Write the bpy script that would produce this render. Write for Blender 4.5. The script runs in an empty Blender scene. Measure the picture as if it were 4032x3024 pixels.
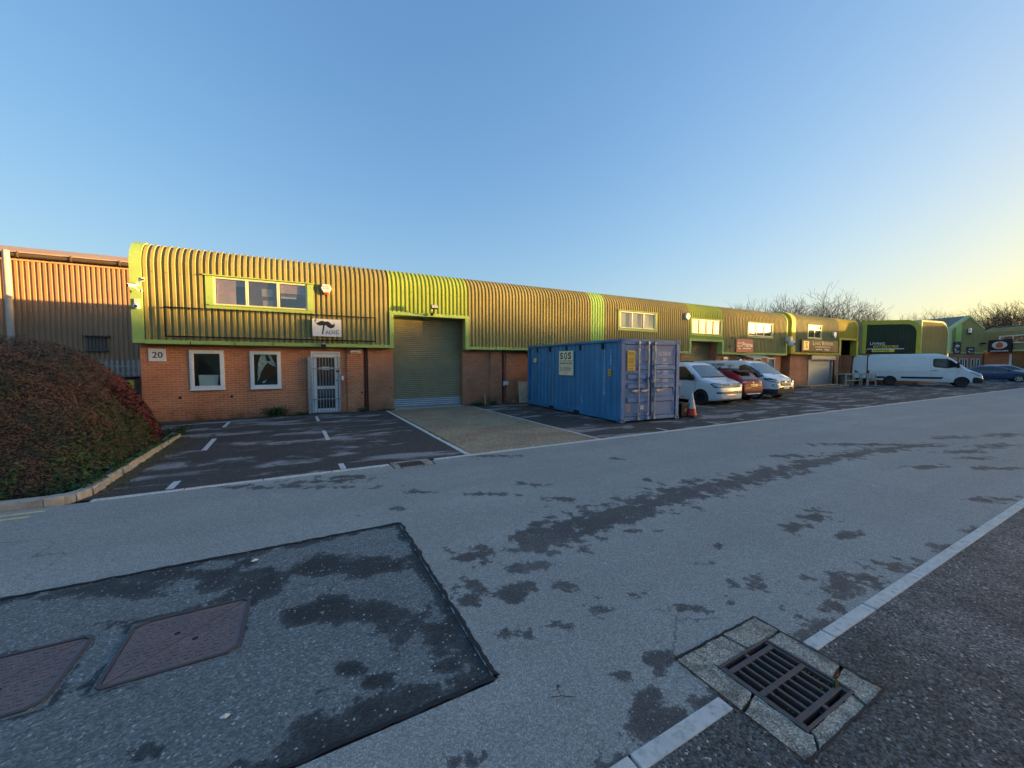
import bpy, bmesh, math, random
from mathutils import Vector, Matrix, noise as mnoise
from mathutils.bvhtree import BVHTree
R = math.radians
sc = bpy.context.scene
col = sc.collection

# ------------------------------------------------------------------ helpers
def tag(o, label=None, cat=None, group=None, kind=None):
    if label: o['label'] = label
    if cat: o['category'] = cat
    if group: o['group'] = group
    if kind: o['kind'] = kind
    return o

def empty(name, loc=(0, 0, 0), rz=0.0, label=None, cat=None, group=None):
    o = bpy.data.objects.new(name, None); col.objects.link(o)
    o.empty_display_size = 0.2
    o.location = loc; o.rotation_euler = (0, 0, rz)
    return tag(o, label, cat, group)

class MB:
    def __init__(s): s.v = []; s.f = []; s.m = []
    def face(s, pts, m=0):
        n = len(s.v); s.v += [tuple(p) for p in pts]; s.f.append(tuple(range(n, n + len(pts)))); s.m.append(m); return s
    def box(s, x0, x1, y0, y1, z0, z1, m=0, M=None):
        n = len(s.v)
        P = [(x0, y0, z0), (x1, y0, z0), (x1, y1, z0), (x0, y1, z0), (x0, y0, z1), (x1, y0, z1), (x1, y1, z1), (x0, y1, z1)]
        if M is not None: P = [tuple(M @ Vector(p)) for p in P]
        s.v += P
        for q in ((0, 3, 2, 1), (4, 5, 6, 7), (0, 1, 5, 4), (1, 2, 6, 5), (2, 3, 7, 6), (3, 0, 4, 7)):
            s.f.append(tuple(n + i for i in q)); s.m.append(m)
        return s
    def prism(s, poly, plane, a, b, m=0, M=None):
        # poly in 2D; plane 'xy','xz','yz' ; extruded from a to b on the remaining axis
        def p3(p, t):
            if plane == 'xy': q = (p[0], p[1], t)
            elif plane == 'xz': q = (p[0], t, p[1])
            else: q = (t, p[0], p[1])
            return tuple(M @ Vector(q)) if M is not None else q
        n = len(s.v); k = len(poly)
        s.v += [p3(p, a) for p in poly] + [p3(p, b) for p in poly]
        s.f.append(tuple(n + i for i in range(k))[::-1]); s.m.append(m)
        s.f.append(tuple(n + k + i for i in range(k))); s.m.append(m)
        for i in range(k):
            j = (i + 1) % k
            s.f.append((n + i, n + j, n + k + j, n + k + i)); s.m.append(m)
        return s
    def tube(s, pts, rs, n=6, m=0, caps=True):
        pts = [Vector(p) for p in pts]
        if not hasattr(rs, '__len__'): rs = [rs] * len(pts)
        base = len(s.v); up = None
        for i, p in enumerate(pts):
            d = (pts[min(i + 1, len(pts) - 1)] - pts[max(i - 1, 0)])
            if d.length < 1e-9: d = Vector((0, 0, 1))
            d.normalize()
            if up is None:
                up = d.orthogonal().normalized()
            else:
                up = (up - d * up.dot(d))
                up = up.normalized() if up.length > 1e-6 else d.orthogonal().normalized()
            w = d.cross(up)
            for k in range(n):
                a = 2 * math.pi * k / n
                s.v.append(tuple(p + (up * math.cos(a) + w * math.sin(a)) * rs[i]))
        for i in range(len(pts) - 1):
            for k in range(n):
                a = base + i * n + k; b = base + i * n + (k + 1) % n
                s.f.append((a, b, b + n, a + n)); s.m.append(m)
        if caps:
            s.f.append(tuple(base + k for k in range(n))[::-1]); s.m.append(m)
            e = base + (len(pts) - 1) * n
            s.f.append(tuple(e + k for k in range(n))); s.m.append(m)
        return s
    def lathe(s, prof, c, axis='z', n=20, m=0, ms=None):
        # prof: (radius, height) list
        base = len(s.v)
        for (r, h) in prof:
            for k in range(n):
                a = 2 * math.pi * k / n
                u, w = r * math.cos(a), r * math.sin(a)
                if axis == 'z': s.v.append((c[0] + u, c[1] + w, c[2] + h))
                elif axis == 'x': s.v.append((c[0] + h, c[1] + u, c[2] + w))
                else: s.v.append((c[0] + u, c[1] + h, c[2] - w))
        for i in range(len(prof) - 1):
            for k in range(n):
                a = base + i * n + k; b = base + i * n + (k + 1) % n
                s.f.append((a, b, b + n, a + n)); s.m.append(ms[i] if ms else m)
        return s
    def grid(s, P, m=0, flip=False):
        base = len(s.v); nr = len(P); nc = len(P[0])
        for r in P: s.v += [tuple(p) for p in r]
        for i in range(nr - 1):
            for j in range(nc - 1):
                a = base + i * nc + j
                q = (a, a + 1, a + nc + 1, a + nc)
                s.f.append(q[::-1] if flip else q); s.m.append(m)
        return s
    def build(s, name, mats, parent=None, smooth=False, bevel=0, angle=None, recalc=True):
        me = bpy.data.meshes.new(name)
        me.from_pydata(s.v, [], s.f)
        if not isinstance(mats, (list, tuple)): mats = [mats]
        for q in mats: me.materials.append(q)
        if len(mats) > 1: me.polygons.foreach_set('material_index', s.m)
        if recalc:
            bm = bmesh.new(); bm.from_mesh(me)
            bmesh.ops.recalc_face_normals(bm, faces=bm.faces); bm.to_mesh(me); bm.free()
        if smooth:
            me.polygons.foreach_set('use_smooth', [True] * len(me.polygons))
            if angle: me.set_sharp_from_angle(angle=R(angle))
        me.update()
        o = bpy.data.objects.new(name, me); col.objects.link(o)
        if parent is not None: o.parent = parent
        if bevel:
            md = o.modifiers.new('bevel', 'BEVEL'); md.width = bevel; md.segments = 2; md.limit_method = 'ANGLE'
        return o

def BX(name, mat, parent, *b, bevel=0):
    return MB().box(*b).build(name, mat, parent, bevel=bevel)

TXT = {}
def text_verts(s, shear=0.0, bold=0.0, spacing=1.0):
    key = (s, shear, bold, spacing)
    if key in TXT: return TXT[key]
    cu = bpy.data.curves.new('lettering', 'FONT'); cu.body = s; cu.shear = shear; cu.offset = bold; cu.space_character = spacing
    cu.resolution_u = 3
    ob = bpy.data.objects.new('lettering', cu)
    me = bpy.data.meshes.new_from_object(ob)
    vs = [tuple(v.co) for v in me.vertices]; fs = [tuple(p.vertices) for p in me.polygons]
    bpy.data.objects.remove(ob); bpy.data.curves.remove(cu); bpy.data.meshes.remove(me)
    x0 = min(v[0] for v in vs); x1 = max(v[0] for v in vs); y0 = min(v[1] for v in vs); y1 = max(v[1] for v in vs)
    vs = [((v[0] - x0) / (x1 - x0), (v[1] - y0) / (y1 - y0)) for v in vs]
    TXT[key] = (vs, fs); return TXT[key]

def add_text(mb, s, M, w, h, m=0, shear=0.0, bold=0.0, spacing=1.0, at=(0, 0)):
    vs, fs = text_verts(s, shear, bold, spacing)
    n = len(mb.v)
    mb.v += [tuple(M @ Vector((at[0] + v[0] * w, at[1] + v[1] * h, 0))) for v in vs]
    for f in fs: mb.f.append(tuple(n + i for i in f)); mb.m.append(m)
def add_bars(mb, M, w, h, rows, m=0, seed=0, at=(0, 0), fill=.55):
    """rows of tiny unreadable print"""
    rnd = random.Random(seed)
    for i in range(rows):
        z = at[1] + h * (1 - (i + .5) / rows); x = at[0] + rnd.uniform(0, .05) * w; e = at[0] + w * rnd.uniform(.8, 1)
        while x < e:
            l = rnd.uniform(.03, .1) * w
            q = [(x, z - h / rows * fill / 2), (min(x + l, e), z - h / rows * fill / 2), (min(x + l, e), z + h / rows * fill / 2), (x, z + h / rows * fill / 2)]
            mb.face([tuple(M @ Vector((a, b, 0))) for a, b in q], m); x += l + rnd.uniform(.012, .03) * w
def add_poly(mb, M, pts, m=0, z=0.0):
    mb.face([tuple(M @ Vector((p[0], p[1], z))) for p in pts], m)
def ell(cx, cy, rx, ry, n=20, a0=0, a1=360):
    return [(cx + rx * math.cos(R(a0 + (a1 - a0) * i / n)), cy + ry * math.sin(R(a0 + (a1 - a0) * i / n))) for i in range(n if a1 - a0 == 360 else n + 1)]
def add_ring(mb, M, cx, cy, rx, ry, t, m=0, n=24, a0=0, a1=360):
    for i in range(n):
        a = R(a0 + (a1 - a0) * i / n); b = R(a0 + (a1 - a0) * (i + 1) / n)
        add_poly(mb, M, [(cx + rx * math.cos(a), cy + ry * math.sin(a)), (cx + rx * math.cos(b), cy + ry * math.sin(b)), (cx + (rx - t) * math.cos(b), cy + (ry - t) * math.sin(b)), (cx + (rx - t) * math.cos(a), cy + (ry - t) * math.sin(a))], m)
def add_stroke(mb, M, pts, t, m=0):
    """flat ribbon through 2D points; t a width or list"""
    ts = t if hasattr(t, '__len__') else [t] * len(pts)
    L = []; Rr = []
    for i, p in enumerate(pts):
        a = pts[max(i - 1, 0)]; b = pts[min(i + 1, len(pts) - 1)]
        dx, dy = b[0] - a[0], b[1] - a[1]; l = math.hypot(dx, dy) or 1
        nx, ny = -dy / l * ts[i] / 2, dx / l * ts[i] / 2
        L.append((p[0] + nx, p[1] + ny)); Rr.append((p[0] - nx, p[1] - ny))
    for i in range(len(pts) - 1):
        add_poly(mb, M, [L[i], L[i + 1], Rr[i + 1], Rr[i]], m)
def MF(x, y, z):   # faces -Y
    return Matrix(((1, 0, 0, x), (0, 0, -1, y), (0, 1, 0, z), (0, 0, 0, 1)))
def MX(x, y, z):   # faces -X (text runs towards -Y)
    return Matrix(((0, 0, -1, x), (-1, 0, 0, y), (0, 1, 0, z), (0, 0, 0, 1)))

# ------------------------------------------------------------------ materials
class NT:
    def __init__(s, name):
        s.mat = bpy.data.materials.new(name); s.mat.use_nodes = True
        s.t = s.mat.node_tree; s.b = s.t.nodes['Principled BSDF']; s.out = s.t.nodes['Material Output']
    def n(s, typ, **kw):
        q = s.t.nodes.new(typ)
        for k, v in kw.items(): setattr(q, k, v)
        return q
    def l(s, a, b): s.t.links.new(a, b)
    def coord(s, kind='Object'):
        return s.n('ShaderNodeTexCoord').outputs[kind]
    def mapping(s, v, scale=(1, 1, 1), loc=(0, 0, 0), rot=(0, 0, 0)):
        q = s.n('ShaderNodeMapping'); q.inputs['Scale'].default_value = scale; q.inputs['Location'].default_value = loc; q.inputs['Rotation'].default_value = rot
        s.l(v, q.inputs['Vector']); return q.outputs[0]
    def noise(s, v, scale, detail=4, rough=.6, dist=0):
        q = s.n('ShaderNodeTexNoise'); q.inputs['Scale'].default_value = scale; q.inputs['Detail'].default_value = detail; q.inputs['Roughness'].default_value = rough; q.inputs['Distortion'].default_value = dist
        s.l(v, q.inputs['Vector']); return q.outputs['Fac']
    def vor(s, v, scale, feature='F1', out='Distance'):
        q = s.n('ShaderNodeTexVoronoi'); q.feature = feature; q.inputs['Scale'].default_value = scale; s.l(v, q.inputs['Vector']); return q.outputs[out]
    def ramp(s, f, stops):
        q = s.n('ShaderNodeValToRGB'); r = q.color_ramp
        while len(r.elements) < len(stops): r.elements.new(.5)
        for e, (p, c) in zip(r.elements, stops):
            e.position = p; e.color = (c, c, c, 1) if not hasattr(c, '__len__') else (*c, 1)
        s.l(f, q.inputs['Fac']); return q.outputs['Color']
    def mix(s, f, a, b, mode='MIX'):
        q = s.n('ShaderNodeMix'); q.data_type = 'RGBA'; q.blend_type = mode
        for v, i in ((f, 0), (a, 6), (b, 7)):
            if hasattr(v, 'is_linked') or hasattr(v, 'links'): s.l(v, q.inputs[i])
            elif i == 0: q.inputs[0].default_value = v
            else: q.inputs[i].default_value = (*v, 1) if len(v) == 3 else v
        return q.outputs[2]
    def math(s, op, a, b=0.0, clamp=False):
        q = s.n('ShaderNodeMath'); q.operation = op; q.use_clamp = clamp
        for v, i in ((a, 0), (b, 1)):
            if isinstance(v, (int, float)): q.inputs[i].default_value = v
            else: s.l(v, q.inputs[i])
        return q.outputs[0]
    def bump(s, h, strength=.3, dist=.01):
        q = s.n('ShaderNodeBump'); q.inputs['Strength'].default_value = strength; q.inputs['Distance'].default_value = dist
        s.l(h, q.inputs['Height']); s.l(q.outputs[0], s.b.inputs['Normal'])
    def base(s, c):
        if hasattr(c, 'links'): s.l(c, s.b.inputs['Base Color'])
        else: s.b.inputs['Base Color'].default_value = (*c, 1)
    def rough(s, r):
        if hasattr(r, 'links'): s.l(r, s.b.inputs['Roughness'])
        else: s.b.inputs['Roughness'].default_value = r

def mul(c, k): return tuple(x * k for x in c)
def simple(name, c, rough=.6, metal=0.0, var=.18, scale=3.0, spec=.5, dirt=None, bump=0, bscale=60, coat=0):
    """worn paint or plastic: soft colour variation, optional blotchy dirt, fine bump"""
    t = NT(name); co = t.coord()
    f = t.noise(co, scale, 5, .65)
    c2 = t.mix(t.ramp(f, [(.3, 0.0), (.7, 1.0)]), mul(c, 1 - var), mul(c, 1 + var * .6))
    if dirt:
        g = t.noise(co, scale * 2.7, 8, .75)
        c2 = t.mix(t.ramp(g, [(.5, 0.0), (.72, dirt[3])]), c2, dirt[:3])
    t.base(c2)
    t.rough(t.math('ADD', t.math('MULTIPLY', f, .25), rough - .12))
    t.b.inputs['Metallic'].default_value = metal
    t.b.inputs['Specular IOR Level'].default_value = spec
    if coat: t.b.inputs['Coat Weight'].default_value = coat; t.b.inputs['Coat Roughness'].default_value = .08
    if bump: t.bump(t.noise(co, bscale, 3, .6), bump, .005)
    return t.mat

M = {}
# cladding: olive profiled steel, chalky, with vertical dirt streaks
def cladding_mat(name, c, streak=(.05, .05, .035), amt=.5, spec=.12):
    t = NT(name); co = t.coord()
    v = t.mapping(co, (9, 9, .6)); f = t.noise(v, 1.0, 6, .7)
    g = t.noise(co, .5, 3, .5); h = t.noise(co, 14, 5, .7)
    c2 = t.mix(t.ramp(g, [(.3, 0.0), (.7, 1.0)]), mul(c, .86), mul(c, 1.1))
    c2 = t.mix(t.ramp(f, [(.5, 0.0), (.75, amt)]), c2, streak)
    c2 = t.mix(t.ramp(h, [(.62, 0.0), (.8, .35)]), c2, mul(streak, .7))
    t.base(c2); t.rough(t.math('ADD', t.math('MULTIPLY', h, .2), .62)); t.b.inputs['Specular IOR Level'].default_value = spec
    t.bump(h, .15, .004)
    return t.mat
M['olive'] = cladding_mat('olive_cladding', (.335, .30, .125), amt=.42)
M['lime'] = cladding_mat('lime_cladding', (.36, .46, .09), (.16, .2, .06), .4)
M['lime2'] = cladding_mat('pale_lime_cladding', (.40, .60, .17), (.2, .28, .1), .3)
M['green'] = cladding_mat('green_cladding', (.22, .235, .12), amt=.45)
M['darkgreen'] = cladding_mat('dark_green_cladding', (.055, .07, .04), (.03, .035, .02), .5)
M['mustard'] = cladding_mat('mustard_cladding', (.44, .37, .06), (.2, .15, .03), .55)
M['trim_lime'] = simple('lime_trim', (.33, .50, .15), .65, spec=.2, var=.12, scale=1.2, dirt=(.2, .26, .1, .35))
M['trim_yellow'] = simple('yellow_trim', (.56, .48, .06), .65, spec=.2, var=.15, scale=1.5, dirt=(.3, .22, .05, .5))
M['trim_pale'] = simple('pale_green_trim', (.5, .62, .3), .65, spec=.2, var=.12, scale=1.5, dirt=(.25, .28, .15, .4))
M['brown_clad'] = cladding_mat('brown_cladding', (.38, .24, .15), (.1, .075, .06), .35)
M['roof'] = simple('roof_sheet', (.24, .22, .17), .7, var=.2, scale=.7, dirt=(.1, .1, .07, .5))
M['roof_lit'] = simple('warehouse_roof', (.50, .36, .24), .7, var=.15, scale=.5)
M['white'] = simple('white_upvc', (.78, .79, .80), .35, var=.04, scale=4, dirt=(.5, .5, .46, .25))
M['cream'] = simple('cream_plastic', (.74, .68, .52), .4, var=.06)
M['black'] = simple('black_metal', (.014, .014, .016), .62, var=.3, spec=.2)
M['rubber'] = simple('black_rubber', (.022, .022, .024), .75, var=.3, scale=12)
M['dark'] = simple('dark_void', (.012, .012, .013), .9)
M['grey'] = simple('grey_metal', (.36, .37, .38), .45, .4, var=.2, scale=6, dirt=(.2, .17, .13, .4))
M['galv'] = simple('galvanised_steel', (.42, .45, .48), .4, .55, var=.2, scale=8, dirt=(.25, .24, .22, .35))
M['silver'] = simple('silver_slat', (.36, .40, .42), .35, .5, var=.15, scale=5)
M['maroon'] = simple('maroon_pipe', (.12, .035, .035), .45, var=.2, scale=3)
M['ink'] = simple('black_lettering', (.015, .015, .017), .5, var=0)
M['wood'] = simple('pale_timber', (.50, .38, .22), .75, var=.25, scale=4, dirt=(.25, .18, .1, .5))
M['ply'] = simple('weathered_board', (.50, .46, .36), .8, var=.2, scale=3, dirt=(.3, .27, .2, .5))
M['bark'] = simple('bare_bark', (.115, .085, .06), .9, var=.25, scale=3)
M['concrete'] = simple('gully_concrete', (.34, .335, .29), .85, var=.32, scale=17, dirt=(.13, .13, .10, .85), bump=.9, bscale=130)
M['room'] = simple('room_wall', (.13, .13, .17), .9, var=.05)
M['blind'] = simple('blind_slat', (.62, .46, .42), .6, var=.05)
M['paper'] = simple('white_paper', (.72, .73, .7), .8, var=.06, scale=6)
M['red'] = simple('red_plastic', (.62, .035, .02), .5, var=.12, scale=6)
M['amber'] = simple('yellow_label', (.72, .47, .07), .6, var=.1, scale=10, dirt=(.35, .25, .1, .4))
M['cream_sign'] = simple('cream_sign', (.82, .78, .55), .6, var=.06, scale=8, dirt=(.5, .45, .3, .3))
M['yellow'] = simple('yellow_sign', (.75, .6, .04), .5, var=.05)
M['plate_y'] = simple('yellow_plate', (.85, .55, .25), .4, var=.05)

def brick_mat(name, c1, c2, mortar, dark=.0):
    t = NT(name); co = t.coord()
    sx = t.n('ShaderNodeSeparateXYZ'); t.l(co, sx.inputs[0])
    cb = t.n('ShaderNodeCombineXYZ'); t.l(t.math('ADD', sx.outputs[0], sx.outputs[1]), cb.inputs[0]); t.l(sx.outputs[2], cb.inputs[1])
    b = t.n('ShaderNodeTexBrick'); t.l(cb.outputs[0], b.inputs['Vector'])
    b.inputs['Scale'].default_value = 1; b.inputs['Brick Width'].default_value = .205; b.inputs['Row Height'].default_value = .071
    b.inputs['Mortar Size'].default_value = .0065; b.inputs['Mortar Smooth'].default_value = .3; b.inputs['Bias'].default_value = -.1
    b.inputs['Color1'].default_value = (*c1, 1); b.inputs['Color2'].default_value = (*c2, 1); b.inputs['Mortar'].default_value = (*mortar, 1)
    n1 = t.noise(co, 1.1, 5, .6); n2 = t.noise(co, 26, 6, .75); n3 = t.noise(co, 3.1, 7, .7)
    c = t.mix(t.ramp(n1, [(.35, 0.0), (.7, 1.0)]), b.outputs['Color'], t.mix(1.0, b.outputs['Color'], (.74, .66, .62), 'MULTIPLY'))
    c = t.mix(t.ramp(n2, [(.55, 0.0), (.8, .45)]), c, mul(c1, .45))
    c = t.mix(t.ramp(n3, [(.56, 0.0), (.75, .3 + dark)]), c, mul(c2, .3))
    # damp, mossy foot of the wall
    foot = t.math('SUBTRACT', 1.0, t.math('MULTIPLY', sx.outputs[2], 2.2), True)
    c = t.mix(t.math('MULTIPLY', foot, t.ramp(n3, [(.35, 0.0), (.62, .75)])), c, (.055, .045, .025))
    t.base(c); t.rough(.85)
    t.bump(t.math('SUBTRACT', t.math('MULTIPLY', n2, .5), b.outputs['Fac']), .6, .008)
    return t.mat
M['brick'] = brick_mat('orange_brick', (.56, .205, .095), (.66, .27, .125), (.68, .43, .27))
M['brick_dark'] = brick_mat('worn_brick', (.50, .215, .115), (.58, .26, .14), (.38, .23, .15), .2)

def glass_mat(name, tint=(.55, .62, .62), refl=.35, fac=None):
    m = bpy.data.materials.new(name); m.use_nodes = True; t = m.node_tree; t.nodes.clear()
    o = t.nodes.new('ShaderNodeOutputMaterial'); a = t.nodes.new('ShaderNodeBsdfTransparent'); g = t.nodes.new('ShaderNodeBsdfGlossy'); x = t.nodes.new('ShaderNodeMixShader')
    fr0 = t.nodes.new('ShaderNodeLayerWeight'); fr0.inputs[0].default_value = .5
    fr = t.nodes.new('ShaderNodeMath'); fr.operation = 'POWER'; fr.inputs[1].default_value = 4.5; t.links.new(fr0.outputs['Facing'], fr.inputs[0])
    ma = t.nodes.new('ShaderNodeMath'); ma.operation = 'MULTIPLY_ADD'; ma.inputs[1].default_value = .9; ma.inputs[2].default_value = .04 + refl * .25; ma.use_clamp = True
    t.links.new(fr.outputs[0], ma.inputs[0])
    nz = t.nodes.new('ShaderNodeTexNoise'); nz.inputs['Scale'].default_value = 1.3; nz.inputs['Detail'].default_value = 1
    tc = t.nodes.new('ShaderNodeTexCoord'); t.links.new(tc.outputs['Object'], nz.inputs['Vector'])
    bp = t.nodes.new('ShaderNodeBump'); bp.inputs['Strength'].default_value = .12; bp.inputs['Distance'].default_value = .02
    t.links.new(nz.outputs['Fac'], bp.inputs['Height']); t.links.new(bp.outputs[0], g.inputs['Normal'])
    a.inputs[0].default_value = (*tint, 1); g.inputs[0].default_value = (1, 1, 1, 1); g.inputs['Roughness'].default_value = .03
    t.links.new(ma.outputs[0], x.inputs[0]); t.links.new(a.outputs[0], x.inputs[1]); t.links.new(g.outputs[0], x.inputs[2]); t.links.new(x.outputs[0], o.inputs[0])
    return m
M['glass'] = glass_mat('window_glass', (.86, .88, .90), .22)
M['mirror_glass'] = glass_mat('reflective_glass', (.35, .38, .36), 1.0)
M['car_glass'] = simple('car_glass', (.02, .028, .03), .08, var=.1, spec=.9)
M['screen_glass'] = simple('windscreen_glass', (.06, .10, .12), .06, var=.25, scale=1.6, spec=1.0)
def paint(name, c, rough=.3, spec=.5):
    t = NT(name); co = t.coord(); f = t.noise(co, 2.2, 6, .7); g = t.noise(co, 30, 4, .7)
    t.base(t.mix(t.ramp(f, [(.35, 0.0), (.75, .5)]), c, mul(c, .82)))
    t.rough(t.math('ADD', t.math('MULTIPLY', g, .2), rough - .08)); t.b.inputs['Coat Weight'].default_value = .6; t.b.inputs['Coat Roughness'].default_value = .06
    t.b.inputs['Specular IOR Level'].default_value = spec
    return t.mat
M['van_white'] = paint('white_van_paint', (.70, .74, .76))
M['red_paint'] = paint('red_car_paint', (.26, .006, .016), .5, .15)
M['red_paint'].node_tree.nodes['Principled BSDF'].inputs['Coat Weight'].default_value = .12
M['blue_paint'] = paint('blue_car_paint', (.012, .045, .13))
M['silver_paint'] = paint('silver_car_paint', (.45, .48, .5))
M['lamp_glass'] = simple('headlamp_glass', (.42, .46, .48), .12, var=.35, scale=22, spec=.9)
M['tail_red'] = simple('tail_lamp', (.45, .01, .015), .2, var=.2)
M['chrome'] = simple('chrome', (.6, .62, .64), .15, .9, var=.1)
M['alloy'] = simple('alloy_rim', (.5, .52, .54), .25, .8, var=.1)
M['rim_dark'] = simple('dark_rim', (.03, .03, .034), .35, .4, var=.2)
M['bumper'] = simple('dark_bumper', (.03, .033, .038), .7, spec=.25, var=.2, scale=8)
# container paint: faded blue with streaks and scuffs
def container_mat(name, c):
    t = NT(name); co = t.coord()
    v = t.mapping(co, (7, 7, .45)); f = t.noise(v, 1.0, 8, .75); g = t.noise(co, 1.4, 5, .65); h = t.noise(co, 11, 8, .8)
    q = t.mix(t.ramp(g, [(.3, 0.0), (.7, 1.0)]), mul(c, .78), mul(c, 1.18))
    q = t.mix(t.ramp(f, [(.42, 0.0), (.7, .5)]), q, (.11, .17, .26))
    q = t.mix(t.ramp(f, [(.3, .45), (.45, 0.0)]), q, mul(c, .45))
    q = t.mix(t.ramp(h, [(.64, 0.0), (.74, .7)]), q, (.035, .05, .08))
    q = t.mix(t.ramp(t.noise(t.mapping(co, (3, 3, 3), (5, 2, 1)), 2.0, 9, .8), [(.68, 0.0), (.74, .8)]), q, (.17, .08, .04))
    t.base(q); t.rough(t.math('ADD', t.math('MULTIPLY', h, .35), .3)); t.bump(h, .2, .004)
    return t.mat
M['cblue'] = container_mat('container_side_blue', (.020, .19, .40))
M['cdoor'] = container_mat('container_door_blue', (.05, .185, .40))
M['crail'] = simple('container_rail', (.05, .08, .13), .6, var=.3, scale=5, dirt=(.12, .11, .09, .5))
def leaf_mat(name, stops, scale=.9):
    t = NT(name); co = t.coord()
    g = t.n('ShaderNodeNewGeometry'); rnd = g.outputs['Random Per Island']
    f = t.math('ADD', t.math('ADD', t.math('MULTIPLY', t.noise(co, scale, 4, .65), .6), t.math('MULTIPLY', t.noise(co, scale * 4.3, 3, .6), .42)), t.math('MULTIPLY', t.math('SUBTRACT', rnd, .5), .20))
    t.base(t.ramp(f, stops)); t.rough(.6); t.b.inputs['Specular IOR Level'].default_value = .25
    return t.mat
M['shrub'] = leaf_mat('shrub_leaves', [(.30, (.014, .028, .016)), (.42, (.035, .048, .026)), (.50, (.072, .060, .036)), (.58, (.115, .068, .045)), (.67, (.14, .045, .042)), (.77, (.10, .08, .045))], 1.1)
M['shrub_red'] = leaf_mat('red_leaves', [(.3, (.05, .025, .018)), (.5, (.13, .022, .028)), (.65, (.20, .035, .04)), (.8, (.09, .05, .03))], 2.0)
M['ivy'] = leaf_mat('ivy_leaves', [(.3, (.015, .04, .012)), (.55, (.03, .08, .02)), (.75, (.09, .12, .03))], 2.5)
M['weed'] = leaf_mat('weed_leaves', [(.3, (.02, .05, .012)), (.6, (.06, .09, .03)), (.8, (.1, .1, .05))], 6)
M['evergreen'] = leaf_mat('far_foliage', [(.3, (.035, .04, .02)), (.5, (.08, .065, .04)), (.75, (.14, .1, .07))], .5)
# ------------------------------------------------------------------ camera (solved from the vanishing points)
CAM_H = 1.72
PITCH = math.atan(45 / 841); YAW = R(28.457)
cd = bpy.data.cameras.new('camera'); cam = bpy.data.objects.new('camera', cd); col.objects.link(cam); sc.camera = cam
cd.sensor_width = 36; cd.lens = 841 / 2212 * 36; cd.clip_start = .05; cd.clip_end = 3000
cam.location = (0, 0, CAM_H); cam.rotation_euler = (R(90) - PITCH, 0, -YAW)
FWD = Vector((math.sin(YAW) * math.cos(PITCH), math.cos(YAW) * math.cos(PITCH), -math.sin(PITCH)))
RGT = Vector((math.cos(YAW), -math.sin(YAW), 0)); UPV = RGT.cross(FWD)
def to_photo(x, y, z=0.0):
    v = Vector((x, y, z - CAM_H)); d = v.dot(FWD)
    if d < .05: return (-9999, -9999)
    return (1106 + 841 * v.dot(RGT) / d, 829.5 - 841 * v.dot(UPV) / d)

# ------------------------------------------------------------------ light
SUN_AZ = 109.2; SUN_EL = 3.6
w = bpy.data.worlds.new('World'); sc.world = w; w.use_nodes = True
nt = w.node_tree; bg = nt.nodes['Background']
sky = nt.nodes.new('ShaderNodeTexSky'); sky.sky_type = 'NISHITA'; sky.sun_disc = False
sky.sun_elevation = R(SUN_EL); sky.sun_rotation = R(SUN_AZ); sky.altitude = 0; sky.air_density = 1.0; sky.dust_density = 1.2; sky.ozone_density = 2.2
# the phone compressed the glow by the sun: soft shoulder per channel, warmer where it is brightest
def wn_(op, a, b, clamp=False):
    q = nt.nodes.new('ShaderNodeMath'); q.operation = op; q.use_clamp = clamp
    for v, i in ((a, 0), (b, 1)):
        if isinstance(v, (int, float)): q.inputs[i].default_value = v
        else: nt.links.new(v, q.inputs[i])
    return q.outputs[0]
se = nt.nodes.new('ShaderNodeSeparateColor'); nt.links.new(sky.outputs[0], se.inputs[0]); cc = nt.nodes.new('ShaderNodeCombineColor')
K = .15 * 2 ** 1.6; chan = []
for i, (a_, b_) in enumerate(((1.13, .68), (1.50, 1.14), (2.15, 1.5))):
    c_ = wn_('MULTIPLY', se.outputs[i], K)
    chan.append(wn_('DIVIDE', wn_('MULTIPLY', c_, a_), wn_('ADD', wn_('MULTIPLY', c_, b_), 1.0)))
chan[2] = wn_('MULTIPLY', chan[2], wn_('SUBTRACT', 1.0, wn_('MULTIPLY', wn_('MULTIPLY', chan[0], chan[0]), .52)))
# close round the sun (beyond the right edge of the picture) extra glow is added to warm the ambient light
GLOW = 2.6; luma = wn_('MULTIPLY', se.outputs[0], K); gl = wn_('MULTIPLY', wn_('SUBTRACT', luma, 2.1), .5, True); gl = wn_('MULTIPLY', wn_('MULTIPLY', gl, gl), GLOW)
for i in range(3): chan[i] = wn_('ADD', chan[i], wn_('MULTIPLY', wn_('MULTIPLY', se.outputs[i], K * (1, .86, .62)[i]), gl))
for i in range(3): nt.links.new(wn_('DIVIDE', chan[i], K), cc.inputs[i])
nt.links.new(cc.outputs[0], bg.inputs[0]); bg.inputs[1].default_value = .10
sl = bpy.data.lights.new('sun', 'SUN'); sl.energy = 4.4; sl.angle = R(.3); sl.color = (1.0, .56, .16)
so = bpy.data.objects.new('sun', sl); col.objects.link(so)
sd = Vector((math.sin(R(SUN_AZ)) * math.cos(R(SUN_EL)), math.cos(R(SUN_AZ)) * math.cos(R(SUN_EL)), math.sin(R(SUN_EL))))
so.rotation_euler = (-sd).to_track_quat('-Z', 'Y').to_euler()
sc.view_settings.view_transform = 'Standard'; sc.view_settings.look = 'None'; sc.view_settings.exposure = 2.43; sc.view_settings.gamma = 1
sc.cycles.max_bounces = 6; sc.cycles.transparent_max_bounces = 8; sc.cycles.caustics_reflective = False; sc.cycles.caustics_refractive = False

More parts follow.
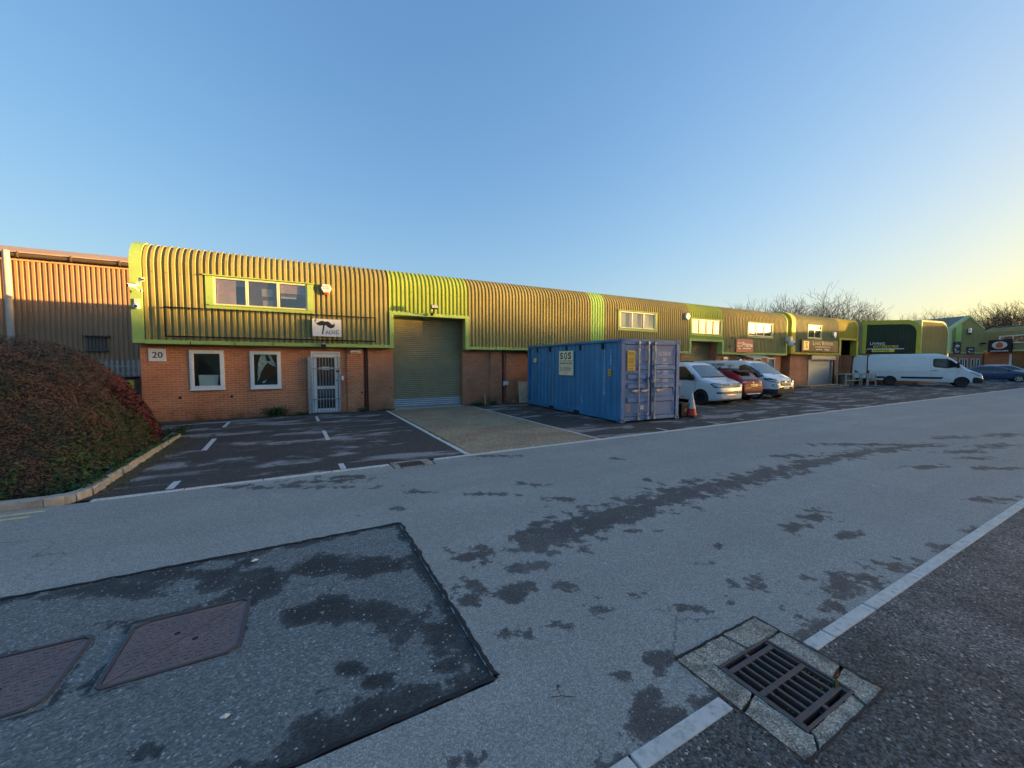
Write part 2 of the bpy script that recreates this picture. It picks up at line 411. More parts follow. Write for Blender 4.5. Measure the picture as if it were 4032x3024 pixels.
# ------------------------------------------------------------------ ground
def asphalt(name, dry, wet, stone=.35, scale=120, mott=None, bump=.5, fleck=.5, dampnoise=(2.2, .5), auto=None, tracks=False):
    t = NT(name); co = t.coord()
    v1 = t.vor(co, scale, 'F1', 'Color'); sp = t.n('ShaderNodeSeparateColor'); t.l(v1, sp.inputs[0])
    d1 = t.vor(co, scale, 'F1', 'Distance')
    n0 = t.noise(co, .7, 4, .6); n1 = t.noise(co, 5, 5, .7); n2 = t.noise(co, 260, 2, .6)
    st = t.ramp(sp.outputs[0], [(.0, 1 - stone), (.55, 1.0), (.9, 1 + stone * .8), (1.0, 1 + stone * 1.8)])
    c = t.mix(t.ramp(n0, [(.3, 0.0), (.7, 1.0)]), mul(dry, .88), mul(dry, 1.1))
    c = t.mix(t.ramp(n1, [(.35, 0.0), (.7, .5)]), c, mul(dry, .8))
    if tracks:   # polished wheel tracks along the road and a few hairline cracks
        tr_ = t.noise(t.mapping(co, (.10, 1.25, 1)), 1.0, 3, .55); c = t.mix(t.ramp(tr_, [(.35, 0.0), (.65, .8)]), c, mul(dry, .82))
        cv = t.n('ShaderNodeTexVoronoi'); cv.feature = 'DISTANCE_TO_EDGE'; cv.inputs['Scale'].default_value = .42
        wv = t.n('ShaderNodeVectorMath'); wv.operation = 'ADD'; nv = t.n('ShaderNodeTexNoise'); nv.inputs['Scale'].default_value = 2.5; nv.inputs['Detail'].default_value = 6; t.l(co, nv.inputs['Vector']); t.l(co, wv.inputs[0]); sv = t.n('ShaderNodeVectorMath'); sv.operation = 'SCALE'; sv.inputs['Scale'].default_value = .5; t.l(nv.outputs['Color'], sv.inputs[0]); t.l(sv.outputs[0], wv.inputs[1]); t.l(wv.outputs[0], cv.inputs['Vector'])
        ck = t.math('MULTIPLY', t.ramp(cv.outputs['Distance'], [(.0, 1.0), (.004, 0.0)]), t.ramp(t.noise(co, .5, 2, .5), [(.53, 0.0), (.6, .75)])); c = t.mix(ck, c, mul(dry, .25))
    if auto:   # light or dark blotches of another tone, stretched
        lo, hi, colr, amt, sc_ = auto
        a = t.noise(t.mapping(co, sc_), 1.0, 9, .62, .4)
        c = t.mix(t.ramp(a, [(lo, 0.0), (hi, amt)]), c, colr)
    at = t.n('ShaderNodeAttribute'); at.attribute_name = 'damp'
    nz = t.noise(co, dampnoise[0], 8, .68)
    m = t.math('ADD', at.outputs['Fac'], t.math('MULTIPLY', t.math('SUBTRACT', nz, .5), dampnoise[1] * 4))
    mask = t.ramp(m, [(.42, 0.0), (.50, .8), (.75, 1.0)])
    mask = t.math('MULTIPLY', mask, t.ramp(t.noise(co, 1.3, 3, .5), [(.25, .82), (.6, 1.0)]))
    c = t.mix(mask, c, wet)
    c = t.mix(1.0, c, st, 'MULTIPLY')
    fl = t.ramp(sp.outputs[1], [(.985, 0.0), (.99, fleck)])
    c = t.mix(fl, c, (.55, .55, .52))
    big = t.n('ShaderNodeSeparateColor'); t.l(t.vor(co, 9, 'F1', 'Color'), big.inputs[0]); bd = t.vor(co, 9)
    bl = t.math('MULTIPLY', t.ramp(big.outputs[2], [(.93, 0.0), (.94, 1.0)]), t.ramp(bd, [(.05, 1.0), (.07, 0.0)]))
    c = t.mix(t.math('MULTIPLY', bl, fleck), c, (.6, .6, .56))
    t.base(c)
    t.rough(t.math('SUBTRACT', .9, t.math('MULTIPLY', mask, .12)))
    t.b.inputs['Specular IOR Level'].default_value = .4
    t.bump(t.math('ADD', t.math('MULTIPLY', d1, -1.0), t.math('MULTIPLY', n2, .3)), bump, .012)
    return t.mat
M['road'] = asphalt('road_asphalt', (.335, .348, .328), (.078, .076, .076), .32, 140, dampnoise=(5.0, .85), tracks=True)
M['patch'] = asphalt('repair_asphalt', (.172, .192, .190), (.030, .034, .036), .40, 95, fleck=.7, dampnoise=(2.6, .55))
M['lot'] = asphalt('bay_asphalt', (.058, .058, .056), (.040, .039, .038), .45, 110, auto=(.52, .60, (.30, .295, .295), .85, (.55, 1.6, 1)), fleck=.5)
M['near_lot'] = asphalt('near_bay_asphalt', (.092, .098, .096), (.05, .05, .052), .7, 90, auto=(.46, .62, (.23, .232, .228), .75, (.9, .9, 1)), bump=.9, fleck=.9)
M['concrete'] = asphalt('gully_concrete_slab', (.45, .42, .35), (.12, .12, .10), .55, 150, auto=(.47, .62, (.15, .145, .12), .75, (7, 7, 1)), bump=.8, fleck=.6)
M['apron'] = asphalt('gravel_apron', (.34, .28, .18), (.16, .12, .085), .5, 60, auto=(.45, .6, (.27, .175, .12), .7, (.7, 1.4, 1)), bump=.9, fleck=.5)
M['base'] = simple('far_ground', (.09, .09, .085), .9, var=.2, scale=.2)
M['edging'] = simple('white_edging', (.62, .59, .54), .8, var=.16, scale=6, dirt=(.22, .22, .21, .9), bump=.3, bscale=120)
M['line'] = simple('worn_white_line', (.62, .62, .60), .8, var=.15, scale=5, dirt=(.1, .1, .11, .9), bump=.3, bscale=140)
M['line_y'] = simple('worn_yellow_line', (.78, .62, .25), .8, var=.15, scale=4, dirt=(.2, .18, .12, .6))
M['moss'] = simple('moss_strip', (.055, .07, .02), .9, var=.4, scale=18, dirt=(.07, .06, .04, .8), bump=.8, bscale=60)
M['kerb'] = simple('kerb_stone', (.34, .335, .315), .85, var=.2, scale=5, dirt=(.14, .12, .08, .6), bump=.5, bscale=70)

def lin(a, b, step):
    n = max(1, int(round((b - a) / step))); return [a + (b - a) * i / n for i in range(n + 1)]
def axis(breaks, fine):
    out = []
    for i in range(len(breaks) - 1):
        seg = lin(breaks[i], breaks[i + 1], fine[i]); out += seg if not out else seg[1:]
    return out
def sheet(name, xs, ys, z, mat, skip=(), damp=None, kind='structure', zf=None):
    me = bpy.data.meshes.new(name); nx = len(xs); v = []; f = []
    for y in ys:
        for x in xs: v.append((x, y, z if zf is None else zf(x, y)))
    for j in range(len(ys) - 1):
        yc = (ys[j] + ys[j + 1]) / 2
        for i in range(nx - 1):
            xc = (xs[i] + xs[i + 1]) / 2
            if any(a < xc < b and c < yc < d for a, b, c, d in skip): continue
            a = j * nx + i; f.append((a, a + 1, a + nx + 1, a + nx))
    me.from_pydata(v, [], f); me.materials.append(mat)
    if damp:
        at = me.attributes.new('damp', 'FLOAT', 'POINT'); at.data.foreach_set('value', [damp(p[0], p[1]) for p in v])
    me.update(); o = bpy.data.objects.new(name, me); col.objects.link(o); tag(o, kind=kind); return o

G1 = (1.87, 2.66, .79, 1.46)      # gully surround in the foreground
G2 = (1.30, 1.98, 6.38, 6.86)     # gully surround by the bays
STAIN = [(1165, 1165, 62, 32), (1235, 1140, 85, 34), (1325, 1110, 85, 28), (1420, 1082, 80, 24), (1520, 1058, 75, 18), (1600, 1040, 65, 15), (1680, 1020, 65, 12), (1750, 1000, 55, 11), (1820, 986, 55, 8), (1900, 973, 65, 6), (1990, 962, 70, 5), (1700, 985, 60, 4), (1850, 960, 120, 4),
 (1020, 1200, 72, 20), (1140, 1224, 55, 16), (1010, 1282, 62, 24), (1120, 1280, 38, 30), (1213, 1262, 30, 18), (1290, 1315, 40, 20), (1372, 1290, 26, 12), (1470, 1312, 40, 12), (1520, 1318, 34, 9), (1575, 1295, 24, 13), (1628, 1258, 44, 22), (1118, 1372, 46, 16), (1190, 1348, 52, 11), (1420, 1440, 34, 46), (1345, 1465, 28, 18), (1405, 1500, 34, 22),
 (1760, 1350, 75, 44), (1840, 1262, 95, 26), (1940, 1222, 80, 15), (2040, 1185, 50, 12), (2110, 1145, 40, 9), (1760, 1118, 42, 15), (1712, 1140, 34, 14), (1828, 1155, 42, 9), (1555, 1182, 18, 9), (1518, 1218, 24, 7), (1370, 1145, 60, 5), (1200, 1078, 40, 5), (1140, 1046, 35, 5), (1060, 1068, 62, 5), (905, 1063, 38, 4), (870, 1100, 26, 5), (1398, 1037, 15, 4), (770, 1115, 12, 4),
 (1570, 1530, 70, 50), (1470, 1600, 110, 40), (1330, 1655, 90, 24), (1000, 1640, 60, 22), (2080, 976, 60, 5), (2150, 964, 60, 6), (2160, 1012, 60, 5), (2000, 1008, 50, 5), (2110, 990, 40, 4), (2150, 1080, 60, 8), (2170, 940, 50, 5), (2060, 945, 60, 4), (600, 1052, 230, 5), (760, 1030, 70, 5), (1080, 985, 60, 3), (1330, 990, 24, 3), (700, 1040, 90, 5)]
STREAK = [(1140, 1172, 30), (1200, 1158, 42), (1290, 1124, 34), (1380, 1098, 30), (1440, 1074, 26), (1520, 1058, 22), (1600, 1040, 17), (1680, 1020, 14), (1760, 1000, 11), (1830, 984, 8), (1900, 972, 6), (1985, 962, 5)]
TRAIL = [(1445, 1590, 70), (1540, 1530, 55), (1600, 1480, 30)]
def road_damp(x, y):
    px, py = to_photo(x, y); f = -.52
    for ch_ in (STREAK, TRAIL):
        for (ax, ay, ar), (bx, by, br_) in zip(ch_[:-1], ch_[1:]):
            if px < ax - 150 or px > bx + 150: continue
            dx, dy = bx - ax, (by - ay); t = max(0, min(1, ((px - ax) * dx + (py - ay) * dy) / (dx * dx + dy * dy))); d = math.hypot((px - ax - dx * t) * .6, py - ay - dy * t) / (ar + (br_ - ar) * t)
            f = max(f, .95 - d * .62)
    if px > -500:
        for a, b, rx, ry in STAIN:
            dx = (px - a) / rx; dy = (py - b) / ry
            if abs(dx) < 1.8 and abs(dy) < 1.8:
                f = max(f, .95 - math.hypot(dx, dy) * .62)
    return f
xs = axis([-60, -4, -2.6, 1.30, 1.87, 1.98, 2.66, 6, 12, 24, 120], [6, .4, .07, .04, .055, .04, .05, .07, .25, 6])
ys = axis([1.18, 1.46, 4.2, 6.38, 6.67], [.045, .06, .07, .1])
sheet('road', xs, ys, 0, M['road'], skip=[G1, G2, (-2.6, .9, 1.84, 4.2)], damp=road_damp)
# repair patch: a slightly sunken rectangle of darker asphalt with a ragged sealed edge
MH = [(-1.02, -.36, 2.75, 3.38), (-1.86, -1.17, 2.75, 3.38)]
rp = random.Random(5)
def patch_damp(x, y):
    e = min(.9 - x, 4.2 - y, y - 1.84)
    f = .06
    if e < .2: f = max(f, .80 - (e / .2) * .75)
    for a in MH:
        dx = max(a[0] - x, x - a[1], 0); dy = max(a[2] - y, y - a[3], 0); d = math.hypot(dx, dy)
        if d < .16: f = max(f, .45 - d * 5)
    px, py = to_photo(x, y)
    for a, b, rx, ry in [(350, 1240, 170, 14), (160, 1275, 130, 12), (250, 1272, 110, 20), (560, 1272, 110, 24), (540, 1215, 30, 8), (580, 1232, 26, 9), (740, 1222, 130, 24), (640, 1330, 70, 20), (760, 1318, 140, 28), (860, 1352, 50, 52), (940, 1375, 62, 36), (985, 1300, 26, 110), (700, 1590, 115, 62), (830, 1545, 110, 40), (940, 1500, 90, 26), (1000, 1475, 50, 20), (965, 1440, 35, 14), (820, 1470, 30, 12), (750, 1440, 34, 14), (690, 1490, 30, 9), (305, 1620, 40, 22), (60, 1290, 90, 9), (330, 1345, 130, 9), (230, 1480, 60, 10), (500, 1300, 60, 16)]:
        h = math.hypot((px - a) / rx, (py - b) / ry)
        if h < 1.9: f = max(f, .98 - h * .5)
    return f
sheet('road_patch', axis([-2.6, -1.86, -1.17, -1.02, -.36, .9], [.06, .06, .05, .06, .04]), axis([1.84, 2.75, 3.38, 4.2], [.045, .05, .06]), -.004, M['patch'], skip=MH, damp=patch_damp)
# thin bitumen seam round the patch
mb = MB(); rnd = random.Random(2)
def seam(p, q, wdt):
    n = int(math.dist(p, q) / .02); L = []
    for i in range(n + 1):
        t = i / n; x = p[0] + (q[0] - p[0]) * t; y = p[1] + (q[1] - p[1]) * t
        L.append((x + mnoise.noise((x * 9, y * 9, 0)) * .016, y + mnoise.noise((x * 9, y * 9, 7)) * .016))
    for i in range(n):
        a, b = L[i], L[i + 1]; d = (b[0] - a[0], b[1] - a[1]); l = math.hypot(*d) or 1
        def ww(c): return wdt * (.45 + 1.1 * abs(mnoise.noise((c[0] * 8, c[1] * 8, 3))) + .35 * abs(mnoise.noise((c[0] * 40, c[1] * 40, 3))))
        nx, ny = -d[1] / l, d[0] / l; wa, wb = ww(a), ww(b)
        mb.face([(a[0] + nx * wa, a[1] + ny * wa, .003), (b[0] + nx * wb, b[1] + ny * wb, .003), (b[0] - nx * wb, b[1] - ny * wb, .003), (a[0] - nx * wa, a[1] - ny * wa, .003)])
seam((-2.6, 4.2), (.9, 4.2), .016); seam((.9, 4.2), (.9, 1.84), .022); seam((.9, 1.84), (-2.6, 1.84), .018)
M['bitumen'] = simple('bitumen_seam', (.016, .018, .022), .8, var=.3, scale=30, bump=.8, bscale=150)
o = mb.build('road_seam', M['bitumen']); tag(o, kind='structure')
def lot_damp(x, y):
    f = -.6
    px, py = to_photo(x, y)
    for a, b, rx, ry in [(560, 980, 170, 40), (450, 1000, 120, 30), (800, 960, 120, 14), (480, 950, 140, 22), (880, 935, 90, 8), (1180, 895, 60, 10), (1290, 915, 60, 10), (640, 1010, 90, 12)]:
        h = math.hypot((px - a) / rx, (py - b) / ry)
        if h < 1.8: f = max(f, .75 - h * .6)
    return f
sheet('parking_bays', axis([-60, -4, -2.9, 1.30, 1.98, 2.72, 2.76], [8, .5, .2, .2, .2, .04]), axis([6.77, 6.86, 9, 14.9], [.09, .2, .2]), 0, M['lot'], skip=[G2], damp=lot_damp)
sheet('loading_apron', axis([2.76, 5.93], [.2]), axis([6.77, 14.95], [.2]), 0, M['apron'])
sheet('parking_bays_beyond', axis([5.93, 14, 120], [.3, 4]), axis([6.77, 14.95, 60], [.3, 4]), 0, M['lot'], damp=lot_damp)
sheet('near_parking', axis([-60, -4, 1.87, 2.66, 8, 120], [8, .6, .3, .3, 8]), axis([-60, -4, .79, 1.10], [8, .3, .1]), 0, M['near_lot'], skip=[G1])
sheet('ground', axis([-600, -70, G2[0], G1[0], G2[1], G1[1], 130, 900], [60, 20, 2, .2, 2, 30, 60]), axis([-600, -60, G1[2], G1[3], G2[2], G2[3], 60, 700], [60, 20, 1, 2, 1, 20, 60]), -.03, M['base'], skip=[G1, G2])

# flush white edging blocks
def edging(name, y0, y1, spans, z=.006):
    mb = MB()
    for a, b in spans: mb.box(a, b, y0, y1, -.03, z)
    o = mb.build(name, M['edging']); tag(o, kind='structure'); md = o.modifiers.new('bevel', 'BEVEL'); md.width = .006; md.segments = 2; return o
sp = []; x = -2.35; rnd = random.Random(4)
while x < 52:
    e = x + .915
    if x < G2[0] - .02 < e: sp.append((x, G2[0] - .03)); x = G2[1] + .08; continue
    sp.append((x, e - .012)); x = e
edging('bay_edging', 6.67, 6.77, sp)
sp = [(2.68, 2.90), (2.915, 3.48), (3.50, 4.36)]
x = 4.375
while x < 60: sp.append((x, x + .9)); x += .915
x = 1.85
while x > -12: sp.append((max(x - .62, x - .9), x)); x -= .635
edging('near_edging', 1.10, 1.18, sp)
# painted bay lines, worn
def line(name, quads, mat='line', z=.004):
    mb = MB()
    for (x0, y0, x1, y1, wd) in quads:
        d = (x1 - x0, y1 - y0); l = math.hypot(*d); n = max(2, int(l / .04)); nx, ny = -d[1] / l, d[0] / l
        P = []
        for i in range(n + 1):
            t = i / n; x = x0 + d[0] * t; y = y0 + d[1] * t
            a = wd / 2 + .006 * mnoise.noise((x * 14, y * 14, 1)); b = wd / 2 + .006 * mnoise.noise((x * 14, y * 14, 5))
            P.append([(x + nx * a, y + ny * a, z), (x - nx * b, y - ny * b, z)])
        mb.grid(P)
    o = mb.build(name, M[mat]); tag(o, kind='structure')
line('bay_marking', [(-3.3, 13.77, -1.93, 13.92, .06), (-1.88, 13.9, -1.86, 12.8, .085), (-1.77, 10.97, -1.72, 9.56, .09), (-1.62, 7.24, -1.62, 6.83, .09),
      (.40, 14.0, .42, 12.8, .08), (.47, 10.95, .50, 9.56, .085), (.56, 7.19, .57, 6.80, .085),
      (5.97, 14.3, 5.93, 6.79, .07), (8.25, 7.18, 8.2, 6.79, .07), (10.42, 7.24, 10.37, 6.79, .07), (11.82, 7.21, 11.76, 6.96, .07), (14.12, 7.16, 14.11, 6.9, .07),
      (13.97, 14.2, 13.97, 9.36, .07), (16.27, 14.2, 16.25, 9.35, .07), (18.66, 14.0, 18.6, 8.1, .08), (25.1, 11.18, 24.95, 9.7, .07), (21.2, 9.6, 21.2, 8.0, .06), (23.4, 8.9, 23.3, 7.6, .06), (27.5, 9.2, 27.4, 7.4, .07), (30.2, 8.0, 30.1, 7.0, .07), (33, 9.5, 32.8, 7.2, .07), (36, 9, 36, 7.1, .07)])
line('apron_marking', [(2.70, 14.6, 2.73, 6.79, .10)])
line('road_marking', [(30.4, 5.17, 30.72, 4.87, .09), (33.6, 4.9, 35.6, 4.9, .1)])
line('yellow_lines', [(-9, 6.47, -2.66, 6.50, .05), (-9, 6.31, -2.72, 6.33, .05)], 'line_y')
mb = MB(); rnd = random.Random(12)   # ragged moss and leaf litter along the raised kerb and walls
def ragged(x0, y0, x1, y1, wd, z=.005, k=9):
    d = (x1 - x0, y1 - y0); l = math.hypot(*d); n = max(3, int(l / .05)); nx, ny = -d[1] / l, d[0] / l; P = []
    for i in range(n + 1):
        t = i / n; x = x0 + d[0] * t; y = y0 + d[1] * t
        a = wd * (.35 + 1.1 * abs(mnoise.noise((x * 3, y * 3, k)))) * min(1, 6 * t, 6 * (1 - t)) + .004
        b = wd * (.35 + 1.1 * abs(mnoise.noise((x * 3, y * 3, k + 5)))) * min(1, 6 * t, 6 * (1 - t)) + .004
        P.append([(x + nx * a, y + ny * a, z), (x - nx * b, y - ny * b, z)])
    mb.grid(P)
ragged(-2.33, 7.0, -2.35, 11.6, .20); ragged(2.775, 14.4, 2.80, 6.9, .035); ragged(1.35, 14.62, 2.95, 14.55, .12); ragged(5.8, 14.62, 8.6, 14.5, .16); ragged(-3.3, 14.68, .2, 14.66, .07)
ragged(8.8, 14.5, 12, 14.5, .2); ragged(7.5, 13.7, 7.9, 13.2, .15)
o = mb.build('moss', M['moss']); tag(o, kind='stuff', label='ragged dark green moss and dirt along kerb and wall feet', cat='moss')
mb = MB(); rnd = random.Random(31)   # leaf litter beside the raised kerb
for i in range(700):
    x = -2.30 + rnd.gauss(0, .11); y = rnd.uniform(6.85, 11.4); s = rnd.uniform(.008, .022); a = rnd.uniform(0, 6.28); z = .008 + rnd.random() * .01
    mb.face([(x + s * math.cos(a + k * 1.57), y + s * .6 * math.sin(a + k * 1.57), z + rnd.uniform(-.003, .006)) for k in range(4)])
for i in range(160):
    x = rnd.uniform(-3.4, 8.5); y = 14.6 - abs(rnd.gauss(0, .12)); s = rnd.uniform(.01, .03); a = rnd.uniform(0, 6.28); z = .01
    mb.face([(x + s * math.cos(a + k * 1.57), y + s * .6 * math.sin(a + k * 1.57), z + rnd.uniform(-.003, .008)) for k in range(4)])
M['litter'] = simple('fallen_leaves', (.20, .11, .06), .85, var=.5, scale=30)
o = mb.build('leaf_litter', M['litter']); tag(o, kind='stuff', label='dry brown fallen leaves scattered along the kerb foot', cat='leaf litter')
# raised kerbs round the shrub bed
def kerb_run(name, pts, wd, h, seg, seed):
    mb = MB(); rnd = random.Random(seed)
    for (p, q) in zip(pts[:-1], pts[1:]):
        L = math.dist(p, q); n = max(1, int(round(L / seg))); d = ((q[0] - p[0]) / L, (q[1] - p[1]) / L); nx, ny = -d[1], d[0]
        for i in range(n):
            a = L * i / n; b = L * (i + 1) / n - .012; hh = h + rnd.uniform(-.008, .008); k = 8; P = []
            for j in range(k + 1):
                s = a + (b - a) * j / k; x = p[0] + d[0] * s; y = p[1] + d[1] * s; e = rnd.uniform(-.006, .006) * (1 if seed != 3 else 2.5)
                P.append([(x + nx * e, y + ny * e, -.02), (x + nx * (e + .006), y + ny * (e + .006), hh - .02), (x + nx * (.02 + e), y + ny * (.02 + e), hh + e * .5), (x + nx * wd, y + ny * wd, hh - e * .5), (x + nx * wd, y + ny * wd, -.02)])
            mb.grid(P)
            for E_ in (P[0], P[-1]): mb.face(E_)
    o = mb.build(name, M['kerb']); tag(o, kind='structure'); return o
kerb_run('kerb', [(-14, 6.70), (-2.75, 6.70), (-2.50, 6.80), (-2.42, 7.0)], .13, .10, .9, 1)
kerb_run('bed_kerb', [(-2.42, 7.03), (-2.52, 11.7)], .14, .10, .5, 3)
# ------------------------------------------------------------------ buildings
PITCH_R = .153
def clad_profile(ybase, z0, zc, rad, back, rise, nseg=9, z_split=None):
    """(y, z, ny, nz) up the wall, round the eaves curve and back over the roof"""
    P = []
    zs = lin(z0, zc, .35)
    for z in zs: P.append((ybase, z, -1, 0))
    for i in range(1, nseg + 1):
        a = R(90) * i / nseg
        P.append((ybase + rad - rad * math.cos(a), zc + rad * math.sin(a), -math.cos(a), math.sin(a)))
    if back: P.append((ybase + rad + back, zc + rad + rise, 0, 1))
    return P
def corrugate(mb, x0, x1, prof, d=.042, m=0, pitch=PITCH_R, phase=0.0, xd=None, o=None):
    xs = []
    k = math.floor((x0 - phase) / pitch) - 1
    while True:
        b = phase + k * pitch
        for u, h in ((0, 0), (.048, 0), (.066, 1), (.137, 1)):
            xs.append((b + u * pitch / .153, h))
        k += 1
        if b > x1: break
    st = []
    for i in range(len(xs) - 1):
        (a, ha), (b, hb) = xs[i], xs[i + 1]
        if b <= x0 or a >= x1: continue
        if a < x0: ha = ha + (hb - ha) * (x0 - a) / (b - a); a = x0
        st.append((a, ha))
        if b > x1: st.append((x1, ha + (hb - ha) * (x1 - a) / (b - a))); break
    P = []
    for (y, z, ny, nz) in prof:
        P.append([(x, y + ny * d * h, z + nz * d * h) if xd is None else tuple(o + xd * x + Vector((0, 0, z)) + xd.cross(Vector((0, 0, 1))) * (-(y + ny * d * h)) + Vector((0, 0, nz * d * h))) for x, h in st])
    mb.grid(P, m)
    return mb
def screws(mb, x0, x1, zs, y, m=0, step=2):
    k = math.ceil(x0 / PITCH_R)
    while k * PITCH_R < x1:
        if k % step == 0:
            for z in zs: mb.box(k * PITCH_R + .09, k * PITCH_R + .108, y - .046, y - .03, z, z + .018, m)
        k += 1

YC, YW = 14.45, 14.77          # cladding face, brick face
def window_unit(parent, x0, x1, z0, z1, panes, trim, frame, inner=None, y=YC, name='window', border=(.19, .19, .09, .0), hood=True, fr=.045, glass='glass', depth=.10, transom=None):
    """border = left,right,bottom,top widths of the flashing surround; x0..z1 is the outside of the surround"""
    f = MB(); yo = y - .055
    bl, br, bb, bt = border
    fx0, fx1, fz0, fz1 = x0 + bl, x1 - br, z0 + bb, z1 - bt
    f.box(x0, fx0, yo, y + .12, z0, z1); f.box(fx1, x1, yo, y + .12, z0, z1)
    f.box(fx0, fx1, yo, y + .12, z0, fz0)
    if bt: f.box(fx0, fx1, yo, y + .12, fz1, z1)
    if hood: f.prism([(yo - .05, z1 - .015), (yo - .05, z1 + .012), (y + .02, z1 + .05), (y + .02, z1 - .0)], 'yz', x0 - .05, x1 + .05)
    f.box(x0 + bl * .4, x1 - br * .3, yo - .03, yo + .03, fz0 - .02, fz0 + .012)
    wn = f.build(name, M[trim], parent, bevel=.004)
    g = MB(); yf = y - .035
    g.box(fx0, fx0 + fr, yf, yf + .07, fz0, fz1); g.box(fx1 - fr, fx1, yf, yf + .07, fz0, fz1)
    g.box(fx0 + fr, fx1 - fr, yf, yf + .07, fz0, fz0 + fr); g.box(fx0 + fr, fx1 - fr, yf, yf + .07, fz1 - fr, fz1)
    px = [fx0 + (fx1 - fx0) * k for k in panes]
    for i in range(1, len(px) - 1):
        g.box(px[i] - fr * .85, px[i] - .004, yf - .004, yf + .066, fz0 + fr, fz1 - fr); g.box(px[i] + .004, px[i] + fr * .85, yf - .004, yf + .066, fz0 + fr, fz1 - fr)
    if transom: g.box(fx0 + fr, fx1 - fr, yf - .006, yf + .06, transom - fr * .5, transom + fr * .5)
    g.build('window_frame', M[frame], wn, bevel=.004)
    for i in range(len(px) - 1):
        BX('window_pane', M[glass], wn, px[i] + fr * .7, px[i + 1] - fr * .7, yf + .03, yf + .036, fz0 + fr * .8, fz1 - fr * .8)
    return wn, (fx0, fx1, fz0, fz1, px)

def room(parent, x0, x1, y0, y1, z0, z1, mat='room', name='room_lining'):
    b = MB()
    b.face([(x0, y1, z0), (x1, y1, z0), (x1, y1, z1), (x0, y1, z1)]); b.face([(x0, y0, z0), (x0, y1, z0), (x0, y1, z1), (x0, y0, z1)])
    b.face([(x1, y0, z0), (x1, y1, z0), (x1, y1, z1), (x1, y0, z1)]); b.face([(x0, y0, z0), (x1, y0, z0), (x1, y1, z0), (x0, y1, z0)])
    b.face([(x0, y0, z1), (x1, y0, z1), (x1, y1, z1), (x0, y1, z1)])
    return b.build(name, M[mat], parent, recalc=False)

def shutter(parent, x0, x1, z0, z1, y, mats, silver=0, slat=.077, name='roller_shutter'):
    mb = MB(); n = int(round((z1 - z0) / slat)); P = []; s = (z1 - z0) / n
    for i in range(n):
        for (t, d) in ((0, 0), (.12, .012), (.45, .022), (.8, .012), (.92, 0)):
            z = z0 + (i + t) * s; P.append([(x0, y - d, z), (x1, y - d, z)])
    P.append([(x0, y, z1), (x1, y, z1)])
    k = 5 * silver
    if silver: mb.grid(P[:k + 1], 1)
    mb.grid(P[k:], 0)
    mb.box(x0, x1, y - .03, y + .02, z0 - .06, z0, 1 if silver else 0)
    return mb.build(name, mats, parent)

def trim_strip(mb, x0, x1, z0, z1, y=YC, joints=(), m=0):
    mb.box(x0, x1, y - .06, y + .05, z0, z1, m)
    for j in joints: mb.box(j - .006, j + .006, y - .064, y - .05, z0 + .004, z1 + .004, m + 1 if m + 1 else m)

# ---- block one: the long green and brick row
b1 = empty('industrial_unit', (0, 0, 0), 0, 'long brick industrial row with olive corrugated upper walls, lime trims and curved eaves', 'industrial building')
ZC, RAD = 4.43, .68
TOPBACK, RISE = 1.3, .05
def P_full(z0): return clad_profile(YC, z0, ZC, RAD, TOPBACK, RISE)
cl = MB()
Z0 = 2.37
W1 = (-2.40, .41, 3.34, 4.30); W2 = (13.72, 16.42, 3.34, 4.32); W3 = (19.10, 21.90, 3.27, 4.24); W4 = (24.42, 27.25, 3.32, 4.28)
def wallclad(mb, x0, x1, z0, hole=None, m=0, off=0.0, zc=ZC, y=YC):
    full = clad_profile(y, z0, zc, RAD, TOPBACK, RISE)
    if hole is None: corrugate(mb, x0, x1, full, m=m); return
    a, b, c, d = hole
    corrugate(mb, x0, a, full, m=m); corrugate(mb, b, x1, full, m=m)
    corrugate(mb, a, b, [p for p in clad_profile(y, z0, c, .1, 0, 0) if p[2] == -1 and p[3] == 0], m=m)
    corrugate(mb, a, b, [p for p in clad_profile(y, d, zc, RAD, TOPBACK, RISE)], m=m)
wallclad(cl, -3.80, 2.82, Z0, (W1[0] + .1, W1[1] - .1, W1[2], W1[3]))
wallclad(cl, 5.83, 12.02, Z0)
wallclad(cl, 12.90, 19.0, Z0, (W2[0] + .1, W2[1] - .1, W2[2], W2[3]))
wallclad(cl, 21.96, 28.86, Z0, (W4[0] + .1, W4[1] - .1, W4[2], W4[3]))
cl.build('cladding', M['olive'], b1, recalc=False)
cl = MB(); wallclad(cl, 2.82, 5.83, 3.55); cl.build('lime_cladding', M['lime'], b1, recalc=False)
cl = MB(); wallclad(cl, 12.02, 12.90, Z0); cl.build('pale_cladding', M['lime2'], b1, recalc=False)
cl = MB(); wallclad(cl, 19.0, 21.96, 3.10, (W3[0] + .05, W3[1] - .05, W3[2], W3[3])); cl.build('green_cladding', M['lime'], b1, recalc=False)
sc_ = MB(); rnd = random.Random(3)
for x0, x1, zz in ((-3.7, 2.8, (2.47, 3.25, 4.25)), (5.9, 12, (2.47, 3.3, 4.25)), (13, 19, (2.47, 3.2, 4.35)), (22, 28.8, (2.5, 3.2, 4.3)), (2.9, 5.8, (3.62, 4.3))):
    k = math.ceil(x0 / PITCH_R)
    while k * PITCH_R < x1:
        for j, z in enumerate(zz):
            xx = k * PITCH_R + .092
            if (k + j) % 2 == 0 and not any(a[0] - .05 < xx < a[1] + .05 and a[2] - .05 < z < a[3] + .05 for a in (W1, W2, W3, W4)): sc_.box(xx, xx + .02, YC - .044, YC - .03, z, z + .02)
        k += 1
sc_.build('fixing_screws', M['black'], b1)
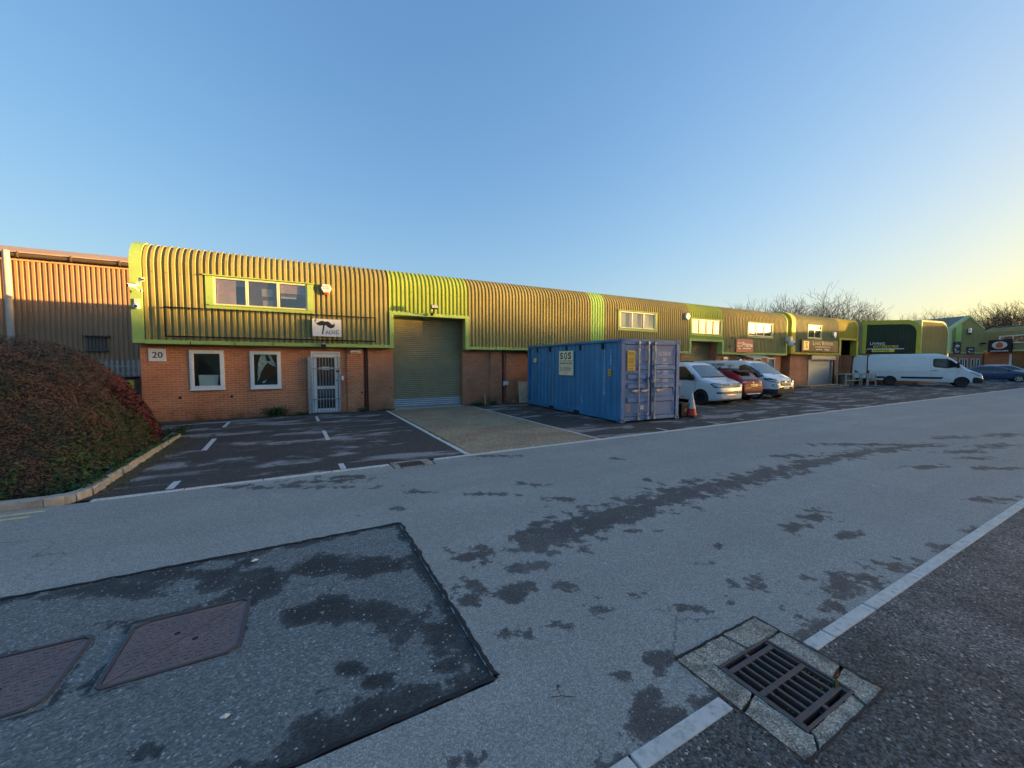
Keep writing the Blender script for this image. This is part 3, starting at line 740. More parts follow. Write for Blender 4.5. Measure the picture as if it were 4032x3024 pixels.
# end verge (wide flashing that follows the eaves curve), both ends
def verge(parent, xa, xb, z0, mat, zc=ZC, rad=RAD, y=YC, back=1.3, th=.05, name='verge_trim'):
    mb = MB(); pr = clad_profile(y, z0, zc, rad, back, RISE, 12)
    out = [(p[0] + p[2] * (th + .012), p[1] + p[3] * (th + .012)) for p in pr]; inn = [(p[0] - p[2] * .22, p[1] - p[3] * .22) for p in pr]
    for i in range(len(pr) - 1):
        for x in (xa, xb): mb.face([(x, *out[i]), (x, *out[i + 1]), (x, *inn[i + 1]), (x, *inn[i])])
        mb.face([(xa, *out[i]), (xb, *out[i]), (xb, *out[i + 1]), (xa, *out[i + 1])])
        mb.face([(xa, *inn[i]), (xb, *inn[i]), (xb, *inn[i + 1]), (xa, *inn[i + 1])])
    mb.face([(xa, *out[0]), (xb, *out[0]), (xb, *inn[0]), (xa, *inn[0])])
    return mb.build(name, M[mat], parent, smooth=True, angle=35)
verge(b1, -4.04, -3.79, 2.28, 'trim_lime'); verge(b1, 28.84, 29.0, 2.25, 'trim_lime')
# end walls behind the verges
def endwall(mb, x, y0, y1, z0, zc, rad, flip=False):
    pts = [(y0, z0)] + [(p[0], p[1]) for p in clad_profile(y0, z0, zc, rad, 0, 0)][1:] + [(y0 + rad + 1.3, zc + rad + .04), (21, zc + rad - 1.0), (y1, zc + rad - 1.2), (y1, z0)]
    mb.face([(x, a, b) for a, b in pts])
ew = MB(); endwall(ew, -3.90, YC + .02, 26, 2.3, ZC, RAD); endwall(ew, 28.92, YC + .02, 26, 2.25, ZC, RAD); ew.build('end_cladding', M['darkgreen'], b1)
# bottom trims
tr = MB(); zb, zt = 2.26, 2.375
trim_strip(tr, -3.79, 2.82, zb, zt, joints=(-2.79, -1.73, -.75, .22, 1.62, 1.85, 2.70))
for j in (-2.25, .95): pass
tr.box(2.82, 2.96, YC - .075, YC + .1, zb - .01, 3.57); tr.box(5.71, 5.86, YC - .075, YC + .1, zb - .01, 3.57); tr.box(2.96, 5.71, YC - .075, YC + .1, 3.455, 3.57)
tr.box(2.80, 2.965, YC + .1, 14.90, zb - .01, 3.455 + .06); tr.box(5.705, 5.72, YC + .1, 14.62, zb - .01, 3.455 + .06); tr.box(2.96, 5.71, YC + .1, 14.90, 3.46, 3.50)
trim_strip(tr, 5.86, 19.05, zb, zt, joints=(6.2, 7.05, 7.97, 9.2, 10.4, 11.6, 12.8, 14, 15.2, 16.4, 17.6))
tr.box(18.98, 19.15, YC - .075, YC + .1, zb - .01, 3.10); tr.box(21.90, 22.08, YC - .075, YC + .25, zb - .01, 3.10); tr.box(19.15, 21.9, YC - .075, YC + .1, 2.96, 3.10)
for j in (19.8, 20.6, 21.4): tr.box(j - .006, j + .006, YC - .079, YC - .06, 2.965, 3.105)
trim_strip(tr, 22.08, 28.98, zb - .02, zt, joints=(22.5, 23.5, 24.5, 25.4, 26.4, 27.3, 28.1))
tr.build('trim', M['trim_lime'], b1, bevel=.006)
jt = MB()
for j in (-2.79, -1.73, -.75, 7.05, 9.2): jt.box(j - .012, j + .012, YC - .0665, YC - .055, zb - .002, zt - .03)
jt.build('trim_joint', simple('dark_joint', (.10, .075, .03), .8), b1)
# soffit (dark underside between cladding and brick)
so_ = MB(); so_.box(-3.98, 2.82, YC + .05, YW + .05, zb + .02, zb + .05); so_.box(5.86, 19.0, YC + .05, YW + .05, zb + .02, zb + .05); so_.box(22.0, 28.95, YC + .1, YW + .05, zb + .02, zb + .05)
so_.build('soffit', M['black'], b1)
# brick walls, with window and door openings
def brick_with_holes(mb, x0, x1, z0, z1, y, holes, th=.22):
    xs = sorted({x0, x1, *[h[0] for h in holes], *[h[1] for h in holes]}); zs = sorted({z0, z1, *[h[2] for h in holes], *[h[3] for h in holes]})
    inh = lambda x, z: any(h[0] < x < h[1] and h[2] < z < h[3] for h in holes)
    for i in range(len(xs) - 1):
        for j in range(len(zs) - 1):
            xc, zc_ = (xs[i] + xs[i + 1]) / 2, (zs[j] + zs[j + 1]) / 2
            if not inh(xc, zc_): mb.face([(xs[i], y, zs[j]), (xs[i + 1], y, zs[j]), (xs[i + 1], y, zs[j + 1]), (xs[i], y, zs[j + 1])])
    for a, b, c, d in holes:
        for q in ([(a, c), (a, d)], [(b, c), (b, d)], [(a, c), (b, c)], [(a, d), (b, d)]):
            mb.face([(q[0][0], y, q[0][1]), (q[1][0], y, q[1][1]), (q[1][0], y + th, q[1][1]), (q[0][0], y + th, q[0][1])])
H1 = (-2.91, -2.07, .93, 2.11); H2 = (-1.41, -.57, .92, 2.10); HD = (.30, 1.20, 0.02, 2.115)
bk = MB()
brick_with_holes(bk, -4.0, 1.42, -.03, 2.29, YW, [H1, H2, HD])
bk.box(1.42, 1.96, YW - .05, YW + .1, -.03, 2.28)
bk.box(1.96, 2.12, YW + .10, YW + .2, -.03, 2.28)
bk.face([(-4.0, YW, -.03), (-4.0, 26, -.03), (-4.0, 26, 2.29), (-4.0, YW, 2.29)])
bk.build('brick_wall', M['brick'], b1, recalc=False)
bk = MB()
bk.box(2.12, 3.0, YW - .03, YW + .16, -.03, 2.28); bk.box(5.725, 6.93, YW - .03, YW + .16, -.03, 2.28)
bk.box(5.70, 5.95, YW + .16, 15.2, -.03, 3.47); bk.box(5.76, 5.95, YW - .1, YW + .16, 2.3, 3.47)
bk.box(6.93, 7.47, YW - .09, YW + .1, -.03, 2.28); bk.box(7.47, 7.72, YW + .05, YW + .12, -.03, 2.28)
bk.box(7.72, 12.1, YW, YW + .16, -.03, 2.28); bk.box(12.1, 12.7, YW - .05, YW + .16, -.03, 2.28); bk.box(12.7, 18.2, YW, YW + .16, -.03, 2.28); bk.box(18.2, 18.95, YW - .05, YW + .16, -.03, 2.28)
bk.box(18.75, 18.95, YW + .16, 15.5, -.03, 3.1); bk.box(21.85, 22.1, YW - .05, 15.5, -.03, 2.28); bk.box(21.93, 22.1, YW - .2, 15.5, 2.28, 3.0)
bk.build('worn_brick_wall', M['brick_dark'], b1)
bk = MB()
H5 = (24.2, 24.92, .0, 2.07); H6 = (25.80, 26.65, 1.0, 2.06); H7 = (27.35, 28.25, 1.0, 2.06)
brick_with_holes(bk, 22.1, 29.0, -.03, 2.28, YW, [H5, H6, H7]); bk.face([(29.0, YW, -.03), (29.0, 26, -.03), (29.0, 26, 2.28), (29.0, YW, 2.28)])
bk.build('far_brick_wall', M['brick'], b1, recalc=False)
# roller shutters
M['shutter'] = simple('bronze_shutter', (.28, .25, .145), .42, .25, var=.15, scale=2, dirt=(.14, .13, .08, .4))
shutter(b1, 2.96, 5.74, .07, 3.50, 14.93, [M['shutter'], M['silver']], silver=4, slat=.075)
BX('door_sill', simple('pale_sill', (.42, .42, .40), .85, var=.15, scale=6), b1, 2.96, 5.72, 14.62, 14.96, -.02, .012)
shutter(b1, 18.95, 21.85, .05, 3.05, 15.2, [M['shutter'], M['silver']], slat=.09)
# roof body and rear, so the row really blocks the sun
rf = MB()
pr = [(YC + RAD + TOPBACK, ZC + RAD + RISE), (26, 4.9), (26, 0), (15.9, 0), (15.9, 4.3), (15.15, 4.9), (YC + RAD, ZC + RAD - .03)]
rf.prism([(YC + RAD + .1, ZC + RAD - .02), (YC + RAD + TOPBACK, ZC + RAD + RISE - .01), (21, 4.1), (26, 3.9), (26, 0), (16.4, 0), (16.4, 4.2)], 'yz', -3.88, 28.9)
rf.build('roof', M['roof'], b1)
# upstairs windows
wn, (fx0, fx1, fz0, fz1, px) = window_unit(b1, *W1[:2], W1[2], W1[3], [0, .335, .67, 1], 'trim_lime', 'cream', border=(.19, .17, .10, .03))
room(wn, fx0 + .02, fx1 - .02, YC + .06, YC + 1.5, fz0, fz1 + .1)
bl = MB()
for i in range(3):
    a, b = px[i] + .06, px[i + 1] - .06; n = 17 if i != 1 else 24
    zz = fz1 - .06
    while zz > fz0 + (.03 if i != 2 else .42):
        bl.box(a, b - (.22 if i == 0 and zz < fz1 - .2 else 0), YC + .045, YC + .05, zz - (.024 if i == 0 or (i == 2 and zz > fz0 + .5) else .006), zz); zz -= .034
bl.build('blinds', M['blind'], wn)
cx = MB(); cx.box(px[0] + .08, px[0] + .46, YC + .5, YC + .7, fz0, fz0 + .40); cx.box(px[0] + .05, px[0] + .5, YC + .3, YC + .34, fz0 + .40, fz0 + .47, 1); cx.box(px[1] + .40, px[1] + .66, YC + .06, YC + .07, fz0 + .04, fz0 + .24); cx.box(px[1] + .38, px[1] + .66, YC + .06, YC + .07, fz0 + .36, fz0 + .60); cx.box(px[2] + .07, px[2] + .5, YC + .06, YC + .07, fz0 + .34, fz0 + .40)  # thin plates close behind the glass imitate sunlit blocks and a strip
cx.build('goods_and_lit_blocks', [M['ply'], M['red']], wn)
M['blind_w'] = simple('pale_blind', (.72, .66, .56), .7, var=.05)
for W, npn, tr_ in ((W2, 3, 'trim_lime'), (W3, 4, 'trim_lime'), (W4, 3, 'trim_pale')):
    wn, (fx0, fx1, fz0, fz1, px) = window_unit(b1, W[0], W[1], W[2], W[3], [k / npn for k in range(npn + 1)], tr_, 'grey' if npn == 4 else 'white', border=(.14, .14, .12, .04), glass='mirror_glass' if W is W4 else 'glass')
    bb = MB(); bb.box(fx0, fx1, YC + .07, YC + .08, fz0, fz1); bb.build('blinds', M['blind_w'], wn)
# ground floor windows
def upvc(parent, H, y, name='window', fr=.075, sill=True, glass='glass'):
    a, b, c, d = H; g = MB(); yf = y - .035
    g.box(a, a + fr, yf, yf + .07, c, d); g.box(b - fr, b, yf, yf + .07, c, d); g.box(a + fr, b - fr, yf, yf + .07, c, c + fr); g.box(a + fr, b - fr, yf, yf + .07, d - fr, d)
    q = fr * .62
    g.box(a + q, a + fr + .03, yf - .014, yf + .05, c + q, d - q); g.box(b - fr - .03, b - q, yf - .014, yf + .05, c + q, d - q); g.box(a + fr + .03, b - fr - .03, yf - .014, yf + .05, c + q, c + fr + .03); g.box(a + fr + .03, b - fr - .03, yf - .014, yf + .05, d - fr - .03, d - q)
    if sill: g.box(a - .01, b + .01, yf - .045, yf + .03, c - .03, c)
    w_ = g.build(name, M['white'], parent, bevel=.005)
    BX('window_pane', M[glass], w_, a + fr, b - fr, yf + .028, yf + .034, c + fr, d - fr)
    return w_
M['dark_glass'] = glass_mat('dim_glass', (.86, .95, .93), .25)
w_ = upvc(b1, H1, YW, glass='dark_glass')
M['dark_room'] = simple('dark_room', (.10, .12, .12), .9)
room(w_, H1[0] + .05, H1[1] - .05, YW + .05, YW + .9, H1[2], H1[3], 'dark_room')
q = MB(); q.prism([(-2.70, 1.02), (-2.26, 1.02), (-2.22, 1.36), (-2.72, 1.36)], 'xz', YW + .035, YW + .2)
q.build('planter', M['white'], w_, bevel=.01)
rnd = random.Random(9); q = MB()
for i in range(120):
    side = rnd.random() < .6; x = rnd.uniform(-2.82, -2.70) if side else rnd.uniform(-2.26, -2.16); z = rnd.uniform(1.05, 1.7); y = YW + rnd.uniform(.05, .12); a = rnd.uniform(-.4, .4); l = rnd.uniform(.04, .14)
    q.face([(x, y, z), (x + .012, y, z + .01), (x + l * math.sin(a), y, z + l)])
q.build('plants', M['evergreen'], w_)
w_ = upvc(b1, H2, YW, glass='dark_glass')
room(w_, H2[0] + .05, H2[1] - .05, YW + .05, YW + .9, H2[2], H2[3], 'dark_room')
q = MB(); y = YW + .035      # crumpled sheet hanging inside
def crump(pts, seed):
    r = random.Random(seed); n = 10; P = []
    for i in range(n + 1):
        t = i / n; L = []
        for j in range(6):
            u = j / 5
            x0 = pts[0][0] + (pts[3][0] - pts[0][0]) * t; z0 = pts[0][1] + (pts[3][1] - pts[0][1]) * t; x1 = pts[1][0] + (pts[2][0] - pts[1][0]) * t; z1 = pts[1][1] + (pts[2][1] - pts[1][1]) * t
            L.append((x0 + (x1 - x0) * u + r.uniform(-.008, .008), y + r.uniform(-.022, .022), z0 + (z1 - z0) * u + r.uniform(-.008, .008)))
        P.append(L)
    q.grid(P)
crump([(-1.12, 1.98), (-1.0, 1.98), (-.93, 1.72), (-1.20, 1.70)], 1); crump([(-1.20, 1.72), (-.95, 1.74), (-1.12, 1.45), (-1.22, 1.12)], 2); crump([(-.95, 1.99), (-.86, 1.98), (-.70, 1.66), (-.80, 1.72)], 3); crump([(-1.0, 1.78), (-.85, 1.80), (-.70, 1.62), (-.74, 1.60)], 4); crump([(-1.10, 1.12), (-.98, 1.2), (-1.02, 1.1), (-1.1, 1.07)], 5)
q.build('crumpled_sheet', M['paper'], w_, recalc=False)
# glazed door behind a security grille
d = MB(); yf = YW - .03; a, b, c, e = HD
d.box(a, a + .06, yf, yf + .08, c, e); d.box(b - .06, b, yf, yf + .08, c, e); d.box(a + .06, b - .06, yf, yf + .08, e - .07, e)
d.box(a + .07, a + .17, yf + .02, yf + .075, c, e - .08); d.box(b - .17, b - .07, yf + .02, yf + .075, c, e - .08); d.box(a + .17, b - .17, yf + .02, yf + .075, e - .18, e - .08); d.box(a + .17, b - .17, yf + .02, yf + .075, .84, .94); d.box(a + .17, b - .17, yf + .02, yf + .075, c, .17)
dr = d.build('door', M['white'], b1, bevel=.006)
BX('door_glass', M['dark_glass'], dr, a + .15, b - .15, yf + .045, yf + .05, .15, e - .15)
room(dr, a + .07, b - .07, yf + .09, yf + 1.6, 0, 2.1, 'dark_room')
q = MB(); q.box(.62, .88, yf + .03, yf + .04, 1.49, 1.60); q.box(.53, .6, yf + .03, yf + .04, 1.53, 1.575); q.box(.9, .99, yf + .03, yf + .04, 1.53, 1.575); q.box(.66, .86, yf + .012, yf + .022, .86, .915); q.build('door_notice', M['paper'], dr)
q = MB(); q.box(b - .13, b - .10, yf - .02, yf + .02, 1.10, 1.14); q.box(b - .13, b - .04, yf - .05, yf - .03, 1.40, 1.48); q.build('door_handle', M['black'], dr)
g = MB(); yg = yf - .05
for i in range(8):
    x = a + .17 + i * .092; g.tube([(x, yg, .03), (x, yg, 1.93)], .009, 6)
for z in (.50, 1.53, 1.92): g.box(a + .02, b + .02, yg - .012, yg + .012, z - .014, z + .014)
g.box(a + .03, b + .0, yg - .012, yg + .012, .03, .055)
g.box(b - .03, b + .0, yg - .012, yg + .012, .03, 1.93)
gr = g.build('security_grille', M['galv'], b1)
q = MB(); q.box(a - .10, a - .03, yg - .06, yg + .05, .02, 1.93); q.box(a - .03, a + .03, yg - .02, yg + .0, .03, 1.93)
for z in (.35, .85, 1.15, 1.75): q.tube([(a - .02, yg - .07, z - .04), (a - .02, yg - .07, z + .04)], .018, 8)
q.build('grille_post', M['galv'], b1, bevel=.004)
q = MB(); q.box(b + .03, b + .10, yg - .04, yg + .03, 1.13, 1.28); q.tube([(b + .0, yg - .05, 1.20), (b + .11, yg - .05, 1.18)], .014, 8); q.build('grille_lock', M['white'], gr)
# pipes, vents, small fixings on block one (parts of the building)
for x, y in ((2.06, YW + .04), (7.58, YW - .01)):
    q = MB(); q.tube([(x, y, 0.02), (x, y, 2.27)], .045, 12)
    for z in (.7, 1.6): q.tube([(x, y, z), (x, y, z + .05)], .055, 12)
    q.build('downpipe', M['maroon'], b1, smooth=True, angle=40)
for x, z in ((-3.16, .70), (-1.91, .69), (1.89, .68), (7.18, .62)):
    q = MB(); q.box(x - .028, x + .028, YW - .055 if x > 1 else YW - .02, YW + .02, z - .028, z + .028); q.box(x - .02, x + .02, YW - .09 if x > 1 else YW - .05, YW - .05 if x > 1 else YW - .02, z - .03, z - .005); q.build('vent', M['black'], b1)
q = MB(); q.box(7.55, 7.75, YW - .14, YW - .07, .79, .96); q.box(7.53, 7.56, YW - .15, YW - .08, .77, .94); q.build('meter_box', M['paper'], b1, bevel=.004)
# door, windows and canopy of the far unit
upvc(b1, H6, YW, fr=.06); upvc(b1, H7, YW, fr=.06)
for H in (H6, H7): BX('net_curtain', M['paper'], b1, H[0] + .05, H[1] - .05, YW + .06, YW + .065, H[2], H[3])
upvc(b1, H5, YW, fr=.07, name='door')
BX('door_lining', M['paper'], b1, H5[0] + .05, H5[1] - .05, YW + .06, YW + .065, H5[2], H5[3])
q = MB(); P = []
for i in range(9):
    t = i / 8; P.append([(24.0, YW - .9 * t, 2.24 - .20 * t * t), (26.2, YW - .9 * t, 2.24 - .20 * t * t)])
q.grid(P); q.tube([(24.0, YW - .9, 2.04), (26.2, YW - .9, 2.04)], .015, 6)
for x in (24.0, 26.2): q.tube([(x, YW, 2.23), (x, YW - .5, 2.17), (x, YW - .9, 2.04)], .012, 5)
q.build('door_canopy', M['ply'], b1, recalc=False)

# ---- block two
b2 = empty('industrial_unit', (0, 0, 0), 0, 'shorter brick unit with green cladding, yellow trims and a grey roller shutter', 'industrial building')
DZ = .1
cl = MB(); W5 = (31.62, 33.62, 3.42, 4.46)
wallclad(cl, 29.98, 36.2, Z0 + DZ, (W5[0] + .1, W5[1] - .1, W5[2], W5[3]), zc=ZC + DZ); wallclad(cl, 39.35, 40.3, Z0 + DZ, zc=ZC + DZ)
cl.build('cladding', M['green'], b2, recalc=False)
cl = MB(); wallclad(cl, 36.2, 39.35, 3.66, zc=ZC + DZ); cl.build('yellow_cladding', M['mustard'], b2, recalc=False)
verge(b2, 29.50, 30.0, 2.36, 'trim_yellow', zc=ZC + DZ); verge(b2, 39.30, 39.45, 3.6, 'trim_yellow', zc=ZC + DZ, back=1)
ew = MB(); endwall(ew, 29.72, YC + .02, 26, 2.3, ZC + DZ, RAD); endwall(ew, 40.25, YC + .02, 18, 0, ZC + DZ, RAD); ew.build('end_cladding', M['darkgreen'], b2)
tr = MB(); zb, zt = 2.34, 2.475
trim_strip(tr, 30.0, 36.45, zb, zt, joints=(31, 32, 33, 34, 35)); tr.box(36.30, 36.62, YC - .075, YC + .1, zb - .01, 3.66); tr.box(39.2, 39.5, YC - .075, YC + .35, zb - .06, 3.52); tr.box(36.62, 39.2, YC - .075, YC + .1, 3.52, 3.66); tr.box(39.5, 40.3, YC - .06, YC + .05, zb - .06, zt - .06)
tr.build('trim', M['trim_yellow'], b2, bevel=.006)
bk = MB(); HS = (32.75, 36.05, 0, 2.0)
brick_with_holes(bk, 30.2, 36.5, -.03, 2.40, YW, [HS]); bk.box(36.5, 37.2, YW - .04, YW + .9, -.03, 2.38); bk.box(39.2, 40.3, YW - .04, YW + .9, -.03, 2.38); bk.box(39.0, 39.2, YW + .6, YW + 2, -.03, 3.5)
bk.face([(30.2, YW, -.03), (30.2, 26, -.03), (30.2, 26, 2.4), (30.2, YW, 2.4)])
bk.build('brick_wall', M['brick'], b2, recalc=False)
M['shut_grey'] = simple('grey_shutter', (.30, .33, .37), .4, .5, var=.12, scale=3, dirt=(.2, .2, .2, .3))
shutter(b2, 32.75, 36.05, .05, 2.0, YW + .03, [M['shut_grey'], M['silver']], slat=.08)
q = MB(); q.box(32.6, 36.2, YW - .25, YW + .02, 1.98, 2.31); q.build('shutter_box', simple('stained_shutter_box', (.33, .33, .33), .5, .2, var=.15, scale=2, dirt=(.25, .12, .06, .5)), b2, bevel=.01)
q = MB()
for x in (32.68, 36.12): q.box(x - .06, x + .06, YW - .06, YW + .02, 0, 1.98)
q.build('shutter_guide', M['grey'], b2)
wn, (fx0, fx1, fz0, fz1, px) = window_unit(b2, *W5, [0, .5, 1], 'trim_pale', 'grey', border=(.14, .14, .1, .04), glass='mirror_glass', transom=4.12)
room(wn, fx0, fx1, YC + .06, YC + .9, fz0, fz1, 'room')
q = MB(); q.tube([(36.46, YW - .05, .02), (36.46, YW - .05, 2.36)], .05, 10); q.build('downpipe', M['maroon'], b2, smooth=True)
rf = MB(); rf.prism([(YC + RAD + .1, ZC + RAD + .08), (YC + RAD + TOPBACK, ZC + RAD + RISE + .09), (21, 4.2), (26, 4.0), (26, 0), (17.4, 0), (17.4, 4.2)], 'yz', 29.8, 40.2); rf.build('roof', M['roof'], b2)
# open bay: inside wall, racking, boards
q = MB(); q.box(37.2, 39.1, 17.3, 17.35, 0, 3.6); q.box(37.2, 39.2, YW + .3, 17.3, 3.5, 3.55); q.build('bay_lining', M['dark_room'], b2)
BX('door_header', simple('bay_header', (.24, .27, .28), .8), b2, 37.2, 39.0, YW + .5, YW + .55, 2.75, 3.5)
q = MB()
for z in (.5, 1.0, 1.5, 2.0, 2.4): q.box(37.3, 38.3, 15.6, 16.4, z, z + .05)
for x in (37.3, 38.25):
    for y in (15.6, 16.35): q.box(x, x + .05, y, y + .05, 0, 2.6)
o = q.build('storage_rack', M['wood']); tag(o, 'brown shelving rack standing inside the dark open bay', 'shelving')
q = MB(); q.prism([(38.35, 0), (38.55, 0), (38.85, 2.4), (38.65, 2.4)], 'xz', 15.35, 15.42); o = q.build('leaning_board', M['white']); tag(o, 'tall white board leaning upright in the open bay', 'board')

# ---- far wing (stepped end walls) seen behind the white van
def wall_between(mb, p, q, prof, m=0):
    """vertical face following points p->q in plan; prof = list of (t, z) outline along the wall, t in 0..1"""
    mb.face([(p[0] + (q[0] - p[0]) * t, p[1] + (q[1] - p[1]) * t, z) for t, z in prof], m)
far = empty('industrial_unit', (0, 0, 0), 0, 'far wing with dark green end wall in a thick yellow curved frame', 'industrial building')
def pt(px, depth):
    lat = (px - 2016) / 1533 * depth; return Vector((depth * math.sin(YAW) + lat * math.cos(YAW), depth * math.cos(YAW) - lat * math.sin(YAW), 0))
def zat(py, depth): return CAM_H + depth * (1429 - py) / 1533
def screen_wall(name, mats, parent, px0, px1, depth0, depth1, z0, z1, round_r=0, round_l=0, thick=.3, border=None, bmat=None, rib=True):
    """a real upright wall slab between two plan points, with rounded top corners; optional raised border"""
    a, b = pt(px0, depth0), pt(px1, depth1); L = (b - a).length; ux = (b - a).normalized(); nrm = Vector((ux.y, -ux.x, 0))
    if nrm.dot(-a) < 0: nrm = -nrm
    def outline(off, zlow):
        P = [(off, zlow), (L - off, zlow)]
        r = max(round_r - off, 0)
        if round_r: P += [(L - off - r + r * math.cos(R(t)), z1 - off - r + r * math.sin(R(t))) for t in range(0, 91, 10)]
        else: P.append((L - off, z1 - off))
        r = max(round_l - off, 0)
        if round_l: P += [(off + r - r * math.sin(R(t)), z1 - off - r + r * math.cos(R(t))) for t in range(0, 91, 10)]
        else: P.append((off, z1 - off))
        return P
    Mx = Matrix(((ux.x, nrm.x, 0, a.x), (ux.y, nrm.y, 0, a.y), (0, 0, 1, 0), (0, 0, 0, 1)))
    mb = MB(); mb.prism(outline(0, z0), 'xz', -thick, 0, 0, Mx); o1 = mb.build(name, mats[0], parent)
    if rib:
        rb = MB(); x = .2
        while x < L - .1:
            zz = z1 - .05
            if round_r and x > L - round_r: zz = z1 - round_r + math.sqrt(max(0, round_r ** 2 - (x - L + round_r) ** 2)) - .08
            if round_l and x < round_l: zz = z1 - round_l + math.sqrt(max(0, round_l ** 2 - (round_l - x) ** 2)) - .08
            rb.box(x, x + .08, 0.001, .034, z0 + .02, zz, 0, Mx); x += .155
        rb.build('cladding_rib', mats[0], parent)
    if border:
        O, I = outline(-.02, z0), outline(border, z0); mb = MB(); n = len(O)
        # skip the bottom edge
        for i in range(1, n):
            j = (i + 1) % n
            for y in (.05,):
                mb.face([tuple(Mx @ Vector((O[i][0], y, O[i][1]))), tuple(Mx @ Vector((O[j][0], y, O[j][1]))), tuple(Mx @ Vector((I[j][0], y, I[j][1]))), tuple(Mx @ Vector((I[i][0], y, I[i][1])))])
            mb.face([tuple(Mx @ Vector((O[i][0], .05, O[i][1]))), tuple(Mx @ Vector((O[j][0], .05, O[j][1]))), tuple(Mx @ Vector((O[j][0], -thick - 1.4, O[j][1]))), tuple(Mx @ Vector((O[i][0], -thick - 1.4, O[i][1])))])
            mb.face([tuple(Mx @ Vector((I[i][0], .05, I[i][1]))), tuple(Mx @ Vector((I[j][0], .05, I[j][1]))), tuple(Mx @ Vector((I[j][0], 0, I[j][1]))), tuple(Mx @ Vector((I[i][0], 0, I[i][1])))])
        mb.build('frame_trim', bmat, parent, recalc=False)
    return Mx, L
FW, FL = screen_wall('end_wall', [M['darkgreen']], far, 3386, 3617, 32.4, 31.6, 2.5, 5.2, round_r=1.0, border=.32, bmat=M['trim_yellow'], thick=.4)
a, b = pt(3386, 32.4), pt(3617, 31.6)
q = MB(); q.prism([(0, 0), (FL, 0), (FL, 2.5), (0, 2.5)], 'xz', -.5, -.1, 0, FW); q.build('brick_wall', M['brick_dark'], far)
screen_wall('side_wall', [M['olive']], far, 3616, 3724, 32.2, 34.0, 2.5, 5.25, round_r=1.3, border=.12, bmat=M['trim_pale'], thick=.5)
q = MB(); Mx2, L2 = screen_wall('low_brick_wall', [M['brick']], far, 3616, 3724, 32.3, 34.1, 0, 2.5, rib=False, thick=.3)
# gabled building
gb = empty('gabled_unit', (0, 0, 0), 0, 'green gabled unit with a bright lime stripe down its front', 'industrial building')
dG = 45.0; ga, gc = pt(3732, dG), pt(3867, dG + .5); gu = (gc - ga).normalized(); GL = (gc - ga).length; gn = Vector((gu.y, -gu.x, 0)); gn = -gn if gn.dot(-ga) < 0 else gn
back = Vector((math.sin(R(22)), math.cos(R(22)), 0))
tb = back.dot(gu); nb = back.dot(gn)
def GP(x, z, s=0.0, out=0.0): p = ga + gu * x + gn * out + back * s; return (p.x, p.y, z)
zs1, zs2, zp, xp = zat(1300, dG), zat(1291, dG), zat(1242, dG), (3804 - 3732) / 135 * GL
prof = [(0, 2.9), (GL, 2.9), (GL, zs2), (xp, zp), (.55, zs1 + .55)] + [(.55 - .55 * math.sin(R(t)), zs1 + .12 - (1 - math.cos(R(t))) * .4 + .3) for t in (30, 60, 90)]
mb = MB(); mb.face([GP(x, z) for x, z in prof]); mb.build('gable_wall', M['olive'], gb, recalc=False)
mb = MB(); mb.face([GP(x, z, 0, -.05) for x, z in [(0, 0), (GL, 0), (GL, 2.9), (0, 2.9)]]); mb.build('brick_wall', M['brick_dark'], gb, recalc=False)
mb = MB()
for i in range(2, len(prof)):
    x0_, z0_ = prof[i]; x1_, z1_ = prof[(i + 1) % len(prof)]
    mb.face([GP(x0_, z0_), GP(x1_, z1_), GP(x1_, z1_, 7.4), GP(x0_, z0_, 7.4)])
mb.build('roof', M['roof'], gb, recalc=False)
mb = MB()
for i in range(2, len(prof)):
    (x0_, z0_), (x1_, z1_) = prof[i], prof[(i + 1) % len(prof)]; k = .16
    cx_, cz_ = GL / 2, 3.6
    def inn(x, z): dx, dz = cx_ - x, cz_ - z; l = math.hypot(dx, dz); return (x + dx / l * k * 1.3, z + dz / l * k * 1.3)
    i0, i1 = inn(x0_, z0_), inn(x1_, z1_)
    mb.face([GP(x0_, z0_, 0, .05), GP(x1_, z1_, 0, .05), GP(*i1, 0, .05), GP(*i0, 0, .05)]); mb.face([GP(x0_, z0_, 0, .05), GP(x1_, z1_, 0, .05), GP(x1_, z1_, .4), GP(x0_, z0_, .4)])
mb.face([GP(0, 2.84, 0, .05), GP(GL, 2.84, 0, .05), GP(GL, 2.98, 0, .05), GP(0, 2.98, 0, .05)])
mb.build('verge_trim', M['trim_pale'], gb, recalc=False)
mb = MB(); sx0, sx1 = (3752 - 3732) / 135 * GL, (3775 - 3732) / 135 * GL
mb.face([GP(sx0, 3.75, 0, .03), GP(sx1, 3.75, 0, .03), GP(sx1, zp - 1.05 + .25, 0, .03), GP(sx0, zp - 1.3 + .1, 0, .03)]); mb.build('lime_stripe', M['lime2'], gb, recalc=False)
for c_ in (3752, 3778, 3797, 3823, 3845):
    x = (c_ - 3732) / 135 * GL; mb = MB(); mb.box(0, .36, .0, .06, 0, 1.15)
    Mw = Matrix(((gu.x, gn.x, 0, ga.x + gu.x * (x - .15)), (gu.y, gn.y, 0, ga.y + gu.y * (x - .15)), (0, 0, 1, 1.05), (0, 0, 0, 1)))
    mb = MB(); mb.box(0, .06, 0, .06, 0, 1.2, 0, Mw); mb.box(.34, .4, 0, .06, 0, 1.2, 0, Mw); mb.box(.06, .34, 0, .06, 1.13, 1.2, 0, Mw); mb.box(.06, .34, 0, .06, 0, .07, 0, Mw); wf = mb.build('window', M['white'], gb)
    mb = MB(); mb.box(.06, .34, -.02, .02, .07, 1.13, 0, Mw); mb.build('window_pane', M['car_glass'], wf)
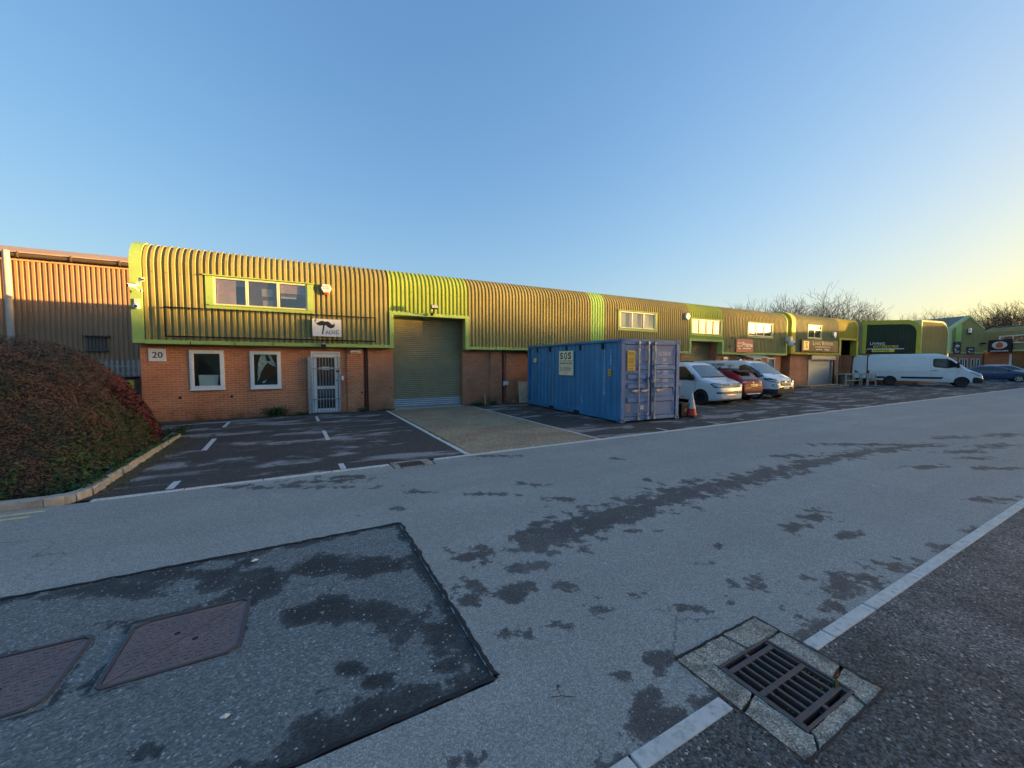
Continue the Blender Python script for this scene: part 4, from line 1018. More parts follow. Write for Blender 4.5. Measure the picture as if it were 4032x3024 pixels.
def on_gable(px_, z, wd, h):
    x = (px_ - 3732) / 135 * GL; return Matrix(((gu.x, 0, gn.x, ga.x + gu.x * x + gn.x * .08), (gu.y, 0, gn.y, ga.y + gu.y * x + gn.y * .08), (0, 1, 0, z), (0, 0, 0, 1)))
# building on the far right
rb_ = empty('industrial_unit', (0, 0, 0), 0, 'green clad unit at the right edge with a white window band', 'industrial building')
KR = 1.26; ra = pt(3862, 39 * KR); rdir = Vector((-math.sin(R(42)), -math.cos(R(42)), 0)); RL = 14
rn = Vector((rdir.y, -rdir.x, 0)); rn = -rn if rn.dot(-ra) < 0 else rn
Mr = Matrix(((rdir.x * KR, rn.x * KR, 0, ra.x), (rdir.y * KR, rn.y * KR, 0, ra.y), (0, 0, KR, CAM_H * (1 - KR)), (0, 0, 0, 1)))
Mrt = Matrix(((rdir.x * KR, 0, rn.x * KR, ra.x), (rdir.y * KR, 0, rn.y * KR, ra.y), (0, KR, 0, CAM_H * (1 - KR)), (0, 0, 0, 1)))
mb = MB(); mb.box(0, RL, -6, 0, 2.95, 4.35, 0, Mr); mb.prism([(0, 4.35), (.0, 4.7), (-.18, 5.0), (-.6, 5.18), (-6, 5.2), (-6, 4.35)], 'yz', 0, RL, 0, Mr)
mb.build('wall', M['olive'], rb_)
mb = MB(); mb.prism([(-.5, 5.22), (-1.0, 5.30), (-6, 5.3), (-6, 5.2)], 'yz', -.1, RL, 0, Mr); mb.build('roof', M['roof'], rb_)
mb = MB(); mb.box(0, RL, -6, -.2, 0, 2.8, 0, Mr); mb.build('brick_wall', M['brick'], rb_)
mb = MB(); mb.box(0, RL, -.05, .06, 2.8, 2.97, 0, Mr); mb.box(-.12, .12, -.05, .06, 2.8, 4.9, 0, Mr); mb.build('trim', M['trim_pale'], rb_)
mb = MB(); mb.box(7.1, 8.6, .0, .05, 2.97, 4.62, 0, Mr); mb.build('lime_panel', M['lime2'], rb_)
mb = MB(); mb.box(1.7, 6.9, .0, .07, 3.55, 4.30, 0, Mr); wb = mb.build('window_band', M['white'], rb_)
for s0, s1 in ((1.9, 3.0), (3.1, 5.2), (5.35, 6.7)):
    mb = MB(); mb.box(s0, s1, .06, .078, 3.65, 4.22, 0, Mr); mb.build('window_pane', M['mirror_glass'], wb)
mb = MB(); mb.box(2.6, 2.8, -.2, -.1, 1.0, 2.6, 0, Mr); mb.box(4.3, 4.5, -.2, -.1, 1.0, 2.6, 0, Mr); mb.box(2.8, 4.3, -.2, -.15, 1.0, 2.6, 1, Mr); mb.build('window', [M['white'], M['car_glass']], rb_)

# ---- brown warehouse behind the hedge (left)
wh = empty('warehouse', (0, 0, 0), 0, 'tall brown corrugated warehouse behind the shrubs on the left', 'warehouse')
cl = MB(); YH = 22.0
corrugate(cl, -34, 6, [(YH, z, -1, 0) for z in lin(0, 5.78, 1.0)], d=.03, pitch=.150); cl.build('cladding', M['brown_clad'], wh, recalc=False)
q = MB(); q.prism([(YH - .16, 5.86), (YH - .16, 5.9), (YH + 2, 6.50), (YH + 2, 6.3)], 'yz', -34, 6); q.prism([(YH + 2, 6.5), (YH + 12, 6.5), (YH + 12, 0), (YH + 2, 0)], 'yz', -34, 6)
q.build('roof', M['roof_lit'], wh)
q = MB(); q.tube([(-34, YH - .2, 5.80), (6, YH - .2, 5.74)], .075, 10)
for i in range(28): q.box(-33 + i * 1.4, -32.96 + i * 1.4, YH - .29, YH, 5.68, 5.88)
q.build('gutter', simple('brown_gutter', (.085, .06, .045), .7), wh)
q = MB(); q.box(-34, 6, YH - .06, YH, 5.58, 5.64); q.build('fascia', M['roof_lit'], wh)
q = MB(); q.tube([(-9.4, YH - .42, 0), (-9.4, YH - .42, 5.85)], .095, 12)
q.build('downpipe', simple('pale_downpipe', (.52, .47, .42), .7, var=.15, scale=5), wh, smooth=True, angle=40)
q = MB(); q.box(-7.62, -6.85, YH - .24, YH, 2.80, 2.84); q.box(-7.62, -6.9, YH - .16, YH, 2.20, 2.23); q.box(-7.55, -6.95, YH - .09, YH - .05, 2.23, 2.80)
for i in range(6): q.box(-7.52 + i * .1, -7.48 + i * .1, YH - .12, YH - .09, 2.24, 2.78)
q.build('louvre', simple('louvre_brown', (.16, .13, .11), .7), wh)

# ---- row behind the photographer; tall unseen hall added to throw the long shadow
opp = empty('shadow_hall', (0, 0, 0), 0, 'unseen very tall brick and olive clad hall, added to cast the long shadow', 'industrial building')
q = MB(); q.box(198, 340, -90, -56, 0, 2.6); q.build('brick_wall', M['brick'], opp)
q = MB(); q.box(197.8, 340, -90.2, -55.8, 2.6, 16.2); q.build('cladding', M['olive'], opp)
q = MB(); q.prism([(-90.2, 16.2), (-55.8, 16.2), (-56.3, 16.75), (-73, 16.9), (-89.7, 16.75)], 'yz', 197.8, 340); q.build('roof', M['roof'], opp)
op2 = empty('industrial_unit', (0, 0, 0), 0, 'low brick and olive clad row directly behind the photographer', 'industrial building')
q = MB(); q.box(-60, 40, -30, -17, 0, 2.3); q.build('brick_wall', M['brick'], op2)
q = MB(); q.box(-60.2, 40.2, -30.2, -16.8, 2.3, 5.0); q.build('cladding', M['olive'], op2)
q = MB(); q.prism([(-30.2, 5.0), (-16.8, 5.0), (-17.4, 5.4), (-23, 5.6), (-29.6, 5.4)], 'yz', -60.2, 40.2); q.build('roof', M['roof'], op2)
q = MB()
for k in range(8): q.box(-56 + k * 12, -52 + k * 12, -16.95, -16.75, .05, 3.2)
q.build('roller_shutter', M['shutter'], op2)
# ------------------------------------------------------------------ shipping container
CX0, CX1, CY0, CY1, CZ0, CZ1 = 7.94, 10.37, 7.72, 13.76, .02, 2.39
ct = empty('shipping_container', (0, 0, 0), 0, 'blue steel shipping container parked on the bays, doors facing the road', 'container')
def side_corr(mb, x, y0, y1, z0, z1, sgn, m=0):
    P0 = []; y = y0; k = 0; pit = .278
    while y < y1 - .02:
        for u, h in ((0, 0), (.07, 0), (.138, 1), (.21, 1)):
            if y + u < y1: P0.append((y + u, h))
        y += pit
    P0.append((y1, 0))
    mb.grid([[(x + sgn * .036 * h, yy, z) for yy, h in P0] for z in (z0, z1)], m)
q = MB(); side_corr(q, CX0 + .045, CY0 + .12, CY1 - .12, CZ0 + .16, CZ1 - .07, 1); q.build('side_panel', M['cblue'], ct, recalc=False)
q = MB(); side_corr(q, CX1 - .045, CY0 + .12, CY1 - .12, CZ0 + .16, CZ1 - .07, -1); q.build('side_panel', M['cblue'], ct, recalc=False)
q = MB(); q.box(CX0 + .02, CX1 - .02, CY0 + .05, CY1 - .05, CZ1 - .03, CZ1 - .005); q.build('roof_panel', M['cblue'], ct)
q = MB(); q.box(CX0 + .05, CX1 - .05, CY1 - .06, CY1 - .03, CZ0 + .1, CZ1 - .05); q.build('end_panel', M['cblue'], ct)
q = MB()
for x in (CX0, CX1 - .06): q.box(x, x + .06, CY0 + .16, CY1 - .16, CZ1 - .075, CZ1 - .012)
for x in (CX0 + .004, CX1 - .064): q.box(x, x + .06, CY0 + .16, CY1 - .16, CZ0 + .03, CZ0 + .165)
q.build('side_rail', M['cblue'], ct, bevel=.006)
q = MB()
for y in (9.85, 11.55): q.box(CX0 - .001, CX0 + .02, y, y + .34, CZ0 + .04, CZ0 + .135)
q.build('forklift_pocket', M['dark'], ct)
q = MB(); 
q.box(CX0 + .006, CX0 + .15, CY0 + .01, CY0 + .15, CZ0 + .12, CZ1 - .12); q.box(CX1 - .15, CX1 - .006, CY0 + .01, CY0 + .15, CZ0 + .12, CZ1 - .12)
q.box(CX0 + .006, CX0 + .12, CY1 - .15, CY1 - .01, CZ0 + .12, CZ1 - .12); q.box(CX1 - .12, CX1 - .006, CY1 - .15, CY1 - .01, CZ0 + .12, CZ1 - .12)
q.build('corner_post', M['cdoor'], ct, bevel=.008)
q = MB(); q.box(CX0 + .17, CX1 - .17, CY0 + .012, CY0 + .12, CZ1 - .155, CZ1 - .005); q.build('door_header', M['cdoor'], ct, bevel=.01)
q = MB(); q.box(CX0 + .17, CX1 - .17, CY0 + .02, CY0 + .14, CZ0 + .03, CZ0 + .145); q.build('door_sill', M['cdoor'], ct, bevel=.01)
for x in (CX0, CX1 - .17):
    for y in (CY0, CY1 - .17):
        for z in (CZ0, CZ1 - .115):
            q = MB(); q.box(x, x + .17, y, y + .17, z, z + .115)
            q.prism(ell(x + .085, z + .058, .038, .026, 14), 'xz', y - .001, y + .02 if y < 9 else y + .171, 1)
            q.prism(ell(y + .085, z + .058, .038, .026, 14), 'yz', x - .001, x + .02, 1)
            q.build('corner_casting', [M['cdoor'], M['dark']], ct, bevel=.006)
ym = CY0 + .05; zl, zh = CZ0 + .16, CZ1 - .165
cxm = (CX0 + CX1) / 2 - .0
for (a, b) in ((CX0 + .165, cxm - .012), (cxm + .012, CX1 - .165)):
    q = MB(); q.box(a, b, ym, ym + .04, zl, zh)
    for z in (1.60, 1.33, 1.06, .66):      # pressed horizontal corrugations: recess shadow line above, sloping lip below
        q.prism([(ym - .0, z - .10), (ym - .040, z - .07), (ym - .040, z + .045), (ym - .0, z + .075)], 'yz', a + .09, b - .09)
    for x in (a + .0, b - .09): q.box(x, x + .09, ym - .012, ym, zl, zh)
    q.box(a + .09, b - .09, ym - .012, ym, zl, zl + .05); q.box(a + .09, b - .09, ym - .012, ym, zh - .05, zh)
    dr = q.build('container_door', M['cdoor'], ct)
    G_ = MB(); G_.box(a - .004, a + .012, ym - .016, ym, zl, zh); G_.box(b - .012, b + .004, ym - .016, ym, zl, zh); G_.box(a, b, ym - .016, ym, zh - .004, zh + .012); G_.build('door_gasket', M['rubber'], dr)
    hx = a if a < cxm - .5 else b
    for z in (.34, .95, 1.55, 2.05):
        q = MB(); s_ = 1 if hx == a else -1
        q.tube([(hx - s_ * .025, ym - .03, z - .045), (hx - s_ * .025, ym - .03, z + .045)], .018, 8)
        q.box(min(hx - s_ * .02, hx + s_ * .10), max(hx - s_ * .02, hx + s_ * .10), ym - .032, ym - .012, z - .03, z + .03)
        q.build('hinge', M['cdoor'], dr)
for x in (CX0 + .685, CX0 + 1.06, CX0 + 1.335, CX0 + 1.70):
    if x > CX0 + 1.6: continue
    q = MB(); q.tube([(x, ym - .065, CZ0 + .05), (x, ym - .065, CZ1 - .05)], .0165, 8)
    for z in (CZ0 + .09, CZ1 - .10): q.box(x - .04, x + .04, ym - .09, ym - .012, z - .03, z + .03)
    for z in (CZ0 + .23, CZ1 - .30, 1.2, 1.75): q.box(x - .032, x + .032, ym - .075, ym - .012, z - .025, z + .025)
    q.build('locking_bar', M['galv'], ct)
for x, s_ in ((CX0 + .685, -1), (CX0 + 1.06, -1), (CX0 + 1.335, 1)):
    q = MB(); z = .92
    q.prism([(x, z - .015), (x, z + .02), (x + s_ * .20, z + .012), (x + s_ * .38 * (.9 if s_ > 0 else .8), z - .0), (x + s_ * .38 * (.9 if s_ > 0 else .8), z - .02), (x + s_ * .2, z - .016)], 'xz', ym - .095, ym - .075)
    q.box(x + s_ * .15 - .03, x + s_ * .15 + .03, ym - .085, ym - .01, z - .04, z + .03); q.tube([(x + s_ * .12, ym - .1, z - .04), (x + s_ * .12, ym - .1, z - .075)], .014, 6)
    q.build('locking_handle', M['galv'], ct)
q = MB(); q.box(cxm - .07, cxm + .09, ym - .075, ym - .02, 1.17, 1.27); q.box(cxm - .02, cxm + .04, ym - .11, ym - .03, 1.20, 1.31); q.build('lock_box', M['cdoor'], ct, bevel=.006)
# lettering on the container
wh_ = simple('white_stencil', (.72, .75, .78), .6, var=.12, scale=20, dirt=(.25, .35, .5, .45))
q = MB(); yt = ym - .0165
add_text(q, 'VICU 050053', MF(CX0 + 1.50, yt - .004, 1.925), .42, .115, bold=.01); add_ring(q, MF(CX0 + 1.975, yt - .004, 1.925), .03, .057, .036, .06, .012, n=4, a0=45, a1=405); add_text(q, '1', MF(CX0 + 1.966, yt - .004, 1.935), .016, .09)
add_text(q, '2261', MF(CX0 + 1.70, yt - .004, 1.765), .17, .10, bold=.01)
for z, a_, b_ in ((1.66, '', '30 480 KG'), (1.60, 'MAX. GROSS', '67 200 LB'), (1.44, 'TARE', '2 200 KG'), (1.375, '', '4 850 LB'), (1.205, 'NET', '28 280 KG'), (1.14, '', '62 350 LB'), (1.0, 'CU.CAP', '33.2 CU.M'), (.945, '', '1 172 CU.FT')):
    yy = yt - .032
    if a_: add_text(q, a_, MF(CX0 + 1.43, yy, z), .045 * len(a_) * .5 + .03, .042)
    add_text(q, b_, MF(CX0 + 1.70, yy, z), .20, .044, bold=.008)
q.build('container_lettering', wh_, ct, recalc=False)
q = MB(); zt_ = CZ1 - .28
for i, ch in enumerate('VICU0500531'):
    add_text(q, ch, MX(CX0 + .006, 8.54 - (.018 if ch in 'I1' else 0), zt_ - i * .125 - .1), .014 if ch in 'I1' else .05, .095, bold=.0)
add_ring(q, MX(CX0 + .006, 8.54, zt_ - 10 * .125 - .1), .025, .045, .05, .07, .01, n=4, a0=45, a1=405)
for i, ch in enumerate('2261'): add_text(q, ch, MX(CX0 + .006, 8.24 - (.018 if ch in 'I1' else 0), zt_ - i * .125 - .1), .02 if ch in 'I1' else .05, .095, bold=.0)
q.build('side_lettering', wh_, ct, recalc=False)
q = MB(); M1 = MX(CX0 - .004, 10.92, 1.29)       # big cream sign on the side
q.box(CX0 - .003, CX0 + .04, 10.26, 11.17, 1.29, 2.12, 0)
M1 = MX(CX0 - .007, 11.17, 1.29) @ Matrix.Diagonal((1.3, 1, 1, 1))
add_text(q, 'S', M1, .15, .235, 1, bold=.03, at=(.06, .545)); add_ring(q, M1, .345, .662, .075, .125, .038, 1); add_text(q, 'S', M1, .15, .235, 1, bold=.03, at=(.47, .545))
for i in range(8):
    xx = .04 + i * .083
    if i % 3 == 1: add_poly(q, M1, ell(xx + .03, .49, .018, .018, 10), 1)
    else: add_poly(q, M1, [(xx, .475), (xx + .055, .475), (xx + .055, .505), (xx, .505)], 1)
add_text(q, 'storage on site', M1, .60, .115, 1, bold=.02, at=(.05, .345))
add_poly(q, M1, [(.03, .315), (.67, .315), (.67, .32), (.03, .32)], 1)
add_text(q, 'TEL: 023 8033266', M1, .58, .085, 2, bold=.01, at=(.05, .20)); add_bars(q, M1, .6, .05, 2, 2, 3, at=(.05, .14)); add_bars(q, M1, .22, .03, 1, 2, 5, at=(.24, .06))
q.build('company_sign', [M['cream_sign'], M['ink'], simple('grey_ink', (.12, .12, .1), .6)], ct, recalc=False)
q = MB(); M2 = MF(CX0 + .235, yt - .036, 1.48); q.box(CX0 + .235, CX0 + .535, yt - .035, yt, 1.48, 2.06, 0)
add_text(q, 'SOS', M2, .22, .085, 1, bold=.03, spacing=1.2, at=(.035, .455)); add_bars(q, M2, .24, .02, 1, 1, 8, at=(.03, .425)); add_text(q, 'storage on site', M2, .25, .035, 1, bold=.02, at=(.025, .375))
add_bars(q, M2, .25, .16, 6, 1, 6, at=(.025, .205)); add_text(q, '023 80 332266', M2, .27, .045, 1, bold=.03, at=(.015, .13)); add_bars(q, M2, .25, .08, 3, 1, 7, at=(.025, .02))
q.build('door_sticker', [M['amber'], M['ink']], ct, recalc=False)
q = MB(); q.box(CX0 + .225, CX0 + .39, yt - .004, yt + .01, .31, .53, 0); q.build('faded_plate', simple('faded_plate', (.22, .22, .24), .6), ct)
q = MB(); q.box(CX0 + .80, CX0 + .93, yt - .004, yt + .01, .36, .475, 0); add_text(q, 'M_A', MF(CX0 + .815, yt - .007, .40), .09, .035, 1, bold=.02); q.build('door_sticker', [M['paper'], M['ink']], ct, recalc=False)
q = MB(); M3 = MX(CX0 + .004, 8.33, 1.33); q.box(CX0 + .006, CX0 + .03, 8.20, 8.33, 1.33, 1.53); add_text(q, '8H', M3, .09, .07, 1, bold=.02, at=(.02, .105)); add_text(q, '85', M3, .09, .06, 1, bold=.02, at=(.02, .02)); q.build('height_label', [M['amber'], M['ink']], ct, recalc=False)
q = MB(); M4 = MX(CX0 - .002, 13.2, 1.72); pts = []
for i in range(24): a_ = 2 * math.pi * i / 24; r_ = .13 if i % 2 else .095; pts.append((.15 + r_ * 1.25 * math.cos(a_), .1 + r_ * .75 * math.sin(a_)))
add_poly(q, M4, pts, 0); add_text(q, 'easy!', M4, .17, .06, 1, bold=.03, at=(.07, .07), shear=.2); q.build('burst_sticker', [M['cream_sign'], M['ink']], ct, recalc=False)
for (x, y, ln) in ((CX0 + .0, 9.75, .3),):
    q = MB(); add_stroke(q, MX(CX0 + .0005, 9.75, .42), [(0, .22), (.03, .16), (.05, .08), (.06, 0)], [.02, .012, .018, .01]); q.build('paint_scrape', M['paper'], ct, recalc=False)
for y in (8.65, 9.86, 10.72, 11.9, 12.9):
    q = MB(); q.box(CX0 + .002, CX0 + .05, y - .03, y + .03, CZ1 - .27, CZ1 - .1); q.tube([(CX0 + .02, y, CZ1 - .12), (CX0 - .005, y, CZ1 - .16), (CX0 - .005, y, CZ1 - .2)], .012, 6); q.build('lashing_recess', M['dark'], ct)
for x, y in ((8.03, 8.27), (10.2, 8.15), (8.33, 13.8), (10.5, 13.7)):
    o = BX('timber_block', M['black'], None, x - .1, x + .12, y - .09, y + .08, .001, .022)
    tag(o, {(True, True): 'thin dark timber packer under the front left container corner', (False, True): 'flat packer under the container corner beside the bins', (True, False): 'timber packer under the rear left container corner near the wall', (False, False): 'hidden packer under the rear right container corner'}[(x < 9, y < 10)], 'packer', 'packers under the container')

t_ = R(3.2); sX, sY = .94, .95
ct.scale = (sX, sY, 1.01); ct.rotation_euler = (0, 0, -t_)
ct.location = (7.94 - (math.cos(t_) * CX0 * sX + math.sin(t_) * CY0 * sY), 8.18 - (-math.sin(t_) * CX0 * sX + math.cos(t_) * CY0 * sY), 0)
bpy.context.view_layer.update(); CTM = ct.matrix_world.copy()
# ------------------------------------------------------------------ bins, cone, board, stick
bn = empty('wheelie_bin', (10.86, 9.0, 0), 0, 'tall dark wheelie bin beside the blue container', 'bin')
q = MB()
def taper(mb, w0, d0, w1, d1, z0, z1, m=0):
    a = [(-w0, -d0, z0), (w0, -d0, z0), (w0, d0, z0), (-w0, d0, z0)]; b = [(-w1, -d1, z1), (w1, -d1, z1), (w1, d1, z1), (-w1, d1, z1)]
    n = len(mb.v); mb.v += a + b
    for f in ((0, 3, 2, 1), (4, 5, 6, 7), (0, 1, 5, 4), (1, 2, 6, 5), (2, 3, 7, 6), (3, 0, 4, 7)): mb.f.append(tuple(n + i for i in f)); mb.m.append(m)
taper(q, .17, .22, .24, .30, .08, .98); q.build('body', M['bumper'], bn, bevel=.015)
q = MB(); q.box(-.26, .26, -.34, .32, .98, 1.0); taper(q, .26, .32, .2, .26, 1.0, 1.05); q.box(-.22, .22, -.36, -.33, .96, 1.0); q.build('lid', simple('bin_lid', (.10, .15, .2), .5), bn, bevel=.01)
for x in (-.2, .2): q = MB(); q.lathe([(0, -.03), (.10, -.03), (.10, .03), (0, .03)], (x, .2, .10), 'x', 14); q.build('wheel', M['rubber'], bn)
q = MB(); q.tube([(-.2, .34, .95), (.2, .34, .95)], .015, 6); q.build('handle', M['black'], bn)
bn2 = empty('food_caddy', (10.64, 8.32, 0), 0, 'short black food waste caddy standing in front of the tall bin', 'bin')
q = MB(); taper(q, .125, .125, .16, .16, 0, .42); q.build('body', M['black'], bn2, bevel=.02)
q = MB(); q.box(-.175, .175, -.175, .175, .42, .45); q.box(-.165, .165, -.165, .165, .45, .47); q.build('lid', M['bumper'], bn2, bevel=.008)
q = MB(); q.tube([(-.16, -.05, .40), (-.17, -.05, .55), (-.12, -.05, .64), (.0, -.05, .67), (.08, -.05, .66)], .009, 6); q.build('handle', M['black'], bn2)
q = MB(); add_text(q, 'FOOD', MF(.0, -.152, .24), .1, .035, 0); add_bars(q, MF(.0, -.150, .19), .1, .03, 2, 0, 2); q.build('bin_label', M['paper'], bn2, recalc=False)
cn = empty('traffic_cone', (11.02, 8.22, 0), R(8), 'red and dirty white traffic cone on a black square base', 'traffic cone')
q = MB(); q.box(-.25, .25, -.25, .25, .0, .035); taper(q, .22, .22, .17, .17, .035, .06); q.build('base', M['rubber'], cn, bevel=.012)
q = MB(); q.lathe([(.165, .06), (.128, .27)], (0, 0, 0), 'z', 24); q.build('cone_body', M['red'], cn, smooth=True)
M['cone_white'] = simple('dirty_reflective_white', (.56, .56, .54), .5, var=.12, scale=9, dirt=(.25, .25, .24, .8))
q = MB(); q.lathe([(.135, .27), (.1325, .27), (.052, .70), (.048, .70)], (0, 0, 0), 'z', 24); q.lathe([(.05, .70), (.032, .78), (.024, .79), (0, .79)], (0, 0, 0), 'z', 24, 0); q.build('reflective_sleeve', M['cone_white'], cn, smooth=True, angle=40)
lb = MB(); Mb_ = Matrix.Translation((8.28, 14.62, .0)) @ Matrix.Rotation(R(-9), 4, 'X'); lb.box(0, .62, -.02, .0, 0, .92, 0, Mb_); lb.box(-.03, .03, -.03, .0, .55, .62, 0, Mb_); lb.box(-.03, .05, -.035, 0, .9, .94, 0, Mb_); lb.box(.02, .6, .0, .03, .8, .86, 0, Mb_)
o = lb.build('leaning_board', M['ply'], bevel=.004); tag(o, 'pale board leaning on the brick wall behind the container', 'board')
q = MB(); q.tube([(6.67, 14.62, 0), (6.66, 14.66, .46)], .022, 6); o = q.build('timber_stake', M['ply']); tag(o, 'thin pale stake propped against the brick wall right of the roller shutter', 'stake')
rnd = random.Random(77)
def weed(loc, h, n, spread, label):
    q = MB()
    for i in range(n):
        a = rnd.uniform(0, 6.28); s = rnd.uniform(.2, 1) * spread; l = rnd.uniform(.4, 1) * h; wd = rnd.uniform(.008, .02)
        p0 = Vector((rnd.gauss(0, .25) * spread, rnd.gauss(0, .1) * spread, 0)); p1 = p0 + Vector((math.cos(a) * s * .4, math.sin(a) * s * .15, l * .7)); p2 = p0 + Vector((math.cos(a) * s, math.sin(a) * s * .4, l)); sd_ = Vector((-math.sin(a), math.cos(a), 0)) * wd
        q.face([p0 - sd_, p0 + sd_, p1 + sd_, p1 - sd_]); q.face([p1 - sd_, p1 + sd_, p2])
        if i % 2: r_ = wd * 1.8; q.face([p2 + Vector((r_, 0, 0)), p2 + Vector((0, r_ * .5, r_)), p2 - Vector((r_, 0, 0)), p2 - Vector((0, r_ * .3, r_))])
    o = q.build('weed', M['weed'], recalc=False); o.location = loc; tag(o, label, 'weed', 'weeds at the foot of the walls'); return o
weed((-.75, 14.62, 0), .30, 190, .36, 'bushy green weed under the second ground floor window')
weed((.05, 14.68, 0), .10, 50, .35, 'low weeds just left of the barred door')
weed((1.9, 14.6, 0), .16, 60, .16, 'small weed at the foot of the left maroon downpipe')
weed((6.3, 14.55, 0), .12, 120, .35, 'creeping weeds at the wall beside the thin stake')
weed((7.0, 14.52, 0), .15, 60, .2, 'weed clump at the foot of the brick pier')
weed((8.9, 13.7, 0), .10, 70, .3, 'weeds at the rear corner of the blue container')
weed((2.7, 14.5, 0), .07, 70, .3, 'low weeds at the wall just left of the loading apron')

# ------------------------------------------------------------------ gullies
def gully(name_label, x0, x1, y0, y1, gx0, gx1, gy0, gy1, bars, seed, axis_y=True):
    g = empty('drain_gully', ((x0 + x1) / 2, (y0 + y1) / 2, 0), 0, name_label, 'drain')
    ox, oy = (x0 + x1) / 2, (y0 + y1) / 2; rnd = random.Random(seed)
    q = MB()
    for (a, b, c, d) in ((gx0, gx0 + .005, gy0, gy1), (gx1 - .005, gx1, gy0, gy1), (gx0, gx1, gy0, gy0 + .005), (gx0, gx1, gy1 - .005, gy1)): q.box(a - ox, b - ox, c - oy, d - oy, -.34, -.01)
    q.box(gx0 - ox, gx1 - ox, gy0 - oy, gy1 - oy, -.36, -.34); q.build('pit', M['dark'], g)
    # cracked concrete surround: separate slabs with irregular ends
    j = lambda s=.008: rnd.uniform(-s, s)
    w_ = gx0 - x0
    slabs = [[(x0, y0), (x0 + .0, (y0 + y1) / 2 - .06), (gx0, (y0 + y1) / 2 - .02 + j()), (gx0, gy0), (gx0 + .01, gy0 - .02), (x0 + .10, y0 + .0)],
             [(x0, (y0 + y1) / 2 - .05), (x0, y1), (gx0 - .02, y1), (gx0, gy1 + .01), (gx0, (y0 + y1) / 2 - .01)],
             [(gx0 - .015, y1), (gx0 + (gx1 - gx0) * .55, y1), (gx0 + (gx1 - gx0) * .6, gy1), (gx0 + .005, gy1 + .005)],
             [(gx0 + (gx1 - gx0) * .56 + .01, y1), (x1, y1), (x1 - .0, gy1 - .0), (gx0 + (gx1 - gx0) * .61 + .01, gy1)],
             [(x1, gy1 - .012), (x1, gy0 + .12), (gx1, gy0 + .10), (gx1, gy1 - .012)],
             [(x1, gy0 + .105), (x1, y0), (gx1 - .05, y0), (gx1 - .02, gy0), (gx1, gy0), (gx1, gy0 + .085)],
             [(x0 + .11, y0), (gx1 - .065, y0), (gx1 - .035, gy0), (gx0 + .02, gy0), (gx0 + .02, gy0 - .02)]]
    for s_ in slabs:
        # ragged outline
        P = []
        for i in range(len(s_)):
            a, b = s_[i], s_[(i + 1) % len(s_)]; L = math.dist(a, b); n = max(1, int(L / .04))
            for k in range(n):
                t = k / n; P.append((a[0] + (b[0] - a[0]) * t - ox + (j(.006) if k else 0), a[1] + (b[1] - a[1]) * t - oy + (j(.006) if k else 0)))
        cx_, cy_ = sum(p[0] for p in P) / len(P), sum(p[1] for p in P) / len(P)
        P = [(p[0] + (cx_ - p[0]) * .016, p[1] + (cy_ - p[1]) * .016) for p in P]
        q = MB(); q.prism(P, 'xy', -.06, .0 + rnd.uniform(-.002, .002)); q.build('surround_slab', M['concrete'], g, bevel=.003)
    q = MB()      # tar and silt seam round the surround
    for (xa, ya, xb, yb) in ((x0, y0, x1, y0), (x1, y0, x1, y1), (x1, y1, x0, y1), (x0, y1, x0, y0)):
        n = int(math.dist((xa, ya), (xb, yb)) / .012); L_ = math.dist((xa, ya), (xb, yb)); ux_, uy_ = (xb - xa) / L_, (yb - ya) / L_; P = []
        for k in range(n + 1):
            X = xa + (xb - xa) * k / n; Y = ya + (yb - ya) * k / n; o_ = .004 + .016 * abs(mnoise.noise((X * 16, Y * 16, 2))); i_ = .003 + .008 * abs(mnoise.noise((X * 22, Y * 22, 8)))
            P.append([(X - ox + uy_ * o_, Y - oy - ux_ * o_, .0055), (X - ox - uy_ * i_, Y - oy + ux_ * i_, .0055)])
        q.grid(P)
    q.build('silt_seam', M['bitumen'], g, recalc=False)
    q = MB(); t = .016
    a, b, c, d = gx0 - ox, gx1 - ox, gy0 - oy, gy1 - oy
    q.box(a, b, c, c + t, -.06, .002); q.box(a, b, d - t, d, -.06, .002); q.box(a, a + t, c + t, d - t, -.06, .002); q.box(b - t, b, c + t, d - t, -.06, .002)
    q.build('grate_frame', M['iron'], g, bevel=.002)
    q = MB(); n = bars
    ins = t + .012
    for i in range(n + 1):
        x = a + ins + (b - a - 2 * ins) * i / n; q.box(x - .0085, x + .0085, c + ins + .035, d - ins - .035, -.05, -.004)
    for y in (c + ins + .028, (c + d) / 2 + .0, d - ins - .028): q.box(a + ins - .006, b - ins + .006, y - .014, y + .014, -.052, -.002)
    for x in (a + ins, (a + b) / 2, b - ins):
        for y0_, y1_ in ((c + t, c + ins + .02), (d - ins - .02, d - t)): q.box(x - .012, x + .012, y0_, y1_, -.05, -.003)
    q.build('grate', M['iron'], g, bevel=.0015)
    q = MB()
    for i in range(160):
        x = rnd.uniform(b - .09, b - .005) if rnd.random() < .6 else rnd.uniform(a + .02, b - .02); y = rnd.uniform(c + .01, c + .12) if x < b - .09 else rnd.uniform(c + .01, c + .25); z = -.03 + rnd.random() * .02; s_ = rnd.uniform(.004, .012); an = rnd.uniform(0, 6.28)
        q.face([(x + s_ * math.cos(an + k * 1.57), y + s_ * math.sin(an + k * 1.57) * .6, z + rnd.uniform(-.004, .004)) for k in range(4)])
    q.build('gully_debris', M['weed'], g, recalc=False)
    return g
